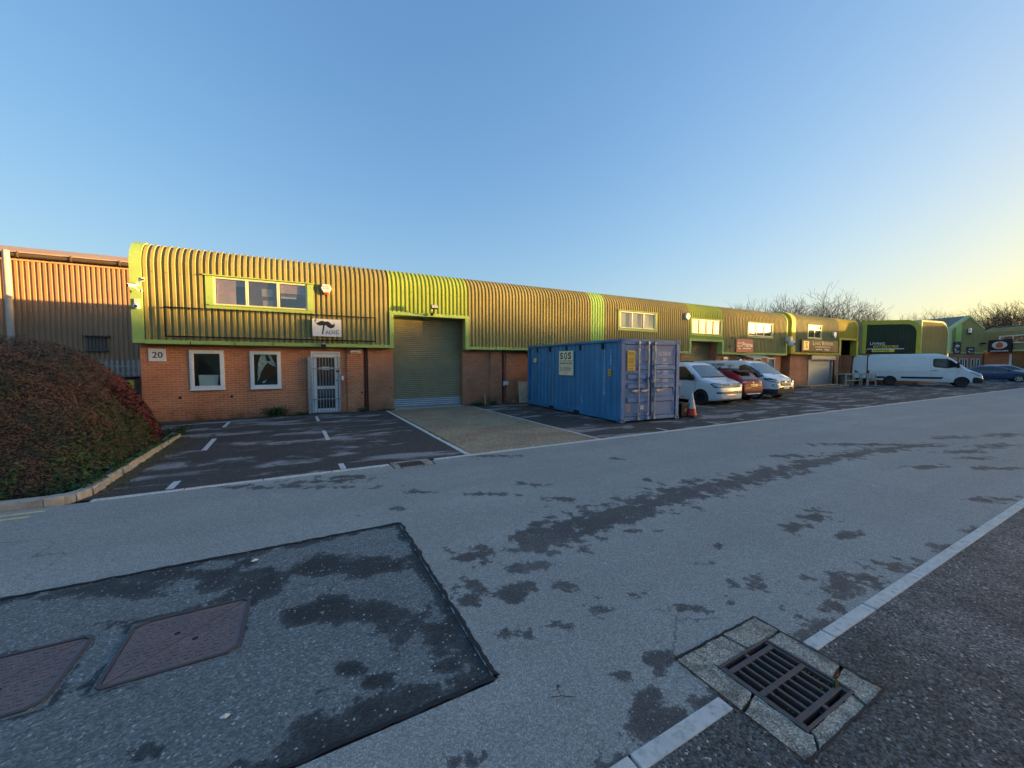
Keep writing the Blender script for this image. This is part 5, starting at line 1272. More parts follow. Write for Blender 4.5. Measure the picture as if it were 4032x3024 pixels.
def iron():
    t = NT('rusty_iron'); co = t.coord(); f = t.noise(co, 8, 8, .75); g = t.noise(co, 60, 4, .7)
    c = t.mix(t.ramp(f, [(.4, 0.0), (.65, 1.0)]), (.085, .078, .085), (.12, .075, .06)); c = t.mix(t.ramp(g, [(.5, 0.0), (.75, .6)]), c, (.045, .03, .028)); t.base(c); t.rough(.55); t.b.inputs['Metallic'].default_value = .35; t.bump(g, .4, .003); return t.mat
M['iron'] = iron()
gully('rusty drain grate in a cracked concrete surround in the foreground', *G1, 2.035, 2.515, .86, 1.31, 7, 4)
gully('smaller looking drain grate in concrete at the edge of the parking bays', *G2, 1.41, 1.82, 6.45, 6.76, 7, 5)
weed((2.475, .92, -.025), .022, 22, .018, 'tiny green sprig growing at the foreground drain grate')
# ------------------------------------------------------------------ manhole covers
def cover_mat():
    t = NT('rusty_cover'); co = t.coord(); f = t.noise(co, 4, 7, .7); g = t.noise(co, 45, 5, .75); h = t.noise(co, 13, 6, .7)
    c = t.mix(t.ramp(f, [(.35, 0.0), (.65, 1.0)]), (.17, .125, .125), (.24, .165, .15)); c = t.mix(t.ramp(g, [(.5, 0.0), (.7, .6)]), c, (.07, .05, .048)); c = t.mix(t.ramp(h, [(.62, 0.0), (.72, .7)]), c, (.32, .26, .21))
    t.base(c); t.rough(.6); t.b.inputs['Metallic'].default_value = .25; t.bump(g, .5, .003); return t.mat
M['cover'] = cover_mat()
M['cover_worn'] = simple('worn_raised_studs', (.24, .185, .17), .45, .3, var=.45, scale=7, dirt=(.12, .085, .08, .8))
def manhole(label, x0, x1, y0, y1, ch, seed):
    ox, oy = (x0 + x1) / 2, (y0 + y1) / 2; W, H = (x1 - x0) / 2, (y1 - y0) / 2; rnd = random.Random(seed)
    g = empty('manhole_cover', (ox, oy, 0), 0, label, 'manhole cover', 'pair of rusty manhole covers')
    def rr(k, c=ch):   # rectangle, small cut corners top-left and bottom-right, rounded elsewhere
        w, h = W - k, H - k; return [(-w, -h + .03), (-w + .03, -h), (w - c, -h), (w, -h + c * .8), (w, h - .03), (w - .03, h), (-w + c, h), (-w, h - c * .8)]
    q = MB(); O, I = rr(0), rr(.018)
    for i in range(8):
        j = (i + 1) % 8; q.face([(*O[i], .004), (*O[j], .004), (*I[j], .004), (*I[i], .004)]); q.face([(*I[i], .004), (*I[j], .004), (*I[j], -.03), (*I[i], -.03)]); q.face([(*O[i], .004), (*O[j], .004), (*O[j], -.03), (*O[i], -.03)])
    q.build('cover_frame', M['iron'], g)
    # surrounding bitumen fill between frame and patch hole
    hx, hy = W + .03, H + .03; q = MB(); q.face([(-hx, -hy, -.005), (hx, -hy, -.005), (hx, hy, -.005), (-hx, hy, -.005)]); q.build('frame_bedding', M['patch'], g)
    w2_, h2_ = W - .008, H - .008; q = MB(); q.prism([(-w2_, -h2_ + .03), (-w2_ + .03, -h2_), (w2_ - ch, -h2_), (w2_, -h2_ + ch), (w2_, h2_ - .03), (w2_ - .03, h2_), (-w2_ + ch, h2_), (-w2_, h2_ - ch)], 'xy', -.012, -.0045); q.build('cover_seat', M['ink'], g)
    I = rr(.02)
    # two triangular halves, split on the diagonal
    q = MB()
    def clip(P, sgn):
        out = []; n = len(P)
        f = lambda p: sgn * (p[1] * (W - .02) - p[0] * (H - .02)) - .0019
        for i in range(n):
            a, b = P[i], P[(i + 1) % n]; fa, fb = f(a), f(b)
            if fa >= 0: out.append(a)
            if fa * fb < 0: t = fa / (fa - fb); out.append((a[0] + (b[0] - a[0]) * t, a[1] + (b[1] - a[1]) * t))
        return out
    for sgn in (1, -1):
        q = MB(); P = clip(I, sgn); q.prism(P, 'xy', -.02, -.003)
        n = 0; st = .034; y = -H
        while y < H:
            x = -W
            while x < W:
                cx_, cy_ = x + (.5 if int((y + H) / st) % 2 else 0) * st, y; n += 1
                s2 = sgn * (cy_ * W - cx_ * H)
                if s2 > .008 and abs(cx_) < W - .045 and abs(cy_) < H - .045 and not (cx_ > W - ch - .02 and cy_ < -H + ch + .02) and not (cx_ < -W + ch + .02 and cy_ > H - ch - .02) and not any(math.hypot(cx_ - kx, cy_ - ky) < .03 for kx, ky in ((-.05, .06), (.06, -.05))):
                    k = int(round(x / st)) + int(round(y / st))
                    if k % 2: q.box(cx_ - .012, cx_ + .012, cy_ - .003, cy_ + .003, -.003, .001, 1)
                    else: q.box(cx_ - .003, cx_ + .003, cy_ - .012, cy_ + .012, -.003, .001, 1)
                x += st
            y += st
        pl = q.build('cover_plate', [M['cover'], M['cover_worn']], g)
    for kx, ky in ((-.05, .06), (.06, -.05)):
        q = MB(); q.lathe([(.016, -.002), (.012, .0002), (.007, .0002), (.006, -.004), (0, -.004)], (kx, ky, 0), 'z', 14); q.build('keyhole', M['black'], g)
    return g
manhole('rusty two-part manhole cover in the dark patch, the one wholly in view', -1.005, -.365, 2.76, 3.37, .055, 1)
manhole('rusty manhole cover cut by the left edge of the picture', -1.835, -1.185, 2.77, 3.365, .055, 2)

# ------------------------------------------------------------------ signs and fittings on the row
def sign(name, label, cat='sign', group=None): return empty(name, (0, 0, 0), 0, label, cat, group)
s = sign('number_sign', 'white number plate reading 20 at the left corner of the brick wall')
BX('sign_board', M['white'], s, -3.82, -3.435, YW - .02, YW - .001, 1.775, 2.14, bevel=.003)
q = MB(); add_text(q, '20', MF(-3.74, YW - .024, 1.87), .235, .175, bold=.012)
q.build('lettering', M['ink'], s, recalc=False)
q = MB()
for x in (-3.78, -3.475): q.prism(ell(x, 2.11, .006, .006, 8), 'xz', YW - .024, YW - .019)
q.build('screw', M['grey'], s)
s = sign('number_sign', 'white number plate reading 22 above the white vans')
BX('sign_board', M['white'], s, 22.56, 23.0, YW - .09, YW - .07, 1.72, 2.1)
q = MB(); add_text(q, '22', MF(22.64, YW - .093, 1.78), .27, .2, bold=.01); q.build('lettering', M['ink'], s, recalc=False)
# sign frame and moustache sign
s = sign('sign_frame', 'empty black rectangular sign frame running across the olive cladding', 'sign frame')
q = MB(); yf = YC - .16; t = .028
q.box(-3.33, 2.33, yf, yf + .03, 3.285, 3.285 + t); q.box(-3.33, 2.33, yf, yf + .03, 2.46, 2.46 + t + .01); q.box(-3.33, -3.33 + t, yf, yf + .03, 2.46, 3.31); q.box(2.33 - t, 2.33, yf, yf + .03, 2.46, 3.31)
q.build('frame_bars', M['black'], s)
q = MB()
for x in (-3.2, -1.8, -.3, 1.3, 2.2):
    for z in (3.295, 2.47): q.box(x, x + .03, yf + .03, YC - .03, z, z + .02)
q.build('bracket', M['black'], s)
s = sign('shop_sign', 'white sign with a black moustache above the word TACHE')
BX('sign_board', M['white'], s, .36, 1.225, yf - .035, yf - .012, 2.60, 3.165, bevel=.003)
q = MB(); Mt = MF(.36, yf - .039, 2.60)
def ms(pts): return [(p[0] * .865 / 272, (176 - p[1]) * .565 / 176) for p in pts]
top = [(27, 8), (22, 18), (25, 32), (36, 40), (52, 38), (68, 26), (88, 18), (105, 19), (118, 27), (133, 22), (150, 24), (166, 36), (178, 50), (190, 56), (200, 52), (204, 42)]
bot = [(40, 12), (30, 20), (33, 40), (42, 56), (60, 66), (82, 68), (100, 62), (116, 58), (130, 66), (143, 80), (160, 90), (178, 92), (196, 84), (208, 70), (212, 56), (206, 42)]
T_, B_ = ms(top), ms(bot)
for i in range(len(T_) - 1): q.face([tuple(Mt @ Vector((*T_[i], 0))), tuple(Mt @ Vector((*T_[i + 1], 0))), tuple(Mt @ Vector((*B_[i + 1], 0))), tuple(Mt @ Vector((*B_[i], 0)))])
add_stroke(q, Mt, ms([(27, 8), (36, 10), (42, 18)]), .012); add_stroke(q, Mt, ms([(206, 42), (198, 44), (192, 52)]), .012)
add_stroke(q, Mt, ms([(112, 50), (104, 80), (98, 120), (92, 156)]), [.06, .045, .04, .035])
for st_, wd in (([(124, 155), (136, 108), (148, 152)], .018), ([(128, 138), (146, 136)], .014), ([(174, 114), (162, 116), (156, 132), (160, 148), (176, 150)], .016), ([(184, 110), (182, 152)], .016), ([(204, 108), (203, 150)], .016), ([(184, 132), (204, 128)], .014), ([(222, 110), (220, 150)], .018), ([(222, 112), (252, 108)], .016), ([(221, 130), (246, 128)], .014), ([(220, 149), (252, 146)], .016)):
    add_stroke(q, Mt, ms(st_), wd)
q.build('moustache_lettering', M['ink'], s, recalc=False)
def floodlight(label, x, y, z, arm):
    f = empty('floodlight', (x, y, z), 0, label, 'floodlight')
    q = MB(); q.box(-.13, .13, -.10, .0, -.075, .075); q.build('housing', M['black'], f, bevel=.01)
    BX('lamp_glass', M['lamp_glass'], f, -.11, .11, -.106, -.1, -.06, .06)
    q = MB(); q.tube([(0, .0, -.05), (0, arm * .5, -.13), (0, arm, -.15)], .018, 6); q.box(-.05, .05, arm, arm + .03, -.2, -.1); q.build('bracket', M['black'], f); f.rotation_euler = (R(-14), 0, 0); return f
floodlight('black floodlight above the open roller shutter frame', 4.35, YC - .42, 3.76, .3)
s = empty('floodlight', (.68, YC - .16, 2.34), 0, 'small black floodlight on the lime gutter trim above the barred door', 'floodlight')
q = MB(); q.box(-.075, .075, 0, .06, -.06, .055); q.build('housing', M['black'], s, bevel=.008); BX('lamp_glass', M['lamp_glass'], s, -.06, .06, -.005, 0, .0, .045); q = MB(); q.box(-.05, .05, -.02, .06, -.09, -.065); q.tube([(0, .06, 0), (0, .1, .0)], .02, 6); q.build('sensor', M['black'], s)
for x0, x1, z0, z1, lab in ((1.53, 1.87, 2.07, 2.18, 'cream bulkhead lamp on the brick pier right of the barred door'), (23.75, 24.15, 2.0, 2.13, 'cream bulkhead lamp on the far brick wall beside the number 22 plate')):
    s = empty('bulkhead_light', ((x0 + x1) / 2, YW - .05, (z0 + z1) / 2), 0, lab, 'wall lamp'); w2 = (x1 - x0) / 2; h2 = (z1 - z0) / 2
    q = MB(); q.box(-w2, w2, -.02, 0, -h2, h2); q.build('back_plate', M['white'], s); q = MB(); q.prism([(-.02, -h2 * .9), (-.07, -h2 * .6), (-.07, h2 * .7), (-.02, h2 * .9)], 'yz', -w2 * .95, w2 * .95); q.build('diffuser', M['cream'], s, bevel=.006)
# alarm boxes
s = empty('alarm_box', (.80, YC - .1, 4.18), 0, 'white hexagonal alarm box with red print and red lamp beneath', 'alarm box')
q = MB(); hx = [(-.16, -.0), (-.11, .13), (.11, .13), (.16, 0), (.09, -.13), (-.09, -.13)]; q.prism(hx, 'xz', -.03, .07); q.build('casing', M['white'], s, bevel=.015)
q = MB(); q.prism([(-.08, -.13), (.08, -.13), (.05, -.2), (-.05, -.2)], 'xz', -.02, .06); q.build('strobe', M['red'], s, bevel=.008)
q = MB(); add_text(q, 'SECURITY', MF(-.10, -.0315, .035), .2, .035, bold=.02); add_text(q, 'SYSTEMS', MF(-.09, -.0315, -.02), .18, .03, bold=.02); q.build('lettering', M['red'], s, recalc=False)
s = empty('alarm_box', (18.75, YC - .12, 4.28), 0, 'white round edged alarm box at the left of the green section', 'alarm box')
q = MB(); q.prism(ell(0, 0, .19, .21, 8, 22, 382), 'xz', -.02, .1); q.build('casing', M['white'], s, bevel=.03); BX('strobe', M['cream'], s, -.06, .06, -.04, -.02, -.17, -.1)
s = empty('alarm_box', (35.4, YC - .12, 3.85), 0, 'small white alarm box on the far green cladding', 'alarm box')
q = MB(); q.prism([(-.2, .2), (.2, .2), (.2, -.08), (0, -.24), (-.2, -.08)], 'xz', -.04, .1); q.build('casing', M['white'], s, bevel=.02); BX('strobe', M['grey'], s, -.05, .05, -.06, -.04, -.12, -.04)
# security cameras
def cctv(label, x, y, z, rz, s_=1.0, dome=False):
    c = empty('security_camera', (x, y, z), rz, label, 'security camera'); c.scale = (s_,) * 3
    if dome:
        q = MB(); q.lathe([(0, .07), (.07, .06), (.08, .0), (.08, -.03), (.07, -.06), (.0, -.09)], (0, 0, 0), 'z', 16); q.build('dome', M['white'], c, smooth=True)
        q = MB(); q.prism(ell(0, -.01, .035, .035, 12), 'xz', -.085, -.06); q.build('lens', M['black'], c); q = MB(); q.box(-.06, .06, .0, .14, .05, .2); q.build('mount', M['cream'], c, bevel=.01)
    else:
        q = MB(); q.tube([(0, -.16, 0), (0, .0, 0.01)], [.042, .045], 14); q.box(-.05, .05, -.19, .0, .04, .052); q.build('barrel', M['white'], c, bevel=.004)
        q = MB(); q.tube([(0, -.172, 0), (0, -.155, 0)], .032, 12); q.build('lens', M['black'], c)
        q = MB(); q.tube([(0, -.03, -.03), (.0, .03, -.09), (0, .1, -.1)], .016, 8); q.lathe([(.05, 0), (.05, .03), (0, .03)], (0, .09, -.1), 'y', 12); q.build('mount', M['white'], c)
    return c
cctv('upper white bullet camera on the yellow-green corner trim', -3.78, YC - .22, 3.97, R(35))
cctv('second white bullet camera, just below the top one on the corner', -3.86, YC - .24, 3.79, R(-60))
cctv('round white dome camera, lowest on the corner trim', -3.90, YC - .12, 3.28, 0, dome=True)
s = cctv('white dome camera on the far end of the first block', 28.95, YC - .35, 3.02, 0, 2.4, dome=True)
# Prama sign
s = sign('shop_sign', 'square dark pink sign reading Prama on the far olive cladding')
M['pink'] = simple('pink_sign', (.45, .07, .09), .5, var=.25, scale=1.2, spec=.3)
BX('sign_board', M['pink'], s, 23.22, 24.98, YC - .12, YC - .05, 2.37, 3.21, bevel=.01)
q = MB(); Mp = MF(23.22, YC - .125, 2.37); add_text(q, 'Prama', Mp, 1.08, .29, bold=.03, at=(.6, .36)); add_bars(q, Mp, 1.05, .08, 1, 0, 4, at=(.62, .22), fill=.9)
for cx_, cy_ in ((.2, .58), (.42, .58)): add_ring(q, Mp, cx_, cy_, .10, .055, .03)
for cx_, cy_ in ((.19, .40), (.42, .40)): add_ring(q, Mp, cx_, cy_, .11, .07, .03)
for cx_, cy_ in ((.24, .27), (.38, .27)): add_ring(q, Mp, cx_, cy_, .07, .08, .028, a0=150, a1=400)
q.build('lettering', M['cream'], s, recalc=False)
q = MB(); rnd = random.Random(3)
s = empty('climbing_stem', (22.75, YC - .08, 2.35), 0, 'dead dark climbing stem on the cladding left of the pink sign', 'plant')
for k in range(5):
    p = Vector((0, 0, .9 if k % 2 else .3)); pts = [p]; d_ = Vector((rnd.uniform(-1, 1), 0, rnd.uniform(-.2, .5)))
    for i in range(5): p = p + d_ * .08 + Vector((rnd.uniform(-.03, .03), rnd.uniform(-.02, .02), rnd.uniform(-.03, .03))); pts.append(p)
    q.tube(pts, [.02, .018, .015, .012, .01, .006], 5)
q.tube([(0, 0, .0), (.03, 0, .35), (.0, 0, .9)], .012, 5); q.build('stem', M['bark'], s)
# Living Interiors signs
s = sign('shop_sign', 'long dark sign reading LIVING INTERIORS with a square gold emblem')
M['signblack'] = simple('satin_black_sign', (.03, .028, .03), .5, var=.1, spec=.22)
BX('sign_board', M['signblack'], s, 30.66, 35.9, YC - .16, YC - .08, 2.54, 3.36, bevel=.01)
q = MB(); Mp = MF(30.66, YC - .165, 2.54)
M['gold'] = simple('gold_letters', (.75, .62, .32), .35, .3)
def rect_ring(mb, Mx_, x0, y0, x1, y1, t, m=0, t2=None):
    t2 = t2 or t
    for a, b, c, d in ((x0, y0, x1, y0 + t), (x0, y1 - t, x1, y1), (x0, y0 + t, x0 + t2, y1 - t), (x1 - t2, y0 + t, x1, y1 - t)): add_poly(mb, Mx_, [(a, b), (c, b), (c, d), (a, d)], m)
rect_ring(q, Mp, .25, .12, .95, .72, .05, 0, .12)
add_poly(q, Mp, [(.45, .2), (.56, .2), (.56, .62), (.45, .62)]); add_poly(q, Mp, [(.56, .2), (.85, .2), (.85, .26), (.56, .26)]); add_poly(q, Mp, [(.68, .34), (.76, .34), (.76, .62), (.68, .62)])
q.build('emblem', M['gold'], s, recalc=False)
q = MB()
add_text(q, 'L', Mp, .22, .27, at=(1.5, .48)); add_text(q, 'IVING', Mp, .85, .20, at=(1.75, .48)); add_text(q, 'I', Mp, .08, .27, at=(2.85, .48)); add_text(q, 'NTERIORS', Mp, 1.45, .20, at=(2.98, .48))
add_text(q, 'KITCHENS BEDROOMS', Mp, 2.2, .10, at=(1.85, .30), bold=.01); add_bars(q, Mp, 1.0, .08, 1, 0, 2, at=(1.9, .12), fill=.9); add_bars(q, Mp, .75, .08, 1, 0, 3, at=(3.2, .12), fill=.9)
q.build('lettering', M['cream'], s, recalc=False)
s = sign('shop_sign', 'black and yellow sign reading LIVING INTERIORS on the dark end wall')
Ls = FL; sa, sb = .35, 2.95
Mw = FW @ Matrix.Translation((0, 0, 0))
q = MB(); q.box(sa, sb, .04, .10, 2.92, 3.46, 0, FW @ Matrix.Translation((0, 0, 0)) @ Matrix.Rotation(0, 4, 'Y')); q.build('sign_board', M['signblack'], s)
q = MB(); q.box(sa, sb, .045, .105, 2.64, 2.90, 0, FW); q.box(sa, sa + .35, .11, .115, 2.64, 2.86, 1, FW); q.box(sb - .65, sb, .11, .115, 2.64, 2.86, 1, FW); q.build('lower_strip', [M['yellow'], M['signblack']], s)
q = MB(); q.box(sa, sb, .11, .12, 2.87, 2.915, 0, FW); q.build('white_strip', M['white'], s)
Mf = FW @ Matrix(((1, 0, 0, sa), (0, 0, 1, .12), (0, 1, 0, 2.92), (0, 0, 0, 1)))
q = MB(); add_text(q, 'LIVING', Mf, 1.05, .2, at=(.2, .30), bold=.008); q.build('lettering', M['paper'], s, recalc=False)
q = MB(); add_text(q, 'INTERIORS', Mf, 1.75, .2, at=(.45, .06), bold=.008); q.build('lettering', M['yellow'], s, recalc=False)
q = MB(); add_text(q, 'CONTOUR', Mf, 1.15, .14, at=(.45, -.23), bold=.02); q.build('lettering', M['ink'], s, recalc=False)
# banners on the gable and roundel sign on the far right
def banner(label, Mx_, w_, h_, seed, cat='banner'):
    s = sign('banner', label, cat); q = MB(); add_poly(q, Mx_, [(0, 0), (w_, 0), (w_, h_), (0, h_)]); q.box(0, w_, 0, h_, -.04, -.002, 0, Mx_); q.build('banner_cloth', simple('banner_cloth', (.05, .045, .045), .5, var=.5, scale=1.5, dirt=(.2, .18, .17, .7)), s, recalc=False)
    Mz = Mx_ @ Matrix.Translation((0, 0, .004)); q = MB(); add_poly(q, Mz, ell(w_ * .5, h_ * .62, w_ * .3, h_ * .12, 12)); add_bars(q, Mz, w_ * .7, h_ * .2, 2, 0, seed, at=(w_ * .15, h_ * .05)); add_poly(q, Mz, [(w_ * .1, h_ * .25), (w_ * .4, h_ * .3), (w_ * .3, h_ * .4), (w_ * .1, h_ * .38)]); q.build('banner_print', M['paper'], s, recalc=False)
    Mz = Mx_ @ Matrix.Translation((0, 0, .008)); q = MB(); add_poly(q, Mz, [(w_ * .3, h_ * .55), (w_ * .7, h_ * .55), (w_ * .65, h_ * .62), (w_ * .35, h_ * .62)]); q.build('banner_print', M['red'], s, recalc=False)
banner('tall dark photo banner below the lime stripe on the gabled unit', on_gable(3746, 2.85, 0, 0), .95, 1.35, 1)
banner('low wide photo banner right of the taller one on the gabled unit', on_gable(3798, 2.85, 0, 0), 1.0, .75, 2)
s = sign('shop_sign', 'black square sign with an orange disc in a white oval')
q = MB(); q.box(.75, 3.05, .05, .14, 2.78, 3.95, 0, Mr); q.build('sign_board', M['signblack'], s)
Ms = Mrt @ Matrix.Translation((.75, 2.78, .145)); q = MB(); add_poly(q, Ms, ell(1.15, .66, .75, .36, 28)); add_bars(q, Ms, 1.9, .14, 1, 0, 6, at=(.2, .03), fill=.9); q.build('oval', M['white'], s, recalc=False)
q = MB(); add_poly(q, Ms @ Matrix.Translation((0, 0, .006)), ell(1.15, .64, .36, .27, 22)); add_poly(q, Ms @ Matrix.Translation((0, 0, .006)), [(1.1, .9), (1.2, .9), (1.22, 1.0), (1.12, 1.0)]); q.build('disc', simple('orange_print', (.75, .16, .04), .5), s, recalc=False)
floodlight('floodlight on the upper wall of the gabled unit left side', *on_gable(3749, 4.0, 0, 0).translation, .2); 
s = empty('floodlight', tuple(on_gable(3854, 4.0, 0, 0).translation), 0, 'dark floodlight near the right verge of the gabled unit', 'floodlight'); q = MB(); q.box(-.3, .2, -.3, 0, -.08, .08); q.tube([(0, 0, 0), (.1, .3, .1)], .04, 6); q.build('housing', M['black'], s)
s = empty('alarm_box', tuple(on_gable(3803, 5.4, 0, 0).translation), 0, 'white alarm box high on the gabled wall', 'alarm box'); q = MB(); q.box(-.25, .12, -.15, .05, -.2, .35); q.build('casing', M['white'], s, bevel=.02); BX('strobe', M['black'], s, -.2, .1, -.2, -.05, -.35, -.21)
# ------------------------------------------------------------------ palisade gate, cabinet, warning plates (left)
fx = empty('palisade_fence', (0, 0, 0), 0, 'galvanised palisade fence with pointed pales at the left of the brick corner', 'fence')
YP = 15.5
for i in range(20):
    x = -6.5 + i * .118
    if x > -4.25: break
    q = MB(); q.prism([(x, .05), (x + .052, .05), (x + .052, 1.77), (x + .044, 1.82), (x + .037, 1.79), (x + .026, 1.85), (x + .015, 1.79), (x + .008, 1.82), (x, 1.77)], 'xz', YP - .012, YP + .004); q.build('pale', M['galv'], fx)
for z in (.5, 1.40, 1.62): BX('fence_rail', M['galv'], fx, -6.6, -4.2, YP + .006, YP + .04, z, z + .03)
BX('fence_post', M['galv'], fx, -4.27, -4.20, YP + .0, YP + .06, 0, 1.8)
cb = empty('meter_cabinet', (-4.75, 15.15, 0), 0, 'grey green service cabinet beside the brick corner, partly behind the shrub', 'cabinet')
BX('body', simple('cabinet_grey', (.30, .32, .28), .7, var=.12), cb, -.55, .52, -.1, .2, 0, 1.27, bevel=.01); BX('lid', M['black'], cb, -.60, .56, -.16, .24, 1.275, 1.33)
for x0, x1, z0, z1, lab, mt in ((-4.93, -4.62, 1.05, 1.23, 'blank white notice plate on the grey cabinet', 'paper'), (-4.49, -4.24, .98, 1.23, 'yellow triangular hazard warning plate on the grey cabinet', 'yellow'), (-4.47, -4.24, .78, .96, 'small white plate directly below the yellow hazard plate', 'paper')):
    s = empty('warning_sign', ((x0 + x1) / 2, 15.04, (z0 + z1) / 2), 0, lab, 'sign'); w2, h2 = (x1 - x0) / 2, (z1 - z0) / 2
    BX('plate', M[mt], s, -w2, w2, -.006, 0.0, -h2, h2)
    q = MB()
    if mt == 'yellow':
        T = MF(0, -.009, 0)
        for a_, b_ in (((-.075, -.06), (.0, .075)), ((.0, .075), (.075, -.06)), ((.075, -.06), (-.075, -.06))): add_stroke(q, T, [a_, b_], .014)
        add_stroke(q, T, [(.005, .035), (-.012, .0), (.012, -.005), (-.004, -.04)], .012)
    else: add_bars(q, MF(-w2 * .8, -.009, -h2 * .7), w2 * 1.6, h2 * 1.4, 3, 0, 4)
    q.build('print', M['ink'], s, recalc=False)

# ------------------------------------------------------------------ shrub mound
def mound(x, y):
    """height of the planted bed surface"""
    dx = -2.62 - max(0, y - 10.4) * .23 - x; dy = y - 7.12; db = 14.35 - y
    if dx < 0 or dy < 0 or db < 0: return 0
    # steep clipped flank on the right, long dome to the left
    a = 1 - math.exp(-(dx * 1.65) ** 1.15); b = 1 - math.exp(-(dy * 1.15) ** 1.2); c = 1 - math.exp(-(db * 1.1) ** 1.2)
    h = 2.15 * a * b * c
    h += .16 * mnoise.noise((x * .8, y * .8, 1)) * min(1, dx) * min(1, dy) + .07 * mnoise.noise((x * 2.6, y * 2.6, 4)) * min(1, dx * 2)
    return max(h, .0)
xs = lin(-16, -2.62, .12); ys = lin(7.12, 14.35, .12)
sb = empty('shrub', (0, 0, 0), 0, 'large dense mound of small leaved shrub, green and reddish brown, behind a kerb', 'shrub')
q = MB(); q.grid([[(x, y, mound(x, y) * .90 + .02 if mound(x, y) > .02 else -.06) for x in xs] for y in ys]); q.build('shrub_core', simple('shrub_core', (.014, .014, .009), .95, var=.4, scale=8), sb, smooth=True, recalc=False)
rnd = random.Random(21)
def leaves(n, xr, yr, size, fn, name, mat, parent, dens=None, lift=(-.06, .05), stretch=1.6):
    V = []; F = []; k = 0
    while k < n:
        x = rnd.uniform(*xr); y = rnd.uniform(*yr)
        if dens and rnd.random() > dens(x, y): continue
        h = fn(x, y)
        if h <= .0: k += 0; 
        if h <= .0: continue
        e = .05; gx = (fn(x + e, y) - fn(x - e, y)) / (2 * e); gy = (fn(x, y + e) - fn(x, y - e)) / (2 * e)
        nrm = Vector((-gx, -gy, 1)); st = nrm.length; nrm.normalize()
        # sprigs: clumped offset along the normal
        cl = mnoise.noise((x * 5, y * 5, h * 4)); off = rnd.uniform(*lift) + .05 * cl + .05 * mnoise.noise((x * 2.2, y * 2.2, h * 2))
        p = Vector((x, y, h)) + nrm * off
        s = size * rnd.uniform(.6, 1.4); a = rnd.uniform(0, 6.28)
        t1 = Vector((math.cos(a), math.sin(a), rnd.uniform(-.5, .5))); t1 = (t1 - nrm * t1.dot(nrm) * .5).normalized(); t2 = nrm.cross(t1).normalized() * .5 + nrm * rnd.uniform(-.4, .4)
        b = len(V); V += [tuple(p - t1 * s * stretch), tuple(p + t2 * s), tuple(p + t1 * s * stretch), tuple(p - t2 * s)]; F.append((b, b + 1, b + 2, b + 3)); k += 1
    me = bpy.data.meshes.new(name); me.from_pydata(V, [], F); me.materials.append(M[mat]); o = bpy.data.objects.new(name, me); col.objects.link(o); o.parent = parent; return o
def dens(x, y): # flank is steep: sample it more
    e = .05; gx = (mound(x + e, y) - mound(x - e, y)) / .1; gy = (mound(x, y + e) - mound(x, y - e)) / .1
    near = 1 if x > -7.5 else .45
    return min(1, math.sqrt(1 + gx * gx + gy * gy) / 3.6) * near
leaves(300000, (-10, -2.62), (7.12, 14.3), .0115, mound, 'shrub_leaves', 'shrub', sb, dens, lift=(-.09, .07))
redc = lambda x, y: max(0, 1 - math.hypot((x + 3.0) / .42, (y - 10.9) / 1.1)) * max(0, mnoise.noise((x * 3, y * 3, 9)) + .25)
leaves(3800, (-4.3, -2.62), (9.3, 13.6), .02, mound, 'red_leaves', 'shrub_red', sb, redc, lift=(-.03, .12))
ivy = lambda x, y: max(0, 1 - (-2.55 - x) / .55) if x > -3.2 else (max(0, 1 - (y - 7.12) / .35))
ivf = lambda x, y: mound(x, y) + .04 if (x < -2.56 and y > 7.05) else (.12 if x < -2.48 else 0)
iv = empty('ground_cover', (0, 0, 0), 0, 'trailing dark green ivy spilling over the kerb below the shrub', 'ivy')
o = leaves(11000, (-9, -2.45), (7.05, 12.6), .026, ivf, 'ivy_leaves', 'ivy', iv, ivy, lift=(-.02, .05), stretch=1.0)
q = MB(); rnd = random.Random(8)   # bare twigs poking out of the mound
for i in range(420):
    x = rnd.uniform(-9, -2.8); y = rnd.uniform(7.3, 13.8)
    if i > 250: x = rnd.uniform(-3.6, -2.66); y = rnd.uniform(8, 13.6)
    h = mound(x, y); p = Vector((x, y, h - .05)); d = Vector((rnd.uniform(-.6, 1.0), rnd.uniform(-.7, .5), rnd.uniform(.3, 1))).normalized(); l = rnd.uniform(.08, .26)
    q.tube([p, p + d * l * .6, p + d * l + Vector((0, 0, rnd.uniform(-.03, .03)))], [.004, .003, .0015], 3, caps=False)
q.build('twigs', M['bark'], sb, recalc=False)
for (p0, p1, lab) in (((-3.1, 11.6, .62), (-2.78, 11.3, .66), ''), ):
    pass

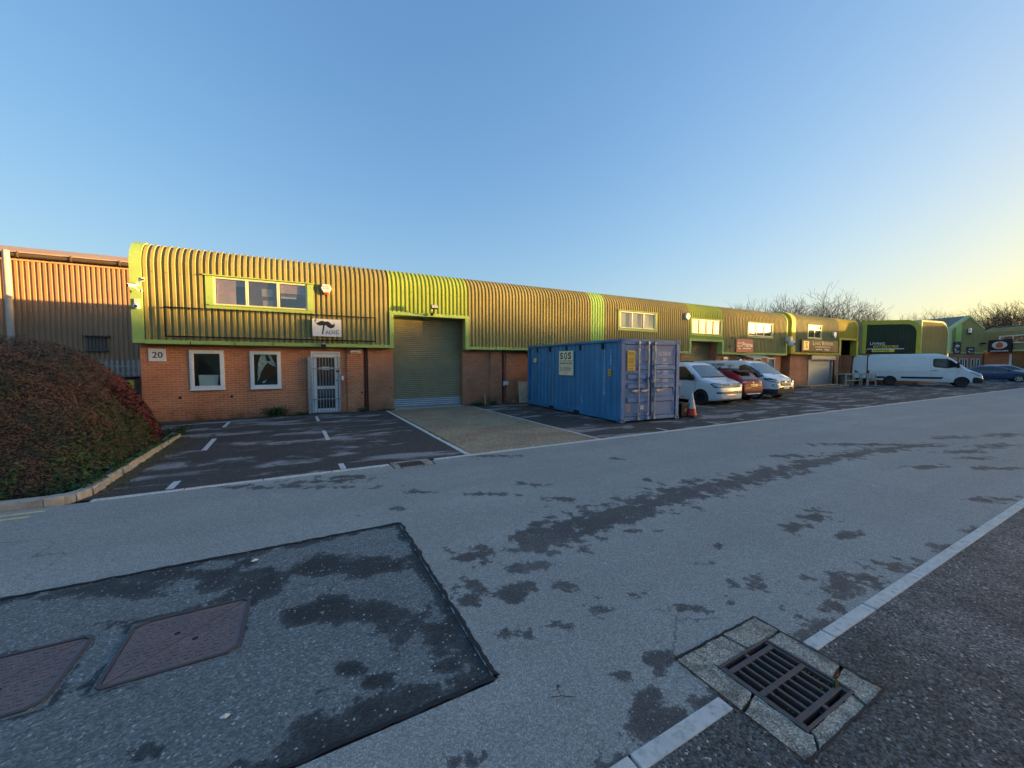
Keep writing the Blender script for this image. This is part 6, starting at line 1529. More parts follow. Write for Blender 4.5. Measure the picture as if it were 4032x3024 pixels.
# ------------------------------------------------------------------ bare trees
def bare_tree(name, base, H, seed, label, spread=.55, group=None, dense=1.0, lean=(0, 0), rmin=.011):
    rnd = random.Random(seed); root = empty(name, base, 0, label, 'tree', group)
    tk = MB(); br = MB()
    def grow(mb, p, d, L, r, lev):
        n = 4 if lev < 2 else 3; pts = [p.copy()]; rs = [r]; q = p.copy(); dd = d.copy()
        wob = .07 + .035 * lev
        for i in range(n):
            dd = (dd + Vector((rnd.gauss(0, wob), rnd.gauss(0, wob), rnd.gauss(.035, .05)))).normalized(); q = q + dd * L / n; pts.append(q.copy()); rs.append(max(r * (1 - .36 * (i + 1) / n), rmin))
        mb.tube(pts, rs, 7 if lev == 0 else (5 if lev < 3 else 3), caps=False)
        if lev >= 6: return
        k = {0: 6, 1: 4, 2: 4, 3: 3, 4: 3, 5: 2}[lev]
        k = max(2, int(round(k * dense + rnd.uniform(-.5, .5))))
        for i in range(k):
            t = 1.0 if i == 0 else rnd.uniform(.3, .98); j = min(int(t * n), n - 1); f = t * n - j; pp = pts[j].lerp(pts[j + 1], f); rr = rs[j] + (rs[j + 1] - rs[j]) * f
            ax = dd.orthogonal().normalized(); ax = Matrix.Rotation(i * 2.4 + rnd.uniform(-.5, .5), 3, dd) @ ax
            ang = rnd.uniform(.35, spread + .3) if i else rnd.uniform(.05, .3)
            nd = (dd * math.cos(ang) + ax * math.sin(ang)); nd.z += .06; nd.normalize()
            grow(br, pp, nd, L * (rnd.uniform(.68, .86) if lev else rnd.uniform(.75, .95)), rr * (.60 if i else .82), lev + 1)
    grow(tk, Vector((0, 0, 0)), Vector((lean[0], lean[1], 1)).normalized(), H * .24, H * .024, 0)
    # bring the crown to the measured height
    top = max(v[2] for v in br.v); k = H / top
    for mb in (tk, br): mb.v = [(x * k, y * k, z * k) for x, y, z in mb.v]
    tk.build('trunk', M['bark'], root, smooth=True, recalc=False); br.build('crown', M['bark'], root, recalc=False)
    return root
def place_tree(px, top_py, depth, seed, label, spread=.72, grp='bare trees behind the units', k=1.0, dense=1.0):
    p = pt(px, depth); H = zat(top_py, depth) * 1.02
    return bare_tree('bare_tree', (p.x, p.y, 0), H * k, seed, label, spread, grp, dense=dense)
for a in ((2958, 1165, 62, 1, 'bare tree above the roof, leftmost of the winter trees'), (3058, 1160, 66, 2, 'second bare tree from the left above the row'),
          (3150, 1158, 64, 3, 'third bare tree, leaning against its taller neighbour'), (3272, 1132, 58, 4, 'tallest wide bare tree standing behind the yellow section'),
          (3428, 1196, 62, 5, 'small bare tree just right of the lamp post'), (3664, 1208, 90, 6, 'faint far bare tree left of the gable'), (3770, 1212, 95, 7, 'faint far bare tree directly behind the gable peak'),
          (3955, 1178, 62, 8, 'big bare tree above the right hand unit, left of the edge'), (4035, 1170, 55, 9, 'big bare tree cut by the right edge of the picture'), (3620, 1225, 92, 10, 'lowest far bare tree over the flat wing')):
    place_tree(*a)
# evergreen crowns behind the right-hand units
def bush_tree(px, top_py, depth, seed, label, rw):
    p = pt(px, depth); H = zat(top_py, depth); rnd = random.Random(seed); root = empty('evergreen_tree', (p.x, p.y, 0), 0, label, 'tree', 'leafy trees at the right')
    q = MB(); q.tube([(0, 0, 0), (.1, 0, H * .4), (.0, .1, H * .7)], [.2, .15, .06], 7); q.build('trunk', M['bark'], root)
    q = MB(); lob = [(rnd.uniform(-rw, rw) * .6, rnd.uniform(-rw, rw) * .6, H * rnd.uniform(.4, .82), rnd.uniform(.25, .5) * rw) for _ in range(14)]
    for i in range(5200):
        a = rnd.choice(lob); v = Vector((rnd.gauss(0, 1), rnd.gauss(0, 1), rnd.gauss(0, 1))).normalized() * a[3] * rnd.uniform(.5, 1.15); c = Vector(a[:3]) + v; s = rnd.uniform(.05, .13)
        t1 = Vector((rnd.gauss(0, 1), rnd.gauss(0, 1), rnd.gauss(0, 1))).normalized() * s; t2 = t1.orthogonal().normalized() * s * .6
        q.face([c - t1, c + t2, c + t1, c - t2])
    q.build('crown', M['evergreen'], root, recalc=False)
bush_tree(3868, 1258, 58, 1, 'rounded leafy tree in the gap right of the gable', 2.6)
bush_tree(3915, 1252, 56, 2, 'brownish leafy tree behind the right hand roof', 3.0)
bush_tree(3985, 1262, 54, 3, 'low leafy tree at the foot of the big bare one', 3.0)
# unseen trees added across the road, twigs thickened to filter the low sun
for i, (x, y, h) in enumerate(((195, -47, 17.5), (202, -49, 18), (209, -47, 18), (216, -49, 18.5), (223, -47, 18), (230, -50, 18.5), (203, -53, 18.5), (211, -54, 19), (220, -53, 19), (238, -48, 19))):
    bare_tree('bare_tree', (x, y, 0), h, 40 + i, 'unseen bare tree added in front of the hall to filter the sun, number %s from the near end' % ['one', 'two', 'three', 'four', 'five', 'six', 'seven', 'eight', 'nine', 'ten', 'eleven', 'twelve'][i], .6, 'unseen bare trees filtering the low sun', dense=.95, rmin=.022)
# lamp post
p = pt(3372, 56); lp = empty('street_lamp', (p.x, p.y, 0), 0, 'slim grey lamp post rising behind the yellow section', 'street lamp'); H = zat(1227, 56)
q = MB(); q.tube([(0, 0, 0), (0, 0, 1.2), (0, 0, 1.21), (0, 0, H)], [.09, .09, .06, .045], 8); q.build('pole', M['grey'], lp)
ar = Vector((math.cos(YAW), -math.sin(YAW), 0)); q = MB(); q.tube([(0, 0, H), tuple(ar * .25 + Vector((0, 0, H + .05)))], .03, 6); q.build('arm', M['grey'], lp)
q = MB(); q.tube([tuple(ar * .1 + Vector((0, 0, H + .05))), tuple(ar * .85 + Vector((0, 0, H + .08)))], [.09, .06], 8); q.build('lamp_head', M['grey'], lp)

# ------------------------------------------------------------------ vehicles
def interp(tab, y):
    if y <= tab[0][0]: return tab[0][1]
    for (a, va), (b, vb) in zip(tab[:-1], tab[1:]):
        if y <= b: t = (y - a) / (b - a); return va + (vb - va) * t
    return tab[-1][1]
class Vehicle:
    """nose at y=0 pointing to -Y, tail at y=L; lofted closed body"""
    def __init__(s, name, label, cat, loc, rz, L, W, top, bot, width, belt, tumble, rc, mat, group='parked vehicles'):
        s.root = empty(name, loc, rz, label, cat, group); s.L, s.W = L, W
        ys = sorted({0, L, *[round(L * i / 46, 4) for i in range(47)], *[round(.02 * k, 3) for k in range(1, 7)], *[round(L - .02 * k, 3) for k in range(1, 7)]})
        H = max(v for _, v in top); rows = []
        sm = lambda tab, y: (interp(tab, y - .04) + 2 * interp(tab, y) + interp(tab, y + .04)) / 4
        for y in ys:
            zt, zb, w = sm(top, y), sm(bot, y), sm(width, y) * W / 2
            r = min(rc, (zt - zb) * .42)
            def xx(z): return w * (1 - tumble * max(0, (z - belt) / (H - belt)) ** 1.25) * (1 - .05 * max(0, 1 - (z - zb) / .18) ** 2)
            half = [(0, zb), (w * .55, zb), (w * .86, zb + .005), (xx(zb + .03), zb + .03), (xx(zb + .1), zb + .1)]
            z1 = zt - r
            for k in range(1, 6): z = zb + .1 + (z1 - zb - .1) * k / 5; half.append((xx(z), z))
            xc = xx(z1)
            for k in (22, 45, 68, 90): half.append((xc - r * 1.15 * (1 - math.cos(R(k))), z1 + r * math.sin(R(k))))
            half.append((xc * .45, zt + .012)); half.append((0, zt + .018))
            ring = [(x, y, z) for x, z in half] + [(-x, y, z) for x, z in half[-2:0:-1]]
            rows.append(ring)
        mb = MB(); n = len(rows[0])
        for r_ in rows: mb.v += r_
        for i in range(len(rows) - 1):
            for k in range(n): a = i * n + k; b = i * n + (k + 1) % n; mb.f.append((a, b, b + n, a + n)); mb.m.append(0)
        mb.f.append(tuple(range(n))); mb.m.append(0); e = (len(rows) - 1) * n; mb.f.append(tuple(e + k for k in range(n))[::-1]); mb.m.append(0)
        s.body = mb.build('body', [M[mat], M['dark']], s.root, smooth=True, angle=38)
        s.refresh()
    def refresh(s):
        bm = bmesh.new(); bm.from_mesh(s.body.data); bmesh.ops.triangulate(bm, faces=bm.faces); s.bvh = BVHTree.FromBMesh(bm); bm.free()
    def wells(s, ys, r, z):
        cut = MB()
        for y in ys:
            for sx in (-1, 1): cut.lathe([(0, -.19), (r, -.19), (r, .3), (0, .3)], (sx * (s.W / 2 - .06) - (0.1 if sx < 0 else 0.0), y, z), 'x', 28)
        c = cut.build('cutter', M['dark'], s.root)
        bm = bmesh.new(); bm.from_mesh(c.data); bmesh.ops.remove_doubles(bm, verts=bm.verts, dist=1e-5); bmesh.ops.recalc_face_normals(bm, faces=bm.faces); bm.to_mesh(c.data); bm.free()
        md = s.body.modifiers.new('wells', 'BOOLEAN'); md.object = c; md.operation = 'DIFFERENCE'; md.solver = 'EXACT'; md.material_mode = 'TRANSFER'
        bpy.context.view_layer.update(); dg = bpy.context.evaluated_depsgraph_get(); me = bpy.data.meshes.new_from_object(s.body.evaluated_get(dg))
        s.body.modifiers.clear()
        s.body.data = me; me.name = 'body'; bpy.data.objects.remove(c)
        me.polygons.foreach_set('use_smooth', [True] * len(me.polygons)); me.set_sharp_from_angle(angle=R(38))
    def decal(s, name, polys, view, mat, off=.010, parent=None, grid=.04):
        """press flat 2D polygons onto the body. view: 'L' (from -X; coords y,z), 'R', 'F' (from nose; x,z), 'B', 'T' (x,y)"""
        out = bmesh.new()
        for poly in polys:
            bm = bmesh.new(); vs = [bm.verts.new((p[0], p[1], 0)) for p in poly]
            try: bm.faces.new(vs)
            except ValueError: bm.free(); continue
            xs_ = [p[0] for p in poly]; ys_ = [p[1] for p in poly]
            for ax, lo, hi in ((0, min(xs_), max(xs_)), (1, min(ys_), max(ys_))):
                k = math.floor(lo / grid) + 1
                while k * grid < hi:
                    nv = [0, 0, 0]; nv[ax] = 1; co = [0, 0, 0]; co[ax] = k * grid
                    bmesh.ops.bisect_plane(bm, geom=bm.verts[:] + bm.edges[:] + bm.faces[:], plane_co=co, plane_no=nv); k += 1
            bmesh.ops.triangulate(bm, faces=bm.faces)
            mp = {}
            for v in bm.verts:
                a, b = v.co.x, v.co.y
                o, d = {'L': (Vector((-3, a, b)), Vector((1, 0, 0))), 'R': (Vector((3, a, b)), Vector((-1, 0, 0))), 'F': (Vector((a, -3, b)), Vector((0, 1, 0))), 'B': (Vector((a, s.L + 3, b)), Vector((0, -1, 0))), 'T': (Vector((a, b, 4)), Vector((0, 0, -1)))}[view]
                h = s.bvh.ray_cast(o, d)
                if h[0] is None: continue
                nn = h[1] if h[1].dot(d) < 0 else -h[1]
                nn = (nn * .6 - d * .6).normalized()
                mp[v] = out.verts.new(h[0] + nn * off)
            for f in bm.faces:
                if all(v in mp for v in f.verts):
                    try: out.faces.new([mp[v] for v in f.verts])
                    except ValueError: pass
            bm.free()
        me = bpy.data.meshes.new(name); out.to_mesh(me); out.free(); me.materials.append(mat if not isinstance(mat, str) else M[mat])
        me.polygons.foreach_set('use_smooth', [True] * len(me.polygons))
        o = bpy.data.objects.new(name, me); col.objects.link(o); o.parent = parent or s.root; return o
    def text(s, st, view, x, z, w_, h_, mat='ink', bold=.01, shear=0, name='lettering', flip=False, parent=None):
        vs, fs = text_verts(st, shear, bold, 1.0)
        # for views whose 2D x axis runs right to left on screen, mirror
        g = -1 if flip else 1
        s.decal(name, [[(x + g * vs[i][0] * w_, z + vs[i][1] * h_) for i in f] for f in fs], view, mat, .022, grid=5, parent=parent)
    def wheel(s, x, y, r, wd, rim, spokes, rimr=.66, dark=False):
        sx = 1 if x > 0 else -1; e = empty('wheel', (x, y, r)); e.parent = s.root; e['label'] = e.get('label', '') or 'road wheel'; del e['label']
        q = MB(); q.lathe([(r * rimr, -.5 * wd), (r * .93, -.5 * wd), (r, -.36 * wd), (r, .36 * wd), (r * .93, .5 * wd), (r * rimr, .5 * wd)], (0, 0, 0), 'x', 30); q.build('tyre', M['rubber'], e, smooth=True, angle=50)
        q = MB(); o_ = sx * wd * .40; q.lathe([(r * rimr, sx * wd * .5), (r * rimr * .95, sx * wd * .46), (r * rimr * .9, sx * wd * .1), (0, sx * wd * .05)], (0, 0, 0), 'x', 30, 1)
        for k in range(spokes):
            a = 2 * math.pi * k / spokes; Mr_ = Matrix.Rotation(a, 4, 'X'); t_ = r * .09
            q.box(min(o_, o_ - sx * .03), max(o_, o_ - sx * .03), -t_, t_, r * .08, r * rimr * .97, 0, Mr_)
        q.lathe([(r * .2, o_ - sx * .02), (r * .18, o_ + sx * .006), (0, o_ + sx * .008)], (0, 0, 0), 'x', 14)
        q.lathe([(r * rimr, sx * wd * .5), (r * rimr * .9, sx * wd * .48), (r * rimr * .88, sx * wd * .3)], (0, 0, 0), 'x', 30)
        q.build('rim', [M[rim], M['dark']], e, smooth=True, angle=40)
    def mirror(s, sx, y, z, mat, k=1.0):
        x = s.bvh.ray_cast(Vector((sx * 3, y, z)), Vector((-sx, 0, 0)))[0].x; q = MB()
        q.box(min(x, x + sx * .1), max(x, x + sx * .1), y - .03, y + .03, z - .03, z + .02)
        a, b = sorted((x + sx * .05, x + sx * .22 * k)); q.prism([(a, z - .09 * k), (b, z - .07 * k), (b + (.02 if sx > 0 else 0), z + .09 * k), (b, z + .15 * k), (a, z + .16 * k)], 'xz', y - .07, y + .05)
        q.build('wing_mirror', M[mat], s.root, bevel=.012)
    def seams(s, lines, view='L', t=.008, mat='rubber'):
        P = []
        for ln in lines:
            for (a, b) in zip(ln[:-1], ln[1:]):
                dx, dy = b[0] - a[0], b[1] - a[1]; l = math.hypot(dx, dy) or 1; nx, ny = -dy / l * t / 2, dx / l * t / 2
                P.append([(a[0] + nx, a[1] + ny), (b[0] + nx, b[1] + ny), (b[0] - nx, b[1] - ny), (a[0] - nx, a[1] - ny)])
        s.decal('panel_gap', P, view, mat, .004, grid=.15)
# ---- first white van (nose to the road)
v = Vehicle('van', 'white low panel van with black alloy wheels, nearest the container', 'van', (15.38, 9.62, 0), 0, 4.75, 1.86,
    top=[(0, .62), (.04, .80), (.10, .90), (.35, .99), (.62, 1.06), (.74, 1.09), (1.46, 1.65), (1.68, 1.735), (2.0, 1.76), (4.4, 1.76), (4.65, 1.70), (4.75, 1.5)],
    bot=[(0, .30), (.1, .20), (.5, .15), (4.2, .17), (4.75, .3)], width=[(0, .70), (.05, .84), (.15, .93), (.4, .985), (.8, 1), (4.3, 1), (4.65, .97), (4.75, .92)], belt=.95, tumble=.16, rc=.12, mat='van_white')
v.wells((.74, 3.72), .345, .32)
for sx in (-1, 1):
    v.wheel(sx * .83, .74, .305, .2, 'rim_dark', 9); v.wheel(sx * .83, 3.72, .305, .2, 'rim_dark', 9)
for vw, nm in (('L', 'side_window'), ('R', 'side_window')):
    v.decal(nm, [[(1.02, 1.03), (1.94, .99), (1.94, 1.55), (1.68, 1.58), (1.53, 1.545), (1.07, 1.14)]], vw, 'car_glass')
v.decal('seat', [[(1.47, 1.03), (1.77, 1.03), (1.80, 1.28), (1.72, 1.38), (1.54, 1.36)]], 'L', simple('seat_shape', (.12, .12, .10), .8), .009)
v.decal('windscreen', [[(-.80, 1.155), (.80, 1.155), (.68, 1.60), (.4, 1.635), (-.4, 1.635), (-.68, 1.60)]], 'F', 'screen_glass')
v.decal('screen_surround', [[(-.84, 1.12), (.84, 1.12), (.82, 1.16), (-.82, 1.16)]], 'F', 'rubber', .012)
for sx in (-1, 1):
    v.decal('headlight', [[(sx * .50, .735), (sx * .86, .735), (sx * .89, .80), (sx * .84, .915), (sx * .55, .885)]], 'F', 'rubber', .010)
    v.decal('headlight_lens', [[(sx * .53, .755), (sx * .67, .755), (sx * .67, .86), (sx * .56, .86)], [(sx * .69, .757), (sx * .84, .765), (sx * .82, .88), (sx * .69, .865)]], 'F', 'lamp_glass', .019)
    v.decal('fog_lamp', [[(sx * .45, .50), (sx * .83, .50), (sx * .83, .56), (sx * .45, .56)]], 'F', 'rubber', .010)
v.decal('headlight', [[(.0, .74), (.16, .76), (.33, .86), (.30, .91), (.0, .90)]], 'L', 'rubber', .009); v.decal('headlight_lens', [[(.02, .76), (.16, .78), (.26, .86), (.24, .89), (.02, .88)]], 'L', 'lamp_glass', .017)
v.decal('grille', [[(-.49, .735), (.49, .735), (.53, .885), (-.53, .885)]], 'F', 'rubber', .010); v.decal('grille_bar', [[(-.49, .775), (.49, .775), (.49, .79), (-.49, .79)], [(-.5, .835), (.5, .835), (.5, .85), (-.5, .85)]], 'F', 'chrome', .019)
v.decal('badge', [ell(0, .81, .085, .085, 20)], 'F', 'chrome', .023); v.decal('badge_letters', [[(-.05, .86), (-.035, .86), (0, .815), (.035, .86), (.05, .86), (.0, .80)], [(-.065, .825), (-.05, .825), (-.028, .77), (0, .80), (.028, .77), (.05, .825), (.065, .825), (.03, .745), (0, .775), (-.03, .745)]], 'F', 'rubber', .03)
v.decal('lower_grille', [[(-.42, .47), (.42, .47), (.42, .58), (-.42, .58)]], 'F', 'rubber', .010); v.decal('grille_mesh', [[(-.40, .485 + k * .022), (.40, .485 + k * .022), (.40, .493 + k * .022), (-.40, .493 + k * .022)] for k in range(5)], 'F', 'grey', .017)
v.decal('number_plate', [[(-.22, .31), (.22, .31), (.22, .41), (-.22, .41)]], 'F', 'paper', .019); v.text('YA14 VBD', 'F', -.19, .33, .38, .055)
v.decal('splitter', [[(-.8, .20), (.8, .20), (.8, .235), (-.8, .235)]], 'F', 'rubber', .01)
v.seams([[(1.08, .25), (.96, 1.0), (1.02, 1.10)], [(2.04, .25), (2.04, 1.6)], [(.96, 1.0), (2.04, .97)]]); v.seams([[(-.75, .93), (-.6, 1.08)], [(.75, .93), (.6, 1.08)], [(-.75, .93), (.75, .93)], [(-.86, .62), (.86, .62)]], 'F', .007, 'grey')
v.decal('bonnet_logo', [ell(.1, .98, .03, .02, 10), ell(.18, .985, .03, .02, 10)], 'F', simple('logo_grey', (.2, .22, .28), .5)); v.text('Prama', 'F', .22, .965, .25, .06, simple('logo_grey2', (.2, .22, .28), .5))
v.mirror(-1, 1.12, 1.10, 'black'); v.mirror(1, 1.12, 1.10, 'black')
v.decal('door_handle', [[(1.78, .80), (1.95, .80), (1.95, .83), (1.78, .83)]], 'L', 'rubber', .012)
q = MB(); q.tube([(-.6, 2.2, 1.80), (-.6, 4.2, 1.80)], .018, 6); q.tube([(.6, 2.2, 1.80), (.6, 4.2, 1.80)], .018, 6)
for y in (2.3, 3.2, 4.1):
    for x in (-.6, .6): q.box(x - .03, x + .03, y, y + .06, 1.75, 1.8)
q.build('roof_rail', M['black'], v.root)
# ---- red hatchback (tail to the road) : built tail first, then turned
c = Vehicle('car', 'dark red hatchback with a black roof between the two white vans', 'car', (17.50, 14.02, 0), R(180), 4.05, 1.74,
    top=[(0, .62), (.06, .78), (.3, .88), (.95, .98), (1.15, 1.02), (1.75, 1.38), (2.1, 1.44), (3.0, 1.42), (3.45, 1.34), (3.62, 1.24), (3.88, .98), (4.0, .93), (4.05, .7)],
    bot=[(0, .3), (.3, .2), (3.6, .2), (4.05, .36)], width=[(0, .72), (.1, .86), (.4, .96), (1, 1), (3.2, 1), (3.7, .97), (3.92, .9), (4.05, .78)], belt=.85, tumble=.24, rc=.12, mat='red_paint')
c.wells((.82, 3.28), .34, .32)
for sx in (-1, 1): c.wheel(sx * .78, .82, .31, .2, 'alloy', 5); c.wheel(sx * .78, 3.28, .31, .2, 'alloy', 5)
for vw in 'LR': c.decal('side_window', [[(1.25, .95), (2.3, .92), (3.25, .99), (3.42, 1.10), (3.1, 1.24), (2.2, 1.32), (1.75, 1.28)]], vw, 'car_glass')
c.decal('rear_window', [[(-.56, 1.0), (.56, 1.0), (.50, 1.24), (-.50, 1.24)]], 'B', 'car_glass'); c.decal('roof_panel', [[(-.55, 1.75), (.55, 1.75), (.55, 3.5), (-.55, 3.5)]], 'T', 'black', .008)
q = MB(); q.prism([(3.35, 1.38), (3.74, 1.30), (3.76, 1.325), (3.40, 1.415)], 'yz', -.52, .52); q.build('spoiler', M['black'], c.root, bevel=.008)
q = MB(); q.tube([(-.56, 2.0, 1.46), (-.57, 3.2, 1.45)], .015, 6); q.tube([(.56, 2.0, 1.46), (.57, 3.2, 1.45)], .015, 6); q.build('roof_rail', M['black'], c.root)
for sx in (-1, 1): c.decal('tail_lamp', [[(sx * .40, .88), (sx * .78, .80), (sx * .84, .90), (sx * .68, .955), (sx * .42, .93)]], 'B', 'tail_red', .01); c.decal('tail_lamp_lens', [[(sx * .46, .895), (sx * .72, .86), (sx * .70, .90), (sx * .46, .915)]], 'B', 'lamp_glass', .022)
c.decal('rear_bumper', [[(-.86, .30), (.86, .30), (.86, .50), (-.86, .50)]], 'B', 'bumper', .012); c.decal('bumper_trim', [[(-.55, .36), (.55, .36), (.48, .40), (-.48, .40)]], 'B', 'paper', .021)
c.decal('number_plate', [[(-.24, .68), (.24, .68), (.24, .79), (-.24, .79)]], 'B', 'plate_y', .021); c.text('YK21 XJD', 'B', .20, .70, .40, .06, flip=True); c.decal('badge', [ell(0, .86, .05, .035, 14)], 'B', 'chrome', .021)
c.seams([[(-.7, .58), (.7, .58)], [(-.7, .58), (-.62, .95)], [(.7, .58), (.62, .95)]], 'B', .008)
# ---- second white van with livery
t2 = Vehicle('van', 'white panel van with green lettering and coloured hearts on its nose', 'van', (20.02, 9.92, 0), 0, 4.80, 1.95,
    top=[(0, .66), (.04, .86), (.12, .96), (.32, 1.05), (.50, 1.13), (.60, 1.17), (1.30, 1.70), (1.58, 1.82), (2.0, 1.85), (4.5, 1.85), (4.72, 1.78), (4.8, 1.6)],
    bot=[(0, .30), (.1, .22), (.5, .18), (4.3, .2), (4.8, .32)], width=[(0, .66), (.05, .82), (.15, .92), (.4, .98), (.8, 1), (4.4, 1), (4.7, .97), (4.8, .92)], belt=1.0, tumble=.15, rc=.13, mat='van_white')
t2.wells((.85, 3.75), .35, .33)
for sx in (-1, 1): t2.wheel(sx * .87, .85, .325, .21, 'grey', 10); t2.wheel(sx * .87, 3.75, .325, .21, 'grey', 10)
for vw in 'LR': t2.decal('side_window', [[(.50, 1.10), (.72, 1.04), (1.70, 1.00), (1.70, 1.60), (1.45, 1.66), (1.14, 1.56)]], vw, 'car_glass'); t2.seams([[(1.25, .3), (.85, 1.05)], [(2.0, .3), (2.0, 1.68)], [(2.38, 1.0), (4.6, 1.0)]], vw)
t2.decal('windscreen', [[(-.86, 1.24), (.86, 1.24), (.72, 1.69), (.4, 1.73), (-.4, 1.73), (-.72, 1.69)]], 'F', 'screen_glass')
for sx in (-1, 1):
    t2.decal('headlight', [[(sx * .46, .82), (sx * .66, .77), (sx * .88, .86), (sx * .93, 1.0), (sx * .84, 1.03), (sx * .6, .93)]], 'F', 'rubber', .010); t2.decal('headlight_lens', [[(sx * .52, .83), (sx * .66, .80), (sx * .82, .87), (sx * .80, .93), (sx * .62, .89)]], 'F', 'lamp_glass', .019)
t2.decal('headlight', [[(.0, .84), (.2, .84), (.52, .98), (.50, 1.03), (.12, .98)]], 'L', 'rubber', .010); t2.decal('headlight_lens', [[(.04, .87), (.2, .87), (.38, .95), (.12, .94)]], 'L', 'lamp_glass', .018)
t2.decal('grille', [[(-.42, .66), (.42, .66), (.46, .75), (.40, .88), (-.40, .88), (-.46, .75)]], 'F', 'rubber', .012); t2.decal('grille_bar', [[(-.40, z), (.40, z), (.40, z + .022), (-.40, z + .022)] for z in (.69, .745, .80)], 'F', 'grey', .021); t2.decal('badge', [ell(0, .845, .09, .036, 18)], 'F', 'chrome', .027)
t2.decal('front_bumper', [[(-.97, .26), (.97, .26), (.97, .50), (.62, .52), (.5, .60), (-.5, .60), (-.62, .52), (-.97, .50)]], 'F', 'bumper', .012); t2.decal('front_bumper', [[(-.02, .26), (.5, .26), (.62, .50), (.3, .52), (-.02, .52)]], 'L', 'bumper', .011)
t2.decal('number_plate', [[(-.22, .52), (.22, .52), (.22, .625), (-.22, .625)]], 'F', 'paper', .027); t2.text('HX68 PYD', 'F', -.19, .545, .38, .055)
gt = simple('livery_green', (.02, .10, .09), .5)
t2.text('MEALS DELIVERED', 'L', 3.74, 1.59, 1.27, .115, gt, bold=.02, shear=.12, flip=True); t2.text('TO YOUR HOME', 'L', 3.64, 1.43, 1.04, .115, gt, bold=.02, shear=.12, flip=True)
for cx_, cc in ((.14, (.03, .30, .34)), (.42, None), ): pass
def heart(cx, cz, s_):
    P = []
    for i in range(20): a = 2 * math.pi * i / 20; P.append((cx + s_ * .062 * 16 * math.sin(a) ** 3 / 16 * 1.0, cz + s_ * .0042 * (13 * math.cos(a) - 5 * math.cos(2 * a) - 2 * math.cos(3 * a) - math.cos(4 * a))))
    I_ = [(cx + (p[0] - cx) * .62, cz + (p[1] - cz) * .62) for p in P]
    return [[P[i], P[(i + 1) % 20], I_[(i + 1) % 20], I_[i]] for i in range(20)]
t2.decal('heart_logo', heart(-.80, .68, 1.5), 'F', simple('teal_print', (.02, .35, .38), .5), .012); t2.decal('heart_logo', heart(-.62, .66, 1.1), 'F', simple('rose_print', (.5, .08, .15), .5), .012); t2.decal('heart_logo', heart(-.50, .65, .7), 'F', simple('navy_print', (.03, .04, .15), .5), .012)
t2.decal('side_logo', heart(2.26, 1.60, 1.0) + heart(2.12, 1.60, 1.0) + heart(2.19, 1.52, 1.2), 'L', simple('logo_mauve', (.12, .08, .12), .5), .01); t2.text('Prama', 'L', 2.34, 1.43, .28, .045, gt, flip=True)
t2.text('Prama', 'F', .12, 1.05, .3, .06, simple('logo_mauve2', (.12, .1, .2), .5)); t2.decal('heart_logo', heart(.02, 1.08, .6), 'F', simple('logo_navy', (.1, .1, .25), .5), .012)
t2.mirror(-1, .98, 1.16, 'black'); t2.mirror(1, .98, 1.16, 'black')
t2.decal('wiper', [[(-.1, 1.185), (.75, 1.195), (.75, 1.21), (-.1, 1.205)]], 'F', 'rubber', .012)
# ---- large white van, side on, rear doors open
ang = R(-18.9 + 0)   # wheels measured at (40.25,12.60) and (41.55,9.13)
wa = math.atan2(41.55 - 40.25, -(9.13 - 12.60)); L3 = 6.05
f3 = Vehicle('van', 'large white long panel van parked side on with its rear doors open', 'van', (0, 0, 0), 0, L3, 1.95,
    top=[(0, .62), (.05, .85), (.15, .98), (.5, 1.14), (.80, 1.30), (1.62, 2.10), (1.95, 2.33), (2.3, 2.42), (5.75, 2.42), (6.0, 2.36), (6.05, 2.2)],
    bot=[(0, .34), (.15, .26), (.6, .28), (5.4, .36), (6.05, .48)], width=[(0, .68), (.06, .84), (.2, .93), (.5, .985), (.9, 1), (6.05, .99)], belt=1.15, tumble=.12, rc=.16, mat='van_white')
f3.wells((1.05, 4.75), .39, .36)
for sx in (-1, 1): f3.wheel(sx * .86, 1.05, .345, .22, 'rim_dark', 10, .6); f3.wheel(sx * .86, 4.75, .345, .22, 'rim_dark', 10, .6)
nx_, ny_ = math.sin(wa), -math.cos(wa)     # nose direction
f3.root.rotation_euler = (0, 0, wa)
fwx, fwy = 41.55, 9.13
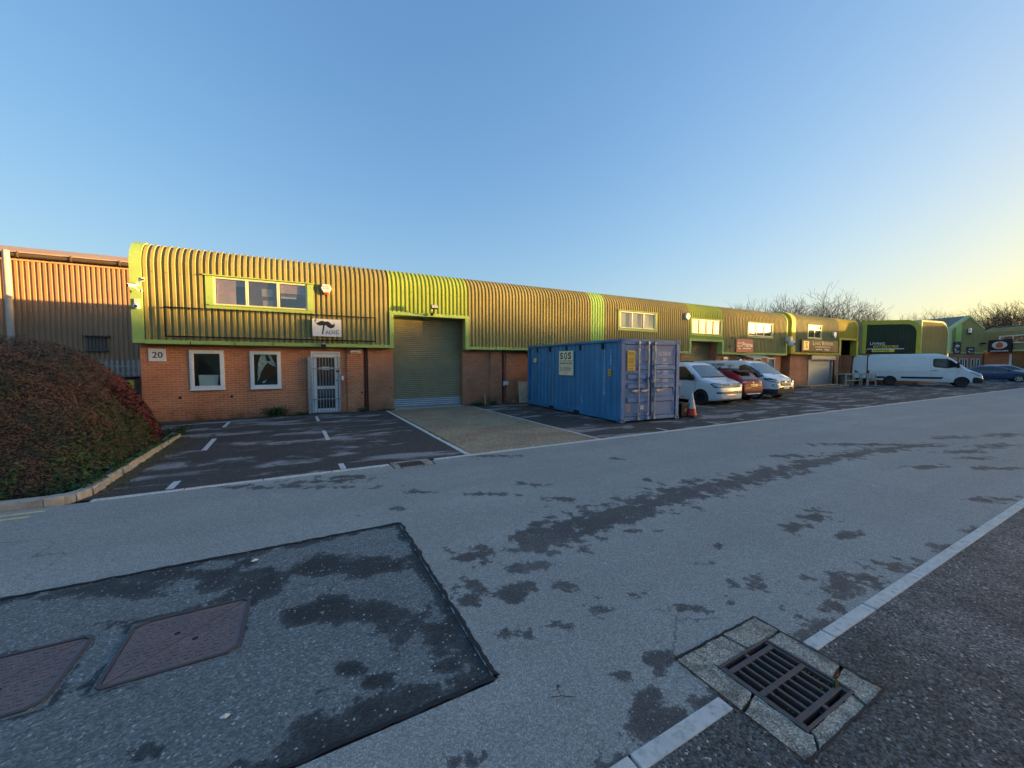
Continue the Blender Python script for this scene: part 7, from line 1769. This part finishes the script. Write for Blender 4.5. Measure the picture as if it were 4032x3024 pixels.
# local (x=-W/2, y=.92) sits at the measured front wheel
cwa, swa = math.cos(wa), math.sin(wa); lx, ly = -.97, 1.05
f3.root.location = (fwx - (cwa * lx - swa * ly), fwy - (swa * lx + cwa * ly), 0)
for vw in 'LR':
    f3.decal('side_window', [[(1.12, 1.46), (1.8, 1.34), (2.40, 1.42), (2.50, 1.55), (2.50, 2.0), (2.42, 2.06), (1.80, 2.04), (1.58, 1.92)]], vw, 'rubber', .010); 
    f3.decal('window_pane', [[(1.20, 1.48), (1.75, 1.38), (1.75, 2.0), (1.60, 1.89)], [(1.80, 1.38), (2.36, 1.46), (2.45, 1.57), (2.45, 1.98), (2.39, 2.02), (1.80, 2.01)]], vw, simple('van_glass', (.10, .12, .10), .08, var=.6, scale=2.5, spec=.9), .010)
    f3.decal('rubbing_strip', [[(1.95, .66), (2.05, .56), (4.15, .56), (4.15, .70), (1.95, .70)], [(5.05, .56), (5.6, .56), (5.6, .70), (5.05, .70)]], vw, 'rubber', .016)
    f3.seams([[(1.42, .5), (1.10, 1.42)], [(2.60, .38), (2.62, 2.14)], [(2.9, 1.36), (4.4, 1.38)], [(2.8, 2.06), (5.6, 2.06)], [(2.8, 1.02), (5.6, 1.04)], [(1.2, 1.14), (2.6, 1.16)]], vw, .010, 'grey')
    f3.decal('door_handle', [[(2.26, 1.17), (2.56, 1.17), (2.56, 1.20), (2.26, 1.20)]], vw, 'rubber', .014)
    f3.decal('front_bumper', [[(-.02, .26), (.50, .26), (.56, .52), (.5, .72), (.3, .70), (-.02, .58)]], vw, 'bumper', .013)
    f3.decal('headlight', [[(.08, .86), (.28, .80), (.70, 1.07), (.62, 1.13), (.2, 1.0)]], vw, 'lamp_glass', .017)
f3.decal('front_bumper', [[(-.95, .28), (.95, .28), (.95, .60), (-.95, .60)]], 'F', 'bumper', .01); f3.decal('grille', [[(-.45, .66), (.45, .66), (.5, .92), (-.5, .92)]], 'F', 'rubber', .012); f3.decal('grille_bar', [[(-.45, z), (.45, z), (.45, z + .025), (-.45, z + .025)] for z in (.71, .78, .85)], 'F', 'chrome', .023)
for sx in (-1, 1): f3.decal('headlight', [[(sx * .55, .82), (sx * .9, .84), (sx * .9, 1.02), (sx * .6, .96)]], 'F', 'lamp_glass', .017)
f3.decal('windscreen', [[(-.84, 1.36), (.84, 1.36), (.72, 2.12), (-.72, 2.12)]], 'F', 'screen_glass'); f3.decal('number_plate', [[(-.24, .46), (.24, .46), (.24, .56), (-.24, .56)]], 'F', 'paper', .027)
f3.mirror(-1, 1.30, 1.50, 'black', 1.5); f3.mirror(1, 1.30, 1.50, 'black', 1.5)
for sx, nm in ((-1, 'rear_door'), (1, 'rear_door')):
    q = MB(); Mh = Matrix.Translation((sx * .96, L3 + .02, 0)) @ Matrix.Rotation(R(14 if sx < 0 else -60), 4, 'Z')
    P = [(.06, .52), (.92, .52), (.94, .9), (.92, 1.8), (.86, 2.22), (.72, 2.34), (.06, 2.34)]
    q.prism(P, 'yz', -.03, .03, 0, Mh); dr = q.build(nm, M['van_white'], f3.root, bevel=.015)
    if sx < 0: q = MB(); q.prism([(.80, 1.02), (.55, 1.02), (.62, 1.09), (.74, 1.14), (.80, 1.14)], 'yz', -.042, -.03, 0, Mh); q.box(-.042, -.03, .5, .80, .93, .97, 0, Mh); q.box(-.045, -.03, .12, .14, .95, .97, 0, Mh); q.build('door_handle', M['black'], dr)
for sx in (-1, 1): q = MB(); q.box(sx * .95 - .03, sx * .95 + .03, L3 - .10, L3 + .05, .62, 1.15); q.build('tail_lamp', M['tail_red'], f3.root, bevel=.01)
f3.decal('load_space', [[(-.85, .6), (.85, .6), (.8, 2.2), (-.8, 2.2)]], 'B', 'dark', .01)
# ---- blue hatchback and a silver car beyond
b5 = Vehicle('car', 'dark blue hatchback with bright alloy wheels at the right edge', 'car', (0, 0, 0), 0, 4.25, 1.78,
    top=[(0, .6), (.06, .74), (.3, .84), (.9, .98), (1.1, 1.03), (1.9, 1.40), (2.3, 1.47), (3.1, 1.44), (3.6, 1.33), (4.0, 1.05), (4.2, .9), (4.25, .7)],
    bot=[(0, .3), (.3, .2), (3.8, .22), (4.25, .36)], width=[(0, .7), (.1, .86), (.4, .96), (1, 1), (3.4, 1), (3.9, .95), (4.25, .78)], belt=.88, tumble=.26, rc=.13, mat='blue_paint')
b5.wells((.85, 3.42), .34, .32)
for sx in (-1, 1): b5.wheel(sx * .80, .85, .32, .2, 'alloy', 7, .74); b5.wheel(sx * .80, 3.42, .32, .2, 'alloy', 7, .74)
for vw in 'LR': b5.decal('side_window', [[(1.2, .99), (2.3, .96), (3.5, 1.0), (3.72, 1.08), (3.3, 1.28), (2.4, 1.36), (1.85, 1.31)]], vw, 'car_glass'); b5.decal('door_handle', [[(2.25, .83), (2.42, .83), (2.42, .85), (2.25, .85)]], vw, 'chrome', .019); b5.seams([[(2.3, .3), (2.35, .96)], [(1.2, .3), (1.25, .96)], [(3.2, .45), (3.3, .96)]], vw)
b5.decal('windscreen', [[(-.7, 1.06), (.7, 1.06), (.58, 1.36), (-.58, 1.36)]], 'F', 'screen_glass'); b5.mirror(-1, 1.45, 1.0, 'blue_paint', .8); b5.mirror(1, 1.45, 1.0, 'blue_paint', .8)
for sx in (-1, 1): b5.decal('headlight', [[(sx * .5, .7), (sx * .84, .72), (sx * .82, .84), (sx * .55, .8)]], 'F', 'lamp_glass', .017)
b5.decal('grille', [[(-.4, .45), (.4, .45), (.4, .62), (-.4, .62)]], 'F', 'rubber', .012)
def put(veh, px_front, d_front, rz, lx, ly):
    p = pt(px_front, d_front); c_, s_ = math.cos(rz), math.sin(rz); veh.root.rotation_euler = (0, 0, rz); veh.root.location = (p.x - (c_ * lx - s_ * ly), p.y - (s_ * lx + c_ * ly), 0)
put(b5, 4012, 36.2, R(22), -.86, .85)
s6 = Vehicle('car', 'pale silver car mostly hidden behind the dark blue one', 'car', (0, 0, 0), 0, 4.3, 1.8,
    top=[(0, .62), (.06, .78), (.3, .9), (.9, 1.05), (1.1, 1.1), (1.9, 1.50), (2.3, 1.58), (3.4, 1.55), (4.0, 1.42), (4.25, 1.0), (4.3, .7)],
    bot=[(0, .3), (.3, .2), (3.8, .22), (4.3, .36)], width=[(0, .7), (.1, .86), (.4, .96), (1, 1), (3.6, 1), (4.3, .85)], belt=.92, tumble=.22, rc=.13, mat='silver_paint')
s6.wells((.85, 3.42), .34, .32)
for sx in (-1, 1): s6.wheel(sx * .80, .85, .32, .2, 'alloy', 7, .74); s6.wheel(sx * .80, 3.42, .32, .2, 'alloy', 7, .74)
for vw in 'LR': s6.decal('side_window', [[(1.2, 1.05), (2.3, 1.02), (3.7, 1.06), (3.8, 1.2), (3.4, 1.42), (2.3, 1.46), (1.9, 1.42)]], vw, 'car_glass')
s6.decal('windscreen', [[(-.7, 1.12), (.7, 1.12), (.6, 1.46), (-.6, 1.46)]], 'F', 'screen_glass')
put(s6, 4052, 38.8, R(24), -.86, .85)

# ------------------------------------------------------------------ pallet, trestles, planter in front of block two
pl = empty('pallet', (30.9, 13.75, 0), R(1), 'long pale timber pallet lying below the grey roller shutter', 'pallet')
q = MB()
for i in range(6): q.box(0, 4.6, i * .13, i * .13 + .10, .12, .145)
q.build('deck_boards', M['wood'], pl)
for i in range(9): BX('pallet_block', M['wood'], pl, .02 + i * .555, .12 + i * .555, 0, .72, .02, .12)
BX('bottom_board', M['wood'], pl, 0, 4.6, .0, .10, .0, .018)
sm = empty('trestle', (0, 0, 0), 0, 'long open timber trestle frame standing behind the big white van', 'trestle', 'timber trestles')
def trestle(root, x0, y0, x1, y1, h, dpt):
    u = Vector((x1 - x0, y1 - y0, 0)); L = u.length; u.normalize(); Mx_ = Matrix(((u.x, -u.y, 0, x0), (u.y, u.x, 0, y0), (0, 0, 1, 0), (0, 0, 0, 1)))
    for (a, b, c, d, e, f, nm) in ((0, .07, 0, .05, 0, h, 'leg'), (L - .07, L, 0, .05, 0, h, 'leg'), (0, .07, dpt, dpt + .05, 0, h, 'leg'), (L - .07, L, dpt, dpt + .05, 0, h, 'leg'), (.07, L - .07, 0, .05, h - .06, h, 'rail'), (.07, L - .07, dpt, dpt + .05, h - .06, h, 'rail'), (.07, L - .07, 0, .05, h * .42, h * .42 + .06, 'rail'), (0, .07, .05, dpt, h - .06, h, 'rail'), (L - .07, L, .05, dpt, h - .06, h, 'rail'), (L * .5, L * .5 + .05, 0, .05, h * .42 + .06, h - .06, 'strut')):
        q = MB(); q.box(a, b, c, d, e, f, 0, Mx_); q.build(nm, M['ply'], root)
trestle(sm, 36.0, 13.75, 37.9, 13.45, .92, .6)
sm2 = empty('trestle', (0, 0, 0), 0, 'narrow timber trestle frame nearest the open van door', 'trestle', 'timber trestles'); trestle(sm2, 37.75, 13.1, 38.75, 12.9, .92, .5)
pb = empty('garden_bin', (36.3, 14.2, 0), 0, 'brown tub with a green lid beside the shutter', 'bin'); q = MB(); q.lathe([(.0, 0), (.3, 0), (.38, .75), (.0, .75)], (.6, 0, 0), 'z', 18); q.build('tub', simple('brown_tub', (.22, .15, .10), .7), pb, smooth=True, angle=40)
q = MB(); q.lathe([(.44, .75), (.44, .80), (.2, .88), (0, .9)], (.6, 0, 0), 'z', 18); q.build('lid', simple('green_lid', (.03, .12, .07), .6), pb, smooth=True, angle=40)
q = MB(); q.box(0, .9, 0, .5, 0, .08, 0, Matrix.Translation((35.6, 13.9, 0)) @ Matrix.Rotation(R(-12), 4, 'Z')); o = q.build('timber_sheet', M['wood']); tag(o, 'pale timber offcut lying by the brown tub', 'timber')
# ------------------------------------------------------------------ litter on the road
rnd = random.Random(5)
def scrap(name, px, py, size, mat, label, cat):
    # photo position only picks the spot on the ground
    d = FWD + RGT * ((px - 1106) / 841) - UPV * ((py - 829.5) / 841); t = -CAM_H / d.z; g = Vector((0, 0, CAM_H)) + d * t
    q = MB(); n = 9; P = [(size * rnd.uniform(.6, 1.1) * math.cos(2 * math.pi * i / n), size * rnd.uniform(.4, .8) * math.sin(2 * math.pi * i / n)) for i in range(n)]
    c_ = (0, 0, .014 + size * .3)
    for i in range(n): q.face([(*P[i], .006 + rnd.uniform(0, .004)), (*P[(i + 1) % n], .006), c_])
    o = q.build(name, M[mat], recalc=False); o.location = (g.x, g.y, 0); tag(o, label, cat)
scrap('paper_scrap', 487, 1550, .022, 'paper', 'crumpled white scrap on the dark patch near the bottom', 'litter')
scrap('paper_scrap', 551, 1212, .03, 'paper', 'small pale fleck on the road just above the dark patch', 'litter')
scrap('dry_leaf', 1307, 1219, .018, 'paper', 'tiny white fleck in the middle of the road', 'litter')
q = MB(); q.tube([(0, 0, .01), (.05, -.02, .012), (.11, -.06, .01)], .002, 4); q.tube([(.05, -.02, .012), (.06, .03, .012)], .0015, 4); q.face([(.05, .02, .01), (.08, .03, .02), (.07, .05, .01)])
o = q.build('twig', M['bark'], recalc=False); d = FWD + RGT * ((1190 - 1106) / 841) - UPV * ((1510 - 829.5) / 841); g = Vector((0, 0, CAM_H)) + d * (-CAM_H / d.z); o.location = (g.x, g.y, 0); tag(o, 'thin dark twig with a leaf on the road near the bottom middle', 'twig')
# ------------------------------------------------------------------ separate pieces become separate parts
def split_pieces(o, gap=.02):
    me = o.data; n = len(me.vertices); par = list(range(n))
    def find(a):
        while par[a] != a: par[a] = par[par[a]]; a = par[a]
        return a
    for p in me.polygons:
        v = list(p.vertices); a = find(v[0])
        for b in v[1:]: par[find(b)] = a
    isl = {}
    for i in range(n): isl.setdefault(find(i), []).append(i)
    boxes = []
    for k, vs in isl.items():
        co = [me.vertices[i].co for i in vs]
        boxes.append([[min(c[j] for c in co) - gap for j in range(3)], [max(c[j] for c in co) + gap for j in range(3)], [k]])
    merged = True
    while merged:
        merged = False; out = []
        for b in boxes:
            for q in out:
                if all(b[0][j] <= q[1][j] and b[1][j] >= q[0][j] for j in range(3)):
                    for j in range(3): q[0][j] = min(q[0][j], b[0][j]); q[1][j] = max(q[1][j], b[1][j])
                    q[2] += b[2]; merged = True; break
            else: out.append(b)
        boxes = out
    if len(boxes) < 2: return
    root_of = {}
    for gi, b in enumerate(boxes):
        for k in b[2]: root_of[k] = gi
    smooth = len(me.polygons) and me.polygons[0].use_smooth
    polys = [[] for _ in boxes]; mats = [[] for _ in boxes]
    for p in me.polygons: gi = root_of[find(p.vertices[0])]; polys[gi].append(tuple(p.vertices)); mats[gi].append(p.material_index)
    for gi in range(len(boxes)):
        used = sorted({v for f in polys[gi] for v in f}); ix = {v: i for i, v in enumerate(used)}
        nm = bpy.data.meshes.new(me.name); nm.from_pydata([tuple(me.vertices[v].co) for v in used], [], [tuple(ix[v] for v in f) for f in polys[gi]])
        for m_ in me.materials: nm.materials.append(m_)
        nm.polygons.foreach_set('material_index', mats[gi]); nm.update()
        if gi == 0: o.data = nm; continue
        c = o.copy(); c.data = nm; col.objects.link(c); c.parent = o.parent
SPLIT = ('cladding', 'worn_brick_wall', 'brick_wall', 'shutter_guide', 'corner_post', 'side_rail', 'forklift_pocket', 'soffit', 'end_cladding', 'roof_rail', 'trim_joint', 'goods_and_lit_blocks', 'roller_shutter', 'trim', 'bracket', 'mount', 'plants', 'door_notice', 'door_handle', 'shop_lettering')
for o in [x for x in sc.objects if x.type == 'MESH' and x.name.split('.')[0] in SPLIT and len(x.data.vertices) < 60000]: split_pieces(o)
for o in sc.objects:
    if o.name.split('.')[0] in ('fixing_screws', 'twigs', 'shrub_leaves', 'red_leaves', 'ivy_leaves', 'gully_debris') and o.parent: o['kind'] = 'stuff'
